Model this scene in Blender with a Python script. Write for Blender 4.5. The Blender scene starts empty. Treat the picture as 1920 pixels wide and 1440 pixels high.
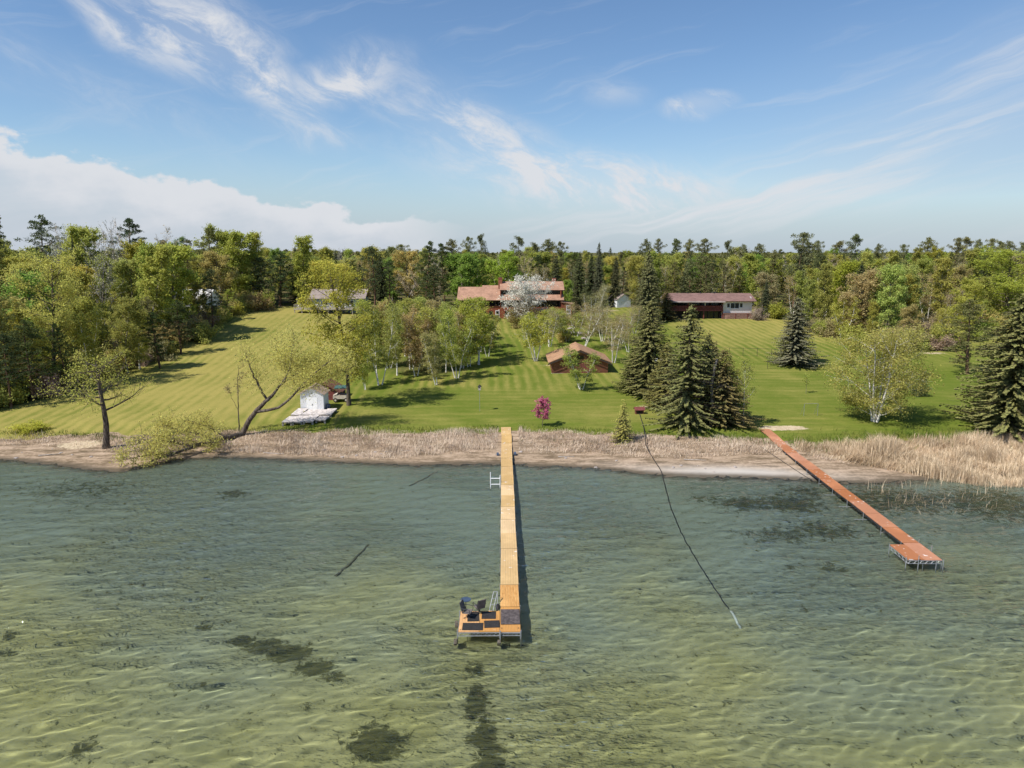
import bpy, math
import numpy as np
from mathutils import Vector

# ------------------------------------------------------------------ camera, sky, sun, exposure
sc = bpy.context.scene
COL = sc.collection
cam = bpy.data.objects.new('camera', bpy.data.cameras.new('camera'))
COL.objects.link(cam)
sc.camera = cam
cam.data.sensor_width = 36
cam.data.lens = 36 * 1331 / 1920
cam.location = (0, 0, 22.6)
cam.rotation_euler = (math.radians(90 - 10.554), 0, 0)
cam.data.clip_start = .5
cam.data.clip_end = 9000

SUN_EL = math.radians(52)
SUN_DIR = Vector((.84 * math.cos(SUN_EL), .5426 * math.cos(SUN_EL), -math.sin(SUN_EL)))   # the way the light travels
sun_data = bpy.data.lights.new('sun', 'SUN')
sun_data.energy = 5.0
sun_data.angle = math.radians(.5)
sun_data.color = (1, .95, .87)
sun_data.cycles.is_caustics_light = True
sun = bpy.data.objects.new('sun', sun_data)
COL.objects.link(sun)
sun.rotation_euler = SUN_DIR.to_track_quat('-Z', 'Y').to_euler()

sc.view_settings.view_transform = 'Standard'
sc.view_settings.look = 'None'
sc.view_settings.gamma = 1
sc.view_settings.exposure = .25

world = bpy.data.worlds.new('World')
sc.world = world
world.use_nodes = True
SKY_STRENGTH = .13

def sky_nodes():
    nt = world.node_tree
    N, K = nt.nodes, nt.links
    bg = N['Background']
    bg.inputs[1].default_value = SKY_STRENGTH
    sky = N.new('ShaderNodeTexSky')
    sky.sky_type = 'NISHITA'
    sky.sun_disc = False
    sky.sun_elevation = SUN_EL
    sky.sun_rotation = math.atan2(-SUN_DIR.x, -SUN_DIR.y)
    sky.air_density = 1.0
    sky.dust_density = .25
    sky.ozone_density = 3.0
    hs = N.new('ShaderNodeHueSaturation')
    hs.inputs['Saturation'].default_value = 1.10
    hs.inputs['Hue'].default_value = .502
    hs.inputs['Value'].default_value = .83
    K.new(sky.outputs[0], hs.inputs['Color'])

    def mth(op, a, b=None, c=None):
        n = N.new('ShaderNodeMath'); n.operation = op
        for i, v in enumerate((a, b, c)):
            if v is None: continue
            if isinstance(v, (int, float)): n.inputs[i].default_value = v
            else: K.new(v, n.inputs[i])
        return n.outputs[0]
    def rng_(v, a, b, c=0., d=1., smooth=True):
        n = N.new('ShaderNodeMapRange'); n.interpolation_type = 'SMOOTHSTEP' if smooth else 'LINEAR'
        K.new(v, n.inputs[0])
        for i, x in enumerate((a, b, c, d)): n.inputs[i + 1].default_value = x
        return n.outputs[0]
    tc = N.new('ShaderNodeTexCoord')
    sep = N.new('ShaderNodeSeparateXYZ'); K.new(tc.outputs['Generated'], sep.inputs[0])
    az = mth('ARCTAN2', sep.outputs[0], sep.outputs[1])
    el = mth('ARCSINE', sep.outputs[2])
    P = N.new('ShaderNodeCombineXYZ'); K.new(az, P.inputs[0]); K.new(el, P.inputs[1])
    def noise(vec, loc, rot, scale, s=1., detail=6, rough=.55, dist=0.):
        mp = N.new('ShaderNodeMapping'); mp.vector_type = 'TEXTURE'
        mp.inputs['Location'].default_value = (*loc, 0)
        mp.inputs['Rotation'].default_value = (0, 0, rot)
        mp.inputs['Scale'].default_value = (*scale, 1)
        K.new(vec, mp.inputs[0])
        n = N.new('ShaderNodeTexNoise'); n.noise_dimensions = '2D'
        n.inputs['Scale'].default_value = s; n.inputs['Detail'].default_value = detail
        n.inputs['Roughness'].default_value = rough; n.inputs['Distortion'].default_value = dist
        K.new(mp.outputs[0], n.inputs[0])
        return n
    # bend the directions a little so that no cloud has a ruled outline
    wn = noise(P.outputs[0], (3, 1), 0, (.22, .12), detail=3)
    off = N.new('ShaderNodeVectorMath'); off.operation = 'MULTIPLY_ADD'
    K.new(wn.outputs['Color'], off.inputs[0]); off.inputs[1].default_value = (.07, .05, 0)
    off.inputs[2].default_value = (-.035, -.025, 0)
    add = N.new('ShaderNodeVectorMath'); add.operation = 'ADD'
    K.new(P.outputs[0], add.inputs[0]); K.new(off.outputs[0], add.inputs[1])
    PW = add.outputs[0]
    def patch(c, r, rot):
        mp = N.new('ShaderNodeMapping'); mp.vector_type = 'TEXTURE'
        mp.inputs['Location'].default_value = (*c, 0); mp.inputs['Rotation'].default_value = (0, 0, math.radians(rot))
        mp.inputs['Scale'].default_value = (*r, 1)
        K.new(PW, mp.inputs[0])
        ln = N.new('ShaderNodeVectorMath'); ln.operation = 'LENGTH'; K.new(mp.outputs[0], ln.inputs[0])
        return rng_(ln.outputs['Value'], 0, 1, 1, 0)
    wisp = noise(PW, (0, 0), math.radians(-24), (.10, .040), detail=11, rough=.68, dist=.25)
    wisp2 = noise(PW, (5, 2), math.radians(14), (.30, .022), detail=8, rough=.6, dist=.1)
    w1 = rng_(wisp.outputs['Fac'], .36, .70)
    w2 = rng_(wisp2.outputs['Fac'], .40, .75)
    cover = None
    for c, r, rot, g, w in [((-.395, .250), (.14, .075), -14, 1.25, w1), ((-.31, .205), (.14, .045), -34, 1.0, w1),
                            ((-.49, .262), (.13, .030), -38, .8, w1), ((-.215, .216), (.12, .045), 12, 1.15, w1),
                            ((-.10, .170), (.20, .050), -26, .6, w1), ((.00, .135), (.26, .065), -26, 1.0, w1),
                            ((.09, .090), (.30, .065), -10, 1.3, w1), ((.02, .10), (.2, .04), -20, .9, w1), ((.17, .085), (.19, .05), -2, 1.3, w1), ((-.27, .150), (.13, .030), -8, .6, w1),
                            ((.245, .179), (.065, .022), 3, 1.5, w1), ((.13, .205), (.07, .03), -20, .35, w1),
                            ((.45, .11), (.50, .075), 14, .75, w2), ((.55, .195), (.45, .07), 24, .45, w2),
                            ((.30, .060), (.5, .05), 6, .8, w2), ((-.52, .185), (.28, .05), -20, .28, w1)]:
        m = mth('MULTIPLY', mth('MULTIPLY', patch(c, r, rot), mth('MULTIPLY_ADD', w, .82, .18)), g)
        cover = m if cover is None else mth('MAXIMUM', cover, mth('MULTIPLY_ADD', cover, .35, m))
    # thin cirrus over the rest of the sky
    cover = mth('MAXIMUM', cover, mth('MULTIPLY', rng_(wisp2.outputs['Fac'], .52, .85), .22))
    # the cumulus bank low on the left
    bill = noise(P.outputs[0], (1.3, 4.2), 0, (.085, .05), detail=9, rough=.55)
    top = mth('MULTIPLY_ADD', az, -.165, .022)
    top = mth('MINIMUM', top, .150)
    top = mth('ADD', top, mth('MULTIPLY_ADD', bill.outputs['Fac'], .10, -.052))
    dtop = mth('SUBTRACT', top, el)
    bank = mth('MULTIPLY', rng_(dtop, -.002, .009), rng_(az, -.03, -.20))
    bank = mth('MULTIPLY', bank, rng_(az, -2.2, -1.6))
    shade = mth('MULTIPLY', rng_(dtop, .012, .085), mth('MULTIPLY_ADD', wisp2.outputs['Fac'], 1.2, .3))
    bank = mth('MULTIPLY', bank, mth('MULTIPLY_ADD', shade, -.30, 1.))
    veil = mth('MAXIMUM', rng_(el, .0, .14, .80, 0), mth('MULTIPLY', patch((.62, .10), (.75, .24), 12), .50))
    cover = mth('MINIMUM', mth('MAXIMUM', cover, bank), .96)
    k = .1 / SKY_STRENGTH / 2 ** sc.view_settings.exposure
    haze = N.new('ShaderNodeMix'); haze.data_type = 'RGBA'
    K.new(veil, haze.inputs[0]); K.new(hs.outputs[0], haze.inputs[6]); haze.inputs[7].default_value = (3.9 * k, 4.95 * k, 6.3 * k, 1)
    ccol = N.new('ShaderNodeMix'); ccol.data_type = 'RGBA'
    K.new(mth('MULTIPLY', shade, bank), ccol.inputs[0])
    ccol.inputs[6].default_value = (7.2 * k, 7.4 * k, 7.8 * k, 1)
    ccol.inputs[7].default_value = (5.1 * k, 5.7 * k, 6.6 * k, 1)
    mix = N.new('ShaderNodeMix'); mix.data_type = 'RGBA'
    K.new(cover, mix.inputs[0]); K.new(haze.outputs[2], mix.inputs[6]); K.new(ccol.outputs[2], mix.inputs[7])
    K.new(mix.outputs[2], bg.inputs[0])
sky_nodes()

sc.cycles.max_bounces = 7
sc.cycles.diffuse_bounces = 2
sc.cycles.use_adaptive_sampling = True
sc.cycles.adaptive_threshold = .02
sc.cycles.glossy_bounces = 3
sc.cycles.transmission_bounces = 5
sc.cycles.transparent_max_bounces = 6
sc.cycles.sample_clamp_indirect = 6
sc.cycles.use_denoising = True

# ------------------------------------------------------------------ helpers
class Geo:
    """arrays of vertices, quads and triangles that become ONE mesh"""
    def __init__(self):
        self.V, self.Q, self.T, self.n = [], [], [], 0
    def add(self, v, q=None, t=None):
        v = np.asarray(v, float).reshape(-1, 3)
        if q is not None and len(q): self.Q.append(np.asarray(q, int) + self.n)
        if t is not None and len(t): self.T.append(np.asarray(t, int) + self.n)
        self.V.append(v); self.n += len(v)
    def box(self, x0, x1, y0, y1, z0, z1):
        v = [(x, y, z) for z in (z0, z1) for y in (y0, y1) for x in (x0, x1)]
        self.add(v, [(0, 2, 3, 1), (4, 5, 7, 6), (0, 1, 5, 4), (1, 3, 7, 5), (3, 2, 6, 7), (2, 0, 4, 6)])
        return self
    def slab(self, p, th):
        """a quad p (4 points, counter-clockwise seen from outside) with thickness th below it"""
        p = np.array(p, float)
        n = np.cross(p[1] - p[0], p[2] - p[0]); n /= np.linalg.norm(n)
        self.add(np.vstack([p, p - n * th]), [(0, 1, 2, 3), (7, 6, 5, 4), (0, 4, 5, 1), (1, 5, 6, 2), (2, 6, 7, 3), (3, 7, 4, 0)])
        return self
    def tube(self, pts, rad, n=6, cap=False):
        pts = np.asarray(pts, float); k = len(pts)
        rad = np.broadcast_to(np.asarray(rad, float), (k,))
        t = np.gradient(pts, axis=0); t /= np.linalg.norm(t, axis=1)[:, None] + 1e-9
        ref = np.array([1., 0, 0]) if abs(t[:, 2]).mean() > .75 else np.array([0, 0, 1.])
        a = np.cross(t, ref); a /= np.linalg.norm(a, axis=1)[:, None] + 1e-9
        b = np.cross(t, a)
        th = np.arange(n) * 2 * math.pi / n
        ring = pts[:, None] + rad[:, None, None] * (np.cos(th)[None, :, None] * a[:, None] + np.sin(th)[None, :, None] * b[:, None])
        i = np.arange(k - 1)[:, None] * n + np.arange(n)[None]
        j = np.arange(k - 1)[:, None] * n + (np.arange(n)[None] + 1) % n
        q = np.stack([i, i + n, j + n, j], -1).reshape(-1, 4)
        v = ring.reshape(-1, 3)
        tr = None
        if cap:
            v = np.vstack([v, pts[:1], pts[-1:]]); c0, c1 = k * n, k * n + 1
            m = np.arange(n); m2 = (m + 1) % n
            tr = np.vstack([np.stack([np.full(n, c0), m, m2], -1), np.stack([np.full(n, c1), (k - 1) * n + m2, (k - 1) * n + m], -1)])
        self.add(v, q, tr)
        return self
    def bar(self, a, b, r, n=6):
        return self.tube(np.array([a, (np.array(a, float) + b) / 2, b]), r, n, True)
    def disc(self, c, r, h, n=20):
        return self.tube([(c[0], c[1], c[2]), (c[0], c[1], c[2] + h / 2), (c[0], c[1], c[2] + h)], r, n, True)
    def mesh(self, name, smooth=False):
        v = np.vstack(self.V) if self.V else np.zeros((0, 3))
        q = np.vstack(self.Q) if self.Q else np.zeros((0, 4), int)
        t = np.vstack(self.T) if self.T else np.zeros((0, 3), int)
        me = bpy.data.meshes.new(name)
        me.vertices.add(len(v)); me.vertices.foreach_set('co', v.ravel())
        me.loops.add(q.size + t.size)
        me.loops.foreach_set('vertex_index', np.concatenate([q.ravel(), t.ravel()]).astype(np.int32))
        me.polygons.add(len(q) + len(t))
        me.polygons.foreach_set('loop_start', np.concatenate([np.arange(len(q)) * 4, q.size + np.arange(len(t)) * 3]).astype(np.int32))
        me.update(calc_edges=True)
        me.shade_smooth() if smooth else me.shade_flat()
        return me

def tag(o, label=None, cat=None, group=None, kind=None):
    if label: o['label'] = label
    if cat: o['category'] = cat
    if group: o['group'] = group
    if kind: o['kind'] = kind
    return o
def obj(name, geo, mat, parent=None, smooth=False):
    me = geo if isinstance(geo, bpy.types.Mesh) else geo.mesh(name, smooth)
    if mat is not None and not me.materials: me.materials.append(mat)
    o = bpy.data.objects.new(name, me)
    COL.objects.link(o)
    o.parent = parent
    return o
def thing(name, label, cat, loc=(0, 0, 0), rz=0, group=None):
    o = bpy.data.objects.new(name, None)
    o.empty_display_size = .3
    COL.objects.link(o)
    o.location = loc; o.rotation_euler = (0, 0, rz)
    return tag(o, label, cat, group)

# ------------------------------------------------------------------ materials
def new_mat(name):
    m = bpy.data.materials.new(name); m.use_nodes = True
    nt = m.node_tree
    return m, nt, nt.nodes, nt.links, nt.nodes['Principled BSDF']
def mix_rgb(nt, fac, a, b, op='MIX'):
    n = nt.nodes.new('ShaderNodeMix'); n.data_type = 'RGBA'; n.blend_type = op
    for s, v in ((0, fac), (6, a), (7, b)):
        if isinstance(v, (int, float)): n.inputs[s].default_value = v
        elif isinstance(v, tuple): n.inputs[s].default_value = (*v[:3], 1)
        else: nt.links.new(v, n.inputs[s])
    return n.outputs[2]
def nmath(nt, op, a, b=None, c=None):
    n = nt.nodes.new('ShaderNodeMath'); n.operation = op
    for i, v in enumerate((a, b, c)):
        if v is None: continue
        if isinstance(v, (int, float)): n.inputs[i].default_value = v
        else: nt.links.new(v, n.inputs[i])
    return n.outputs[0]
def nnoise(nt, vec, scale, detail=4, rough=.55, dist=0., stretch=None):
    if stretch:
        mp = nt.nodes.new('ShaderNodeMapping'); mp.inputs['Scale'].default_value = stretch
        nt.links.new(vec, mp.inputs[0]); vec = mp.outputs[0]
    n = nt.nodes.new('ShaderNodeTexNoise')
    n.inputs['Scale'].default_value = scale; n.inputs['Detail'].default_value = detail
    n.inputs['Roughness'].default_value = rough; n.inputs['Distortion'].default_value = dist
    nt.links.new(vec, n.inputs[0])
    return n.outputs['Fac']
def nrange(nt, v, a, b, c=0., d=1.):
    n = nt.nodes.new('ShaderNodeMapRange'); n.interpolation_type = 'SMOOTHSTEP'
    nt.links.new(v, n.inputs[0])
    for i, x in enumerate((a, b, c, d)): n.inputs[i + 1].default_value = x
    return n.outputs[0]
def position(nt):
    return nt.nodes.new('ShaderNodeNewGeometry').outputs['Position']
def objcoord(nt):
    return nt.nodes.new('ShaderNodeTexCoord').outputs['Object']
def bump(nt, b, h, strength=.4, dist=.02):
    n = nt.nodes.new('ShaderNodeBump'); n.inputs['Strength'].default_value = strength; n.inputs['Distance'].default_value = dist
    nt.links.new(h, n.inputs['Height']); nt.links.new(n.outputs[0], b.inputs['Normal'])

def plain(name, col, rough=.7, metal=0., var=.25, scale=3., stretch=None, spec=.3):
    """a painted, wooden or metal surface with blotches and streaks"""
    m, nt, N, K, b = new_mat(name)
    v = nnoise(nt, objcoord(nt), scale, 5, .6, stretch=stretch)
    lo = tuple(c * (1 - var) for c in col); hi = tuple(min(1, c * (1 + var)) for c in col)
    K.new(mix_rgb(nt, nrange(nt, v, .3, .7), lo, hi), b.inputs['Base Color'])
    b.inputs['Roughness'].default_value = rough; b.inputs['Metallic'].default_value = metal
    b.inputs['Specular IOR Level'].default_value = spec
    return m
def siding(name, col, pitch, var=.25, axis=2, rough=.8):
    """lapped boards: fine relief lines at the given pitch"""
    m, nt, N, K, b = new_mat(name)
    oc = objcoord(nt)
    sp = N.new('ShaderNodeSeparateXYZ'); K.new(oc, sp.inputs[0])
    ph = nmath(nt, 'FRACT', nmath(nt, 'DIVIDE', sp.outputs[axis], pitch))
    row = nmath(nt, 'FLOOR', nmath(nt, 'DIVIDE', sp.outputs[axis], pitch))
    wn = N.new('ShaderNodeTexWhiteNoise'); wn.noise_dimensions = '1D'; K.new(row, wn.inputs['W'])
    v = nmath(nt, 'MULTIPLY_ADD', wn.outputs['Value'], .35, nmath(nt, 'MULTIPLY', nnoise(nt, oc, 1.3, 5, .6), .65))
    K.new(mix_rgb(nt, v, tuple(c * (1 - var) for c in col), tuple(min(1, c * (1 + var)) for c in col)), b.inputs['Base Color'])
    b.inputs['Roughness'].default_value = rough; b.inputs['Specular IOR Level'].default_value = .2
    bump(nt, b, ph, .8, pitch * .25)
    return m
def shingles(name, col, pitch=.25, var=.22):
    m, nt, N, K, b = new_mat(name)
    oc = objcoord(nt)
    sp = N.new('ShaderNodeSeparateXYZ'); K.new(oc, sp.inputs[0])
    br = N.new('ShaderNodeTexBrick'); br.inputs['Scale'].default_value = 1
    br.inputs['Brick Width'].default_value = .5; br.inputs['Row Height'].default_value = pitch; br.inputs['Mortar Size'].default_value = .012
    cb = N.new('ShaderNodeCombineXYZ'); K.new(sp.outputs[0], cb.inputs[0]); K.new(nmath(nt, 'MULTIPLY', nmath(nt, 'ADD', sp.outputs[1], sp.outputs[2]), .9), cb.inputs[1])
    K.new(cb.outputs[0], br.inputs[0])
    br.inputs['Color1'].default_value = (*[c * (1 - var) for c in col], 1); br.inputs['Color2'].default_value = (*[min(1, c * (1 + var)) for c in col], 1)
    br.inputs['Mortar'].default_value = (*[c * .55 for c in col], 1)
    big = nnoise(nt, oc, .5, 5, .65)
    K.new(mix_rgb(nt, nrange(nt, big, .35, .7, 0, .5), br.outputs['Color'], tuple(min(1, c * 1.5) for c in col)), b.inputs['Base Color'])
    b.inputs['Roughness'].default_value = .95; b.inputs['Specular IOR Level'].default_value = .15
    return m
def glass_dark(name, col=(.012, .014, .016)):
    m, nt, N, K, b = new_mat(name)
    b.inputs['Base Color'].default_value = (*col, 1); b.inputs['Roughness'].default_value = .08
    return m
def foliage(name, translucent, dark=.74, light=1.26):
    """leaf colour comes from the tree itself (object colour), each leaf a little different"""
    m, nt, N, K, b = new_mat(name)
    N.remove(b)
    out = N['Material Output']
    oi = N.new('ShaderNodeObjectInfo'); ge = N.new('ShaderNodeNewGeometry')
    v = nmath(nt, 'MULTIPLY_ADD', ge.outputs['Random Per Island'], light - dark, dark)
    hs = N.new('ShaderNodeHueSaturation'); K.new(oi.outputs['Color'], hs.inputs['Color']); K.new(v, hs.inputs['Value'])
    K.new(nmath(nt, 'MULTIPLY_ADD', ge.outputs['Random Per Island'], .026, .489), hs.inputs['Hue'])
    d = N.new('ShaderNodeBsdfDiffuse'); t = N.new('ShaderNodeBsdfTranslucent'); mx = N.new('ShaderNodeMixShader')
    mx.inputs[0].default_value = translucent
    K.new(hs.outputs[0], d.inputs[0]); K.new(hs.outputs[0], t.inputs[0])
    K.new(d.outputs[0], mx.inputs[1]); K.new(t.outputs[0], mx.inputs[2]); K.new(mx.outputs[0], out.inputs[0])
    return m
def bark(name, a, b_, scale, stretch=(1, 1, .25), cut=(.38, .62)):
    m, nt, N, K, b = new_mat(name)
    v = nnoise(nt, objcoord(nt), scale, 5, .65, stretch=stretch)
    K.new(mix_rgb(nt, nrange(nt, v, *cut), a, b_), b.inputs['Base Color'])
    b.inputs['Roughness'].default_value = .95; b.inputs['Specular IOR Level'].default_value = .1
    return m

M = {}
M['leaf'] = foliage('leaf', .52)
M['needle'] = foliage('needle', .15, .72, 1.22)
M['petal'] = foliage('petal', .3, .8, 1.15)
M['twig'] = foliage('twig', 0, .7, 1.25)
M['bark'] = bark('bark', (.055, .042, .032), (.16, .13, .105), 5)
M['bark_grey'] = bark('bark_grey', (.12, .10, .085), (.30, .27, .23), 6)
M['bark_birch'] = bark('bark_birch', (.06, .05, .045), (.70, .66, .60), 5, (1, 1, 2.2), (.30, .44))
M['bark_pine'] = bark('bark_pine', (.07, .045, .032), (.20, .12, .075), 5)
# ---- the lie of the land: the shoreline and the height of the ground, in metres (x across, y inland, z above the lake)
SX = [-400, -150, -90, -56.6, -52.5, -48.2, -43.5, -41.6, -40.0, -38.1, -36.6, -32.3, -23.6, -18.7, -15.1, -10.3, -5.8, -1.2, 2.3, 6.8, 10.7, 14.3, 18.0, 23.9, 29.1, 31.9, 36.0, 42.6, 48.6, 52.8, 90, 150, 400]
SY = [90, 78, 76.5, 75.6, 74.8, 73.4, 71.8, 71.3, 72.1, 74.0, 75.8, 76.8, 75.6, 74.8, 74.2, 73.6, 74.0, 74.2, 73.4, 72.8, 71.9, 70.3, 69.7, 69.4, 68.7, 67.7, 67.5, 68.9, 69.7, 70.3, 73, 76, 90]
_dt = np.arange(-60, 620, 1.0)
_zt = np.interp(_dt, [-60, -30, -12, -4, 0, 6, 11, 15, 45, 75, 105, 140, 180, 250, 400, 620],
                [-1.15, -.82, -0.5, -0.2, 0, .32, .72, 1.0, 2.0, 4.0, 6.0, 7.5, 9, 11, 12.5, 13])
_zt = np.convolve(np.pad(_zt, 3, mode='edge'), np.array([1, 2, 3, 4, 3, 2, 1]) / 16, mode='valid')
def sstep(a, b, x):
    t = np.clip((x - a) / (b - a), 0, 1)
    return t * t * (3 - 2 * t)
def shore_d(x, y):
    d = y - np.interp(x, SX, SY)
    return np.where(d > 0, np.exp(-d / 30) * d + (1 - np.exp(-d / 30)) * (y - 73.5), d)
def ground_z(x, y):
    x = np.asarray(x, float); y = np.asarray(y, float)
    d = shore_d(x, y)
    z = np.interp(d, _dt, _zt)
    z = z + 2.2 * sstep(-35, -95, x) * sstep(45, 130, d)
    bump = .05 * np.sin(x * .9 + 1.3 * np.sin(y * .5)) * np.sin(y * .8 + .7 * np.sin(x * .6))
    return z + bump * sstep(4, 9, d) * (1 - sstep(14, 24, d)) * 2 + .12 * np.sin(x * .07) * np.sin(y * .06) * sstep(15, 40, d)
# ------------------------------------------------------------------ ground: one sheet, lake bed, beach, lawn, woods, to the horizon
def spaced(*segs):
    out = []
    for a, b, s in segs: out.append(np.arange(a, b, s))
    return np.concatenate(out)
def far_spread(a, b, n):
    return a + (b - a) * (np.arange(1, n + 1) / n) ** 2.2
def grid_geo(X, Y, Z):
    g = Geo(); ny, nx = X.shape
    i = (np.arange(ny - 1)[:, None] * nx + np.arange(nx - 1)).ravel()
    g.add(np.stack([X, Y, Z], -1), np.stack([i, i + 1, i + nx + 1, i + nx], -1))
    return g
WOOD_L = np.array([(-71.3, 80), (-71.3, 96.6), (-67.8, 102.9), (-66.8, 113.6), (-65, 119.7), (-65, 134.5), (-66.5, 155.7), (-70, 177.7), (-63, 197.2), (-60, 204)])
WOOD_R = np.array([(66, 204), (68.5, 178.7), (65.5, 158.2), (68.6, 149.1), (71, 140.9), (84.3, 139.1), (97.8, 148.7), (127.2, 177.2), (300, 190)])

def build_ground():
    xs = np.concatenate([-far_spread(150, 3500, 22)[::-1], spaced((-150, -62, 1.6), (-62, 62, .5), (62, 150, 1.6)), far_spread(150, 3500, 22)])
    ys = np.concatenate([-far_spread(0, 3500, 14)[::-1], spaced((0, 16, 4), (16, 92, .42), (92, 205, 1.0), (205, 330, 5)), 330 + far_spread(0, 5500, 22)])
    X, Y = np.meshgrid(xs, ys)
    Z = ground_z(X, Y)
    Z = np.where(Y > 330, Z + 3 * np.sin(X * .004) * sstep(400, 1500, Y), Z)
    D = shore_d(X, Y)
    r = np.random.default_rng(5)
    Z = Z + r.normal(size=Z.shape) * .018 * sstep(-60, -2, D) * (1 - sstep(10, 16, D))
    g = grid_geo(X, Y, Z)
    o = obj('ground', g, None, smooth=True)
    tag(o, 'grassy shore rising from the lake bed to the woods', 'ground', kind='structure')
    me = o.data
    # where the kinds of ground lie
    wig = 1.2 * np.sin(X * .45) + .8 * np.sin(X * 1.13 + 1) + .5 * np.sin(X * 2.3)
    edge = np.interp(X, [-70, -58, -50, -42, -36, -28, -20, 0, 15, 25, 31, 34, 40, 60, 90], [8, 8, 11, 12, 11, 10, 10.5, 11.5, 12.4, 12, 11.5, 11, 10.5, 10.5, 10.5])
    lawn = sstep(edge - 1.0 + .3 * wig, edge + .6 + .3 * wig, D)
    yl = np.interp(Y, WOOD_L[:, 1], WOOD_L[:, 0]); yr = np.interp(X, WOOD_R[:, 0], WOOD_R[:, 1])
    litter = np.maximum.reduce([sstep(2.5, -2.5, X - yl + wig) * sstep(84, 92, Y), np.where(X > 66, sstep(-2, 3, Y - yr + wig), 0), sstep(198, 208, Y + wig)])
    grove = np.exp(-(((X + 15) / 11) ** 2 + ((Y - 127) / 11) ** 2) ** 2)
    litter = np.maximum(litter, .62 * grove)
    def spot(x, y, rx, ry): return np.exp(-((X - x) / rx) ** 2 - ((Y - y) / ry) ** 2)
    sand = np.maximum.reduce([1.2 * spot(33.8, 86, 3.2, 1.3), 1.1 * spot(-50.5, 80.5, 3, 1.6), .6 * spot(7.5, 126, 4, 1.5), .35 * spot(17.5, 90.5, 1.2, 3.5), .5 * spot(28.5, 92, 4, 2), .6 * spot(19, 97, 3, 1.5), .7 * spot(24, 196, 9, 3), .8 * spot(26, 178, 4, 2.5), .7 * spot(82, 137, 4, 1.6)])
    wet = sstep(1.6, .1, D) * sstep(-6, -.2, D)
    pale = np.exp(-((X - 23) / 9) ** 2) * np.exp(-((D - 1.2) / 1.5) ** 2)
    dry = np.clip(.75 * sstep(-20, -40, X) + .55 * sstep(35, 45, X) * sstep(55, 75, D) + .25 * sstep(60, 95, D) + .25 * spot(5, 118, 30, 9) + .3 * spot(-8, 92, 26, 5) + .2 * sstep(-20, -40, X), 0, 1)
    weed = np.zeros_like(X)
    for x, y, rx, ry, a in WEEDS: weed = np.maximum(weed, 1.25 * a * np.exp(-((X - x) / rx / 1.25) ** 2 - ((Y - y) / ry / 1.25) ** 2))
    # mowing runs up and down the slope on the side lawns, along the shore on the low ground
    along = np.clip(sstep(30, 40, X) * sstep(62, 50, D) + sstep(38, 28, D) * sstep(-24, -16, X) + .0, 0, 1)
    for nm, a in dict(zone=np.stack([lawn, np.clip(sand, 0, 1), litter, np.ones_like(X)], -1), zone2=np.stack([dry, weed, along, np.ones_like(X)], -1), zone3=np.stack([wet, np.clip(pale, 0, 1), np.clip(.5 + D / 40, -1, 1), np.ones_like(X)], -1)).items():
        at = me.color_attributes.new(nm, 'FLOAT_COLOR', 'POINT')
        at.data.foreach_set('color', a.astype(np.float32).ravel())
    me.materials.append(ground_mat())
    o.cycles.is_caustics_receiver = True
    return o
WEEDS = [(-16.2, 39.2, .9, .5, 1), (-14.6, 38.6, 1.2, .8, 1.2), (-12.9, 37.8, 1.3, .8, 1.2), (-11.2, 36.4, 1.1, .7, 1.1), (-9.8, 35.5, .8, .5, .9), (-2.1, 36.2, .7, .9, .75), (-1.9, 33.4, .6, 1.6, 1.1),
         (-1.4, 30.9, .6, 1.5, 1.1), (-1, 29, .7, 1.3, 1.1), (-6.5, 30.3, 1.3, 1.2, 1.15), (-20.3, 29.8, .7, .8, .8), (-26.8, 64.8, 1.6, 1.2, .8), (21.5, 62, 3.2, 2, .85), (25.5, 62, 3, 2.4, .9), (23.6, 48.9, 1.2, .9, .75), (20.5, 49, .7, .6, .6),
         (18, 63.3, 2, 1.4, .6), (-19.3, 40.7, .9, .5, .85), (-30.6, 39.7, .6, .5, .9), (-29.4, 37.8, .7, .5, .9), (.5, 38.6, .5, .3, 1.1), (26, 56, 4, 2.6, .7), (22, 55, 4, 2, .65), (28, 65, 3, 2, .7), (36, 63, 6, 4, .8), (44, 62, 8, 5, .75), (-42, 66, 10, 4, .5), (0.3, 28, .6, .6, 1),
         (-10.5, 33, .5, .4, .7), (-17, 35, .5, .35, .7), (-15.5, 33.4, .5, .3, .65), (-22, 36.5, .5, .3, .6), (-13.3, 31.8, .8, .4, .6), (-24, 48, .8, .5, .5), (-8.3, 41.5, .5, .4, .6), (7, 33.5, .9, .5, .5), (12, 35.5, .6, .35, .5)]

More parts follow.
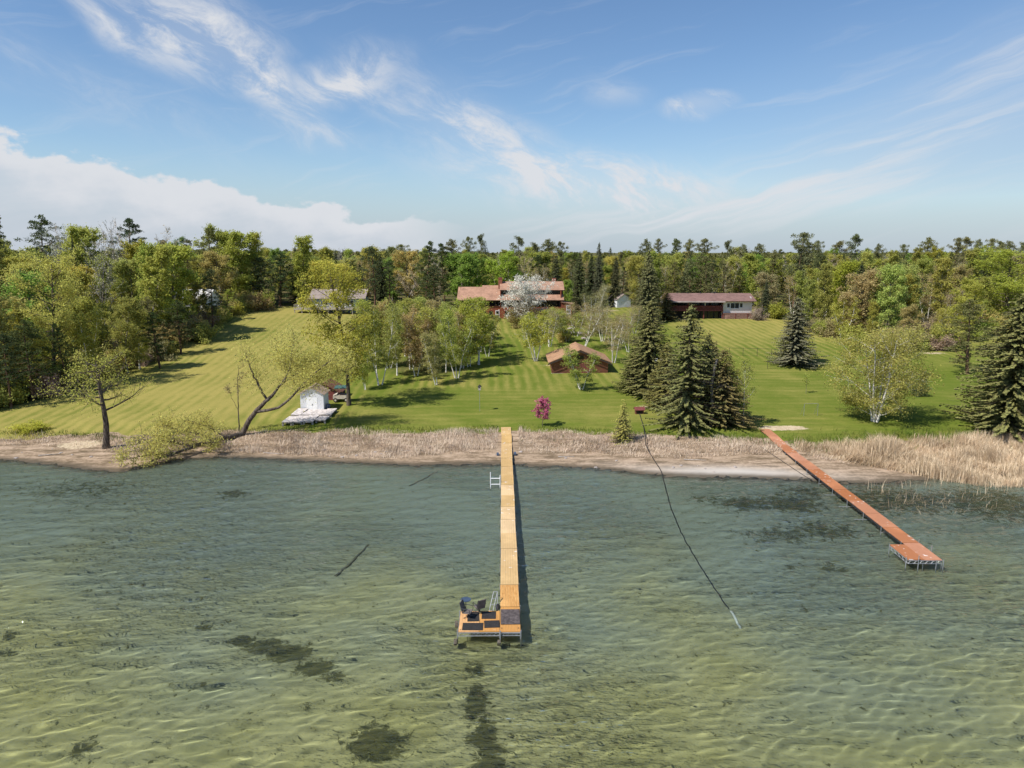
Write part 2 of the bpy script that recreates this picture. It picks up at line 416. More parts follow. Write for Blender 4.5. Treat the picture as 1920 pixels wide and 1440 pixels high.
def ground_mat():
    m, nt, N, K, b = new_mat('ground')
    P = position(nt)
    def att(n):
        a = N.new('ShaderNodeAttribute'); a.attribute_name = n
        s = N.new('ShaderNodeSeparateColor'); K.new(a.outputs['Color'], s.inputs[0]); return s.outputs
    lawn, sand, litter = att('zone')[:3]; dry, weed, along = att('zone2')[:3]; wet, pale, depth = att('zone3')[:3]
    n_f = nnoise(nt, P, 2.6, 5, .7); n_m = nnoise(nt, P, .35, 4, .6); n_c = nnoise(nt, P, .06, 3, .5); n_ff = nnoise(nt, P, 9, 3, .7)
    sp = N.new('ShaderNodeSeparateXYZ'); K.new(P, sp.inputs[0])
    # mown stripes
    def stripe(coord, other, period):
        w = nmath(nt, 'MULTIPLY_ADD', n_c, 11., nmath(nt, 'MULTIPLY_ADD', n_m, 2.2, nmath(nt, 'MULTIPLY', coord, 2 * math.pi / period)))
        return nmath(nt, 'MULTIPLY_ADD', nmath(nt, 'SINE', w), .5, .5)
    sv = stripe(nmath(nt, 'MULTIPLY_ADD', sp.outputs[1], .07, sp.outputs[0]), None, 1.7); sh = stripe(sp.outputs[1], None, 2.1)
    mixs = N.new('ShaderNodeMix'); K.new(along, mixs.inputs[0]); K.new(sv, mixs.inputs[2]); K.new(sh, mixs.inputs[3])
    st = mixs.outputs[0]
    streak = nnoise(nt, P, 1.0, 3, .6, stretch=(1.2, .09, 1)); streak2 = nnoise(nt, P, 1.0, 3, .6, stretch=(.12, 1.2, 1))
    mk = N.new('ShaderNodeMix'); K.new(along, mk.inputs[0]); K.new(streak, mk.inputs[2]); K.new(streak2, mk.inputs[3])
    y = nmath(nt, 'ADD', nmath(nt, 'MULTIPLY', dry, .75), nmath(nt, 'MULTIPLY', nmath(nt, 'SUBTRACT', n_c, .5), 1.5))
    y = nmath(nt, 'ADD', y, nmath(nt, 'MULTIPLY', nmath(nt, 'SUBTRACT', st, .5), nmath(nt, 'MULTIPLY', nmath(nt, 'MULTIPLY_ADD', along, -.27, .42), nrange(nt, nnoise(nt, P, .11, 3, .6), .35, .6, .4, 1.2))))
    y = nmath(nt, 'ADD', y, nmath(nt, 'MULTIPLY', nmath(nt, 'SUBTRACT', mk.outputs[0], .5), .9))
    y = nmath(nt, 'ADD', y, nmath(nt, 'MULTIPLY', nmath(nt, 'SUBTRACT', n_m, .5), .8))
    y = nmath(nt, 'ADD', y, nmath(nt, 'MULTIPLY', nmath(nt, 'SUBTRACT', n_f, .5), .7))
    grass = mix_rgb(nt, nrange(nt, y, -.35, 1.15), C_GRASS, C_DRY)
    grass = mix_rgb(nt, nrange(nt, n_ff, .35, .8, 0, .35), grass, tuple(c * .55 for c in C_GRASS))
    # beach, wet edge, lake bed
    beach = mix_rgb(nt, nrange(nt, n_f, .3, .7), (.205, .147, .095), (.385, .29, .20))
    bands = nnoise(nt, P, 1.0, 5, .65, stretch=(.35, 1.2, 1))
    beach = mix_rgb(nt, nrange(nt, bands, .47, .66), beach, (.15, .11, .07))
    beach = mix_rgb(nt, nrange(nt, bands, .50, .36, 0, .6), beach, (.48, .36, .265))
    beach = mix_rgb(nt, pale, beach, (.50, .46, .41))
    beach = mix_rgb(nt, nmath(nt, 'MULTIPLY', wet, .9), beach, (.085, .07, .05))
    bed_n = nnoise(nt, P, .22, 4, .6); bed_f = nnoise(nt, P, 1.7, 4, .6)
    bed = mix_rgb(nt, nrange(nt, bed_n, .3, .7), C_BED[0], C_BED[1])
    sky_tint = nrange(nt, nmath(nt, 'ADD', depth, nmath(nt, 'MULTIPLY', nmath(nt, 'SUBTRACT', nnoise(nt, P, .07, 3, .55), .5), 1.5)), -.75, .15)
    bed = mix_rgb(nt, sky_tint, bed, C_SKY_TINT)  # bluish tone painted on the bed towards shore, in place of mirrored sky
    bed = mix_rgb(nt, nrange(nt, bed_f, .50, .78, 0, .45), bed, (.13, .12, .055))
    wd = nmath(nt, 'ADD', weed, nmath(nt, 'MULTIPLY', nmath(nt, 'SUBTRACT', nnoise(nt, P, 1.5, 7, .78, .8), .5), 2.8))
    wd = nmath(nt, 'ADD', wd, nmath(nt, 'MULTIPLY', nrange(nt, nnoise(nt, P, 1.7, 4, .65), .62, .70), .85))
    bed = mix_rgb(nt, nrange(nt, wd, .52, .86, 0, .88), bed, mix_rgb(nt, nrange(nt, bed_f, .35, .65), (.040, .042, .016), (.085, .078, .028)))
    under = nrange(nt, sp.outputs[2], .02, -.10)
    low = mix_rgb(nt, under, beach, bed)
    lw = nrange(nt, nmath(nt, 'ADD', lawn, nmath(nt, 'MULTIPLY', nmath(nt, 'SUBTRACT', n_f, .5), .9)), .35, .65)
    col = mix_rgb(nt, lw, low, grass)
    lit = mix_rgb(nt, nrange(nt, n_f, .35, .65), (.075, .065, .030), (.16, .125, .065))
    lit = mix_rgb(nt, nrange(nt, n_m, .45, .6), lit, (.075, .095, .022))
    col = mix_rgb(nt, nrange(nt, nmath(nt, 'ADD', litter, nmath(nt, 'MULTIPLY', nmath(nt, 'SUBTRACT', n_m, .5), .9)), .3, .75), col, lit)
    sd = mix_rgb(nt, nrange(nt, n_f, .3, .7), (.40, .31, .20), (.56, .46, .32))
    col = mix_rgb(nt, nrange(nt, nmath(nt, 'ADD', sand, nmath(nt, 'MULTIPLY', nmath(nt, 'SUBTRACT', n_f, .5), .9)), .40, .70), col, sd)
    K.new(col, b.inputs['Base Color'])
    b.inputs['Roughness'].default_value = 1; b.inputs['Specular IOR Level'].default_value = .05
    bump(nt, b, n_ff, .5, .05)
    return m
C_GRASS = (.110, .148, .020); C_DRY = (.325, .275, .080)
C_SKY_TINT = (.245, .262, .205)  # bed colour with the sky reflection of the water put into it
C_BED = ((.345, .305, .125), (.43, .38, .185))

# ------------------------------------------------------------------ water: real ripples that bend the light and throw it on the bed
def build_water():
    xs = np.concatenate([-far_spread(72, 3500, 16)[::-1], spaced((-72, -48, .4), (-48, 48, .135), (48, 72, .4)), far_spread(72, 3500, 16)])
    ys = np.concatenate([-far_spread(-20, 3500, 16)[::-1], spaced((20, 48, .115), (48, 79, .18), (79, 92, 2))])
    X, Y = np.meshgrid(xs, ys)
    r = np.random.default_rng(8)
    Z = np.zeros_like(X)
    for i in range(72):
        lam = .50 * (2.6 / .50) ** r.random()
        k = 2 * math.pi / lam
        a = math.radians(108) + r.normal() * .34
        amp = .0056 * lam ** 1.0 * (.4 + 1.2 * r.random())
        ph = k * (X * math.cos(a) + Y * math.sin(a)) + r.random() * 6.28
        Z += amp * (np.sin(ph) + .22 * np.sin(2 * ph))
    gust = .92 + .16 * np.sin(X * .11 + 1.7 * np.sin(Y * .07)) * np.sin(Y * .13 + .6)
    Z *= WAVE * gust
    Z *= sstep(0, -5, shore_d(X, Y)) * .8 + .2
    Z *= sstep(72, 60, np.abs(X)) * sstep(20, 23, Y)
    o = obj('lake_water', grid_geo(X, Y, Z), None, smooth=True)
    tag(o, 'clear shallow rippled lake water', 'water', kind='structure')
    m = bpy.data.materials.new('water'); m.use_nodes = True
    nt = m.node_tree; N, K = nt.nodes, nt.links; N.clear()
    out = N.new('ShaderNodeOutputMaterial'); mix = N.new('ShaderNodeMixShader'); fr = N.new('ShaderNodeFresnel'); fr.inputs[0].default_value = 1.33
    re = N.new('ShaderNodeBsdfRefraction'); re.inputs['IOR'].default_value = 1.33; re.inputs['Roughness'].default_value = 0
    re.inputs['Color'].default_value = (.865, .945, .93, 1)
    gl = N.new('ShaderNodeBsdfGlossy'); gl.inputs['Roughness'].default_value = .04
    # cat's paws too fine for the mesh
    ps = N.new('ShaderNodeNewGeometry')
    fine = nmath(nt, 'ADD', nnoise(nt, ps.outputs['Position'], 2.2, 3, .55, .3, (.7, 1.9, 1)), nmath(nt, 'MULTIPLY', nnoise(nt, ps.outputs['Position'], 5.5, 2, .5, .2, (.7, 1.6, 1)), .35))
    patch = nrange(nt, nnoise(nt, ps.outputs['Position'], .05, 3, .5), .38, .62, .35, 1)
    bp = N.new('ShaderNodeBump'); bp.inputs['Distance'].default_value = .19
    K.new(patch, bp.inputs['Strength']); K.new(fine, bp.inputs['Height'])
    K.new(bp.outputs[0], gl.inputs['Normal']); K.new(bp.outputs[0], fr.inputs['Normal'])
    K.new(fr.outputs[0], mix.inputs[0]); K.new(re.outputs[0], mix.inputs[1]); K.new(gl.outputs[0], mix.inputs[2]); K.new(mix.outputs[0], out.inputs[0])
    o.data.materials.append(m)
    o.cycles.is_caustics_caster = True
WAVE = .52

build_ground()
build_water()

# ------------------------------------------------------------------ more materials
M['white'] = siding('white_siding', (.80, .81, .83), .16, .05)
M['white_plain'] = plain('white_paint', (.78, .78, .77), .6, var=.06)
M['red_wall'] = siding('red_stained_siding', (.28, .085, .048), .2, .2)
M['brick_wall'] = siding('brown_red_siding', (.21, .085, .055), .26, .3)
M['blue_wall'] = siding('blue_grey_siding', (.23, .31, .34), .18, .12)
M['pale_wall'] = siding('pale_siding', (.66, .64, .62), .2, .08)
M['maroon'] = plain('maroon_paint', (.16, .045, .04), .7, var=.2)
M['lattice'] = plain('pinkish_lattice', (.34, .20, .16), .85, var=.2)
M['roof_red'] = shingles('orange_red_shingles', (.33, .192, .13))
M['roof_maroon'] = shingles('maroon_shingles', (.19, .115, .10))
M['roof_grey'] = shingles('grey_brown_shingles', (.25, .205, .18))
M['roof_brown'] = shingles('brown_shingles', (.33, .195, .115))
M['roof_tan'] = shingles('tan_shingles', (.32, .24, .19))
M['chimney'] = siding('chimney_brick', (.30, .11, .07), .09, .25)
M['pane'] = glass_dark('window_pane')
M['shade_dark'] = plain('painted_shade', (.03, .025, .022), .9)  # near-black colour stands in for shade under porches and in openings
M['frame_w'] = plain('white_frame', (.72, .72, .72), .5, var=.05)
M['door_w'] = plain('pale_door', (.62, .58, .60), .5, var=.05)
M['shutter'] = plain('dark_frame', (.05, .035, .03), .6)
M['grey_wood'] = plain('weathered_grey_wood', (.38, .33, .29), .9, var=.3, scale=6)
M['galv'] = plain('galvanised_steel', (.36, .37, .38), .5, .6, var=.15)
M['black'] = plain('black_rubber', (.028, .026, .025), .75, var=.35, scale=9)
M['mat_grey'] = plain('worn_rubber_mat', (.085, .07, .068), .8, var=.5, scale=4)
M['mesh_fabric'] = plain('grey_brown_sling_fabric', (.13, .115, .11), .8, var=.2)
M['steel_dark'] = plain('dark_metal', (.06, .06, .065), .4, .5)
M['blue'] = plain('blue_plastic', (.05, .075, .12), .4, var=.15)
M['tyre'] = plain('muddy_tyre', (.10, .085, .065), .9, var=.4, scale=8)
M['teal'] = plain('teal_canvas', (.05, .11, .10), .8, var=.2)
M['cream'] = plain('cream_paint', (.62, .55, .45), .5, var=.12)
M['tarp'] = plain('brown_tarp', (.17, .075, .05), .85, var=.3, scale=1.5)
M['log'] = plain('sunken_log', (.17, .16, .11), .9, var=.4)
M['stone'] = plain('field_stone', (.36, .31, .28), .9, var=.3)
M['hose_end'] = plain('pale_pipe', (.62, .62, .58), .5, var=.1)

def planks(name, col, dark, spots):
    """treated deck: grain along y, worn patches, droppings"""
    m, nt, N, K, b = new_mat(name)
    P = position(nt); oc = objcoord(nt)
    g = nnoise(nt, oc, 6, 5, .65, stretch=(4, .25, 1)); big = nnoise(nt, P, .5, 4, .6)
    c = mix_rgb(nt, nrange(nt, g, .3, .75), dark, col)
    c = mix_rgb(nt, nrange(nt, big, .45, .7, 0, .55), c, tuple(min(1, v * 1.25) for v in col))
    v1 = nnoise(nt, P, 2.4, 3, .5); v2 = nnoise(nt, P, .16, 2, .5)
    s = nmath(nt, 'MULTIPLY', nrange(nt, v1, .64, .70), nrange(nt, v2, .42, .55))
    c = mix_rgb(nt, nmath(nt, 'MULTIPLY', s, spots), c, (.72, .68, .62))
    K.new(c, b.inputs['Base Color']); b.inputs['Roughness'].default_value = .8; b.inputs['Specular IOR Level'].default_value = .2
    oi = N.new('ShaderNodeObjectInfo')
    hs = N.new('ShaderNodeHueSaturation'); K.new(c, hs.inputs['Color'])
    K.new(nmath(nt, 'MULTIPLY_ADD', oi.outputs['Random'], .26, .86), hs.inputs['Value']); K.new(nmath(nt, 'MULTIPLY_ADD', oi.outputs['Random'], -.25, 1.05), hs.inputs['Saturation'])
    K.new(hs.outputs[0], b.inputs['Base Color'])
    bump(nt, b, g, .3, .01)
    return m
M['deck_yellow'] = planks('yellow_stained_deck', (.58, .385, .165), (.49, .31, .12), .8)
M['deck_worn'] = planks('worn_yellow_deck', (.70, .42, .16), (.45, .20, .05), .2)
M['deck_gold'] = planks('golden_deck', (.56, .27, .045), (.44, .19, .03), .1)
M['deck_orange'] = planks('orange_brown_deck', (.46, .19, .085), (.37, .145, .065), 1.)

# ------------------------------------------------------------------ the docks
def deck_panel(w, l, n, t=.05, gap=.008):
    """boards laid lengthwise with narrow gaps"""
    g = Geo(); bw = w / n
    for i in range(n): g.box(-w / 2 + i * bw + gap / 2, -w / 2 + (i + 1) * bw - gap / 2, 0, l, -t, 0)
    return g
def bed_at(root_loc, rz, x, y):
    c, s = math.cos(rz), math.sin(rz)
    return float(ground_z(root_loc[0] + c * x - s * y, root_loc[1] + s * x + c * y))
def truss(g, a, b, z0, z1, n, r=.018):
    a = np.array(a, float); b = np.array(b, float)
    for z in (z0, z1): g.bar((*a, z), (*b, z), r, 5)
    for i in range(n):
        p = a + (b - a) * i / n; q = a + (b - a) * (i + 1) / n; m = (p + q) / 2
        g.bar((*p, z0), (*m, z1), r * .7, 4); g.bar((*m, z1), (*q, z0), r * .7, 4)
def wheel(parent, x, y, z, r=.3):
    g = Geo().tube([(x - .09, y, z), (x, y, z), (x + .09, y, z)], r, 16, True)
    w = obj('wheel', g, M['tyre'], parent)
    obj('hub', Geo().tube([(x - .11, y, z), (x, y, z), (x + .11, y, z)], r * .35, 10, True), M['galv'], w)
    return w

def deck_heights(loc, rz, n, L, x):
    z = [max(0., bed_at(loc, rz, x, i * L) + .16 - loc[2]) for i in range(n + 1)]
    return z
def near_dock():
    loc = (.53, 38.7, .48); rz = math.atan2(.64, 47.9)
    d = thing('dock', 'long yellow plank dock with a square end platform', 'dock', loc, rz)
    n, L, W = 16, 2.994, 1.22
    pm = {}; dz = deck_heights(loc, rz, n, L, -W / 2)
    for i in range(n):
        mat = 'deck_gold' if i == 0 else 'deck_worn' if i == 1 else 'deck_yellow'
        if mat not in pm: pm[mat] = deck_panel(W, L - .045, 7).mesh('deck_section')
        s = obj('deck_section', pm[mat], M[mat], d); s.rotation_euler = (math.atan2(dz[i + 1] - dz[i], L), .004 * ((i * 3) % 5 - 2), .0025 * ((i * 5) % 7 - 3)); s.location = (-W / 2 - .01 + .006 * ((i * 11) % 5 - 2), i * L, .009 * ((i * 7) % 5 - 2) + dz[i])
        f = Geo()
        for x in (-W / 2 + .03, W / 2 - .03): f.box(x - .025 - W / 2 - .01, x + .025 - W / 2 - .01, i * L + .03, i * L + L - .04, -.19, -.058)
        f.box(-W - .01 + .06, -.07, i * L + .02, i * L + .07, -.18, -.06)
        fo = obj('frame', f, M['galv'], d); fo.location = (0, 0, min(dz[i], dz[i + 1]) - (.06 if dz[i + 1] > dz[i] else 0))
        for x in (-W - .05, .03):
            y = i * L + .1
            zb = bed_at(loc, rz, x, y) - loc[2] - .1
            if zb < -.25:
                obj('leg', Geo().bar((x, y, zb), (x, y, .02), .028, 6), M['galv'], d)
                obj('foot', Geo().disc((x, y, max(zb + .05, -2)), .10, .05, 10), M['steel_dark'], d)
    # end platform
    px0, px1, pl = -3.72, -W - .03, 2.45
    for k in range(2):
        p = obj('platform_section', deck_panel((px1 - px0) / 2 - .02, pl, 7), M['deck_gold'], d)
        p.location = (px0 + (px1 - px0) * (.25 + .5 * k), 0, 0)
    g = Geo(); truss(g, (px0, -.03), (-.02, -.03), -.27, -.07, 14); obj('front_truss', g, M['galv'], d)
    g = Geo(); truss(g, (px0 - .02, 0), (px0 - .02, pl), -.27, -.07, 8); obj('side_truss', g, M['galv'], d)
    for x, y in ((px0 - .05, .1), (px0 - .05, pl - .1), (-W, -.08), (-.02, -.08)):
        zb = bed_at(loc, rz, x, y) - loc[2] - .1
        obj('leg', Geo().bar((x, y, zb), (x, y, .06), .035, 7), M['galv'], d)
    wheel(d, px0 - .15, -.25, -.62, .28); wheel(d, -1.3, -.30, -.66, .26); wheel(d, px0 - .2, 1.6, -.45, .24)
    for x, y in ((px0 + .12, .2), (-W + .08, .35), (-.14, .35)): obj('bolt', Geo().disc((x, y, .001), .035, .012, 8), M['steel_dark'], d)

    # boarding ladder behind the platform
    ld = obj('ladder', Geo().bar((-2.0, 2.5, -.35), (-1.66, 3.9, .55), .025).bar((-1.75, 2.5, -.35), (-1.42, 3.9, .55), .025).bar((-1.42, 3.9, .55), (-1.40, 2.6, -.3), .022).bar((-1.66, 3.9, .55), (-1.42, 3.9, .55), .022), M['galv'], d)
    for t in (.2, .45, .7):
        obj('rung', Geo().bar((-2 + .34 * t, 2.5 + 1.4 * t, -.35 + .9 * t), (-1.75 + .33 * t, 2.5 + 1.4 * t, -.35 + .9 * t), .02), M['galv'], ld)
    # tubular rail standing beside the walkway, blue rollers near the shore
    r = obj('side_rail', Geo().bar((-2.25, 27.6, -1.3), (-2.25, 27.6, 1.05), .05).bar((-1.32, 27.6, -.9), (-1.32, 27.6, .75), .05), M['frame_w'], d)
    for z in (.42, -.18): obj('cross_bar', Geo().bar((-2.25, 27.6, z), (-1.32, 27.6, z), .05), M['frame_w'], r)
    for x, z in ((-1.62, -.25), (.32, -.2)):
        w = obj('roller', Geo().tube([(x - .12, 38.2, z), (x, 38.2, z), (x + .12, 38.2, z)], .24, 18, True), M['blue'], d)
        obj('axle', Geo().bar((x - .3, 38.2, z), (x + .3, 38.2, z), .03), M['galv'], w)
    # things lying and standing on the platform
    c, s = math.cos(rz), math.sin(rz)
    def wpos(x, y, z=0): return (loc[0] + c * x - s * y, loc[1] + s * x + c * y, loc[2] + z)
    def mat_(x0, x1, y0, y1, rot, label, m='black'):
        g = Geo(); w, l = (x1 - x0) / 2, (y1 - y0) / 2; e = .03
        g.box(-w, w, -l, l, 0, .008); g.box(-w + e, w - e, -l + e, l - e, .008, .016)
        o = obj('rubber_mat', g, M[m]); o.location = wpos((x0 + x1) / 2, (y0 + y1) / 2, .006); o.rotation_euler = (0, 0, rz + rot)
        tag(o, label, 'mat', 'rubber mats on the dock end')
    mat_(-W + .02, -.03, .78, 2.62, 0, 'large worn rubber mat across the dock walkway', 'mat_grey')
    mat_(-3.50, -2.25, .13, .98, -.02, 'black mat at the front outer corner of the platform')
    mat_(-2.20, -1.27, .40, 1.25, .05, 'black mat at the front of the platform beside the walkway')
    mat_(-2.38, -1.50, 1.45, 2.32, -.01, 'black mat at the back of the platform beside the walkway')
    mat_(-3.25, -2.53, 1.15, 2.30, .03, 'black mat under the patio chair with the tilted seat')
    def chair(x, y, face, label):
        t = thing('swivel_chair', label, 'chair', wpos(x, y, .02), rz + face, 'patio swivel chairs')
        obj('seat', Geo().slab([(-.27, -.25, .42), (.27, -.25, .44), (.27, .27, .40), (-.27, .27, .40)], .05), M['mesh_fabric'], t)
        obj('backrest', Geo().slab([(-.27, .27, .42), (.27, .27, .42), (.25, .42, 1.02), (-.25, .42, 1.02)], .035), M['mesh_fabric'], t)
        for sx in (-1, 1):
            obj('armrest', Geo().tube([(sx * .29, .36, .68), (sx * .31, .1, .68), (sx * .31, -.2, .66), (sx * .30, -.24, .5), (sx * .28, -.2, .42)], .02, 6, True), M['steel_dark'], t)
            obj('back_frame', Geo().tube([(sx * .28, .24, .38), (sx * .28, .33, .7), (sx * .26, .43, 1.04)], .018, 6, True), M['steel_dark'], t)
        obj('pedestal', Geo().bar((0, 0, .06), (0, 0, .4), .04, 8), M['steel_dark'], t)
        b = Geo()
        for k in range(4):
            a = math.pi / 4 + k * math.pi / 2; b.bar((0, 0, .09), (.3 * math.cos(a), .3 * math.sin(a), .02), .02)
        obj('base', b, M['steel_dark'], t)
    chair(-3.22, 1.62, math.pi / 2 - .3, 'swivel patio chair facing the walkway, beside the blue table')
    chair(-2.55, 2.25, -2.65, 'swivel patio chair at the back edge of the platform, seen from its back')
    t = thing('side_table', 'small round blue table on a thin post behind the chairs', 'table', wpos(-3.38, 2.42, 0))
    obj('table_top', Geo().disc((0, 0, .78), .32, .03, 24), M['blue'], t)
    obj('post', Geo().bar((0, 0, -.2), (0, 0, .78), .025, 8), M['steel_dark'], t)
    b = thing('folded_bag', 'dark folded bag tucked between ladder and walkway', 'bag', wpos(-1.42, 2.85, -.05))
    g = Geo().tube([(0, -.3, 0), (.02, -.15, .06), (0, 0, .12), (.03, .18, .10), (0, .34, .02)], [.05, .12, .14, .12, .04], 8, True)
    obj('body', g, M['black'], b); obj('strap', Geo().tube([(-.1, -.2, .1), (-.05, 0, .3), (-.1, .2, .1)], .015, 5, True), M['blue'], b)
near_dock()

def far_dock():
    loc = (31.1, 48.1, .72); rz = -math.atan2(.75, 37.2)
    d = thing('dock', 'orange-brown plank dock reaching out on the right, small platform at its end', 'dock', loc, rz)
    n, L, W = 12, 3.1, 1.25
    dz = deck_heights(loc, rz, n, L, -W / 2)
    me = deck_panel(W, L - .045, 7).mesh('deck_section')
    for i in range(n):
        s = obj('deck_section', me, M['deck_orange'], d); s.rotation_euler = (math.atan2(dz[i + 1] - dz[i], L), .004 * ((i * 3) % 5 - 2), .0025 * ((i * 5) % 7 - 3)); s.location = (-W / 2 + .006 * ((i * 11) % 5 - 2), i * L, .009 * ((i * 5) % 4 - 2) + dz[i])
        f = Geo()
        for x in (-W + .01, -.06): f.box(x, x + .05, i * L + .03, i * L + L - .04, -.21, -.058)
        fo = obj('frame', f, M['steel_dark'], d); fo.location = (0, 0, min(dz[i], dz[i + 1]) - (.06 if dz[i + 1] > dz[i] else 0))
        for x in (-W - .04, .04):
            y = i * L + .12; zb = bed_at(loc, rz, x, y) - loc[2] - .1
            if zb < -.2: obj('leg', Geo().bar((x, y, zb), (x, y, .22 if (i % 4 == 1 and x > 0) else .0), .026, 6), M['galv'], d)
        if i in (3, 4, 5): obj('cross_brace', Geo().bar((-W - .75, i * L + .12, -.62), (.04, i * L + .12, -.62), .028, 6), M['galv'], d)
        if i in (2, 6, 7, 8): obj('cross_brace', Geo().bar((-W - .04, i * L + .12, -.55), (.04, i * L + .12, -.2), .02, 6), M['galv'], d)
    x0, x1, pl = -2.45, -W - .02, 2.7
    p = obj('platform_section', deck_panel(x1 - x0, pl, 7), M['deck_orange'], d); p.location = ((x0 + x1) / 2, 0, .003)
    g = Geo(); truss(g, (x0, -.03), (0, -.03), -.30, -.07, 6, .022); obj('front_truss', g, M['galv'], d)
    g = Geo(); truss(g, (x0 - .02, 0), (x0 - .02, pl), -.30, -.07, 5, .022); obj('side_truss', g, M['galv'], d)
    for x, y, h in ((x0 - .05, .15, .1), (x0 - .05, pl - .15, .1), (x0 + .7, -.1, .35), (.04, -.1, .05), (.05, 1.5, .45), (-.45, -.08, 0)):
        zb = bed_at(loc, rz, x, y) - loc[2] - .1
        obj('leg', Geo().bar((x, y, zb), (x, y, h), .03, 6), M['galv'], d)
far_dock()

# ------------------------------------------------------------------ houses, garage, sheds
def gable_wall(g, x0, x1, y, z0, ze, zp, t=.15, dirn=1):
    """pentagon end wall in the x-z plane at y"""
    xm = (x0 + x1) / 2
    a = [(x0, y, z0), (x1, y, z0), (x1, y, ze), (xm, y, zp), (x0, y, ze)]
    b = [(p[0], p[1] + t * dirn, p[2]) for p in a]
    g.add(a + b, [(0, 1, 2, 4), (5, 9, 7, 6), (0, 5, 6, 1), (1, 6, 7, 2), (2, 7, 8, 3), (3, 8, 9, 4), (4, 9, 5, 0)], [(4, 2, 3), (9, 8, 7)])
def window(parent, x0, x1, z0, z1, y, frame, mull=0, pane='pane', sill=True):
    g = Geo(); t = .07
    g.box(x0, x1, y - .05, y + .02, z0, z0 + t).box(x0, x1, y - .05, y + .02, z1 - t, z1).box(x0, x0 + t, y - .05, y + .02, z0 + t, z1 - t).box(x1 - t, x1, y - .05, y + .02, z0 + t, z1 - t)
    for k in range(mull):
        x = x0 + (x1 - x0) * (k + 1) / (mull + 1); g.box(x - .03, x + .03, y - .045, y + .015, z0 + t, z1 - t)
    w = obj('window', g, M[frame], parent)
    for k in range(mull + 1):
        a = x0 + (x1 - x0) * k / (mull + 1) + .04; b = x0 + (x1 - x0) * (k + 1) / (mull + 1) - .04
        obj('pane', Geo().box(a, b, y - .02, y + .01, z0 + t - .01, z1 - t + .01), M[pane], w)
    if sill: obj('sill', Geo().box(x0 - .06, x1 + .06, y - .12, y + .02, z0 - .07, z0 - .003), M[frame], w)
    return w
def door(parent, x0, x1, z0, z1, y, mat, glass=True):
    d = obj('door', Geo().box(x0, x1, y - .06, y + .02, z0, z1), M[mat], parent)
    if glass:
        h = z1 - z0
        obj('pane', Geo().box(x0 + .18, x1 - .18, y - .075, y - .055, z0 + h * .55, z1 - .2), M['pane'], d)
        obj('pane', Geo().box(x0 + .18, x1 - .18, y - .075, y - .055, z0 + h * .15, z0 + h * .45), M['pane'], d)
    obj('handle', Geo().box(x1 - .16, x1 - .10, y - .12, y - .06, z0 + 1.0, z0 + 1.12), M['steel_dark'], d)
    return d
def roof_pair(parent, name, x0, x1, yf, yr, yb, ze, zr, zb, mat, th=.16):
    """roof with its ridge along x: front slope, back slope"""
    r = obj(name, Geo().slab([(x0, yf, ze), (x1, yf, ze), (x1, yr, zr), (x0, yr, zr)], th), M[mat], parent)
    obj('back_slope', Geo().slab([(x0, yr, zr - .003), (x1, yr, zr - .003), (x1, yb, zb), (x0, yb, zb)], th), M[mat], r)
    return r

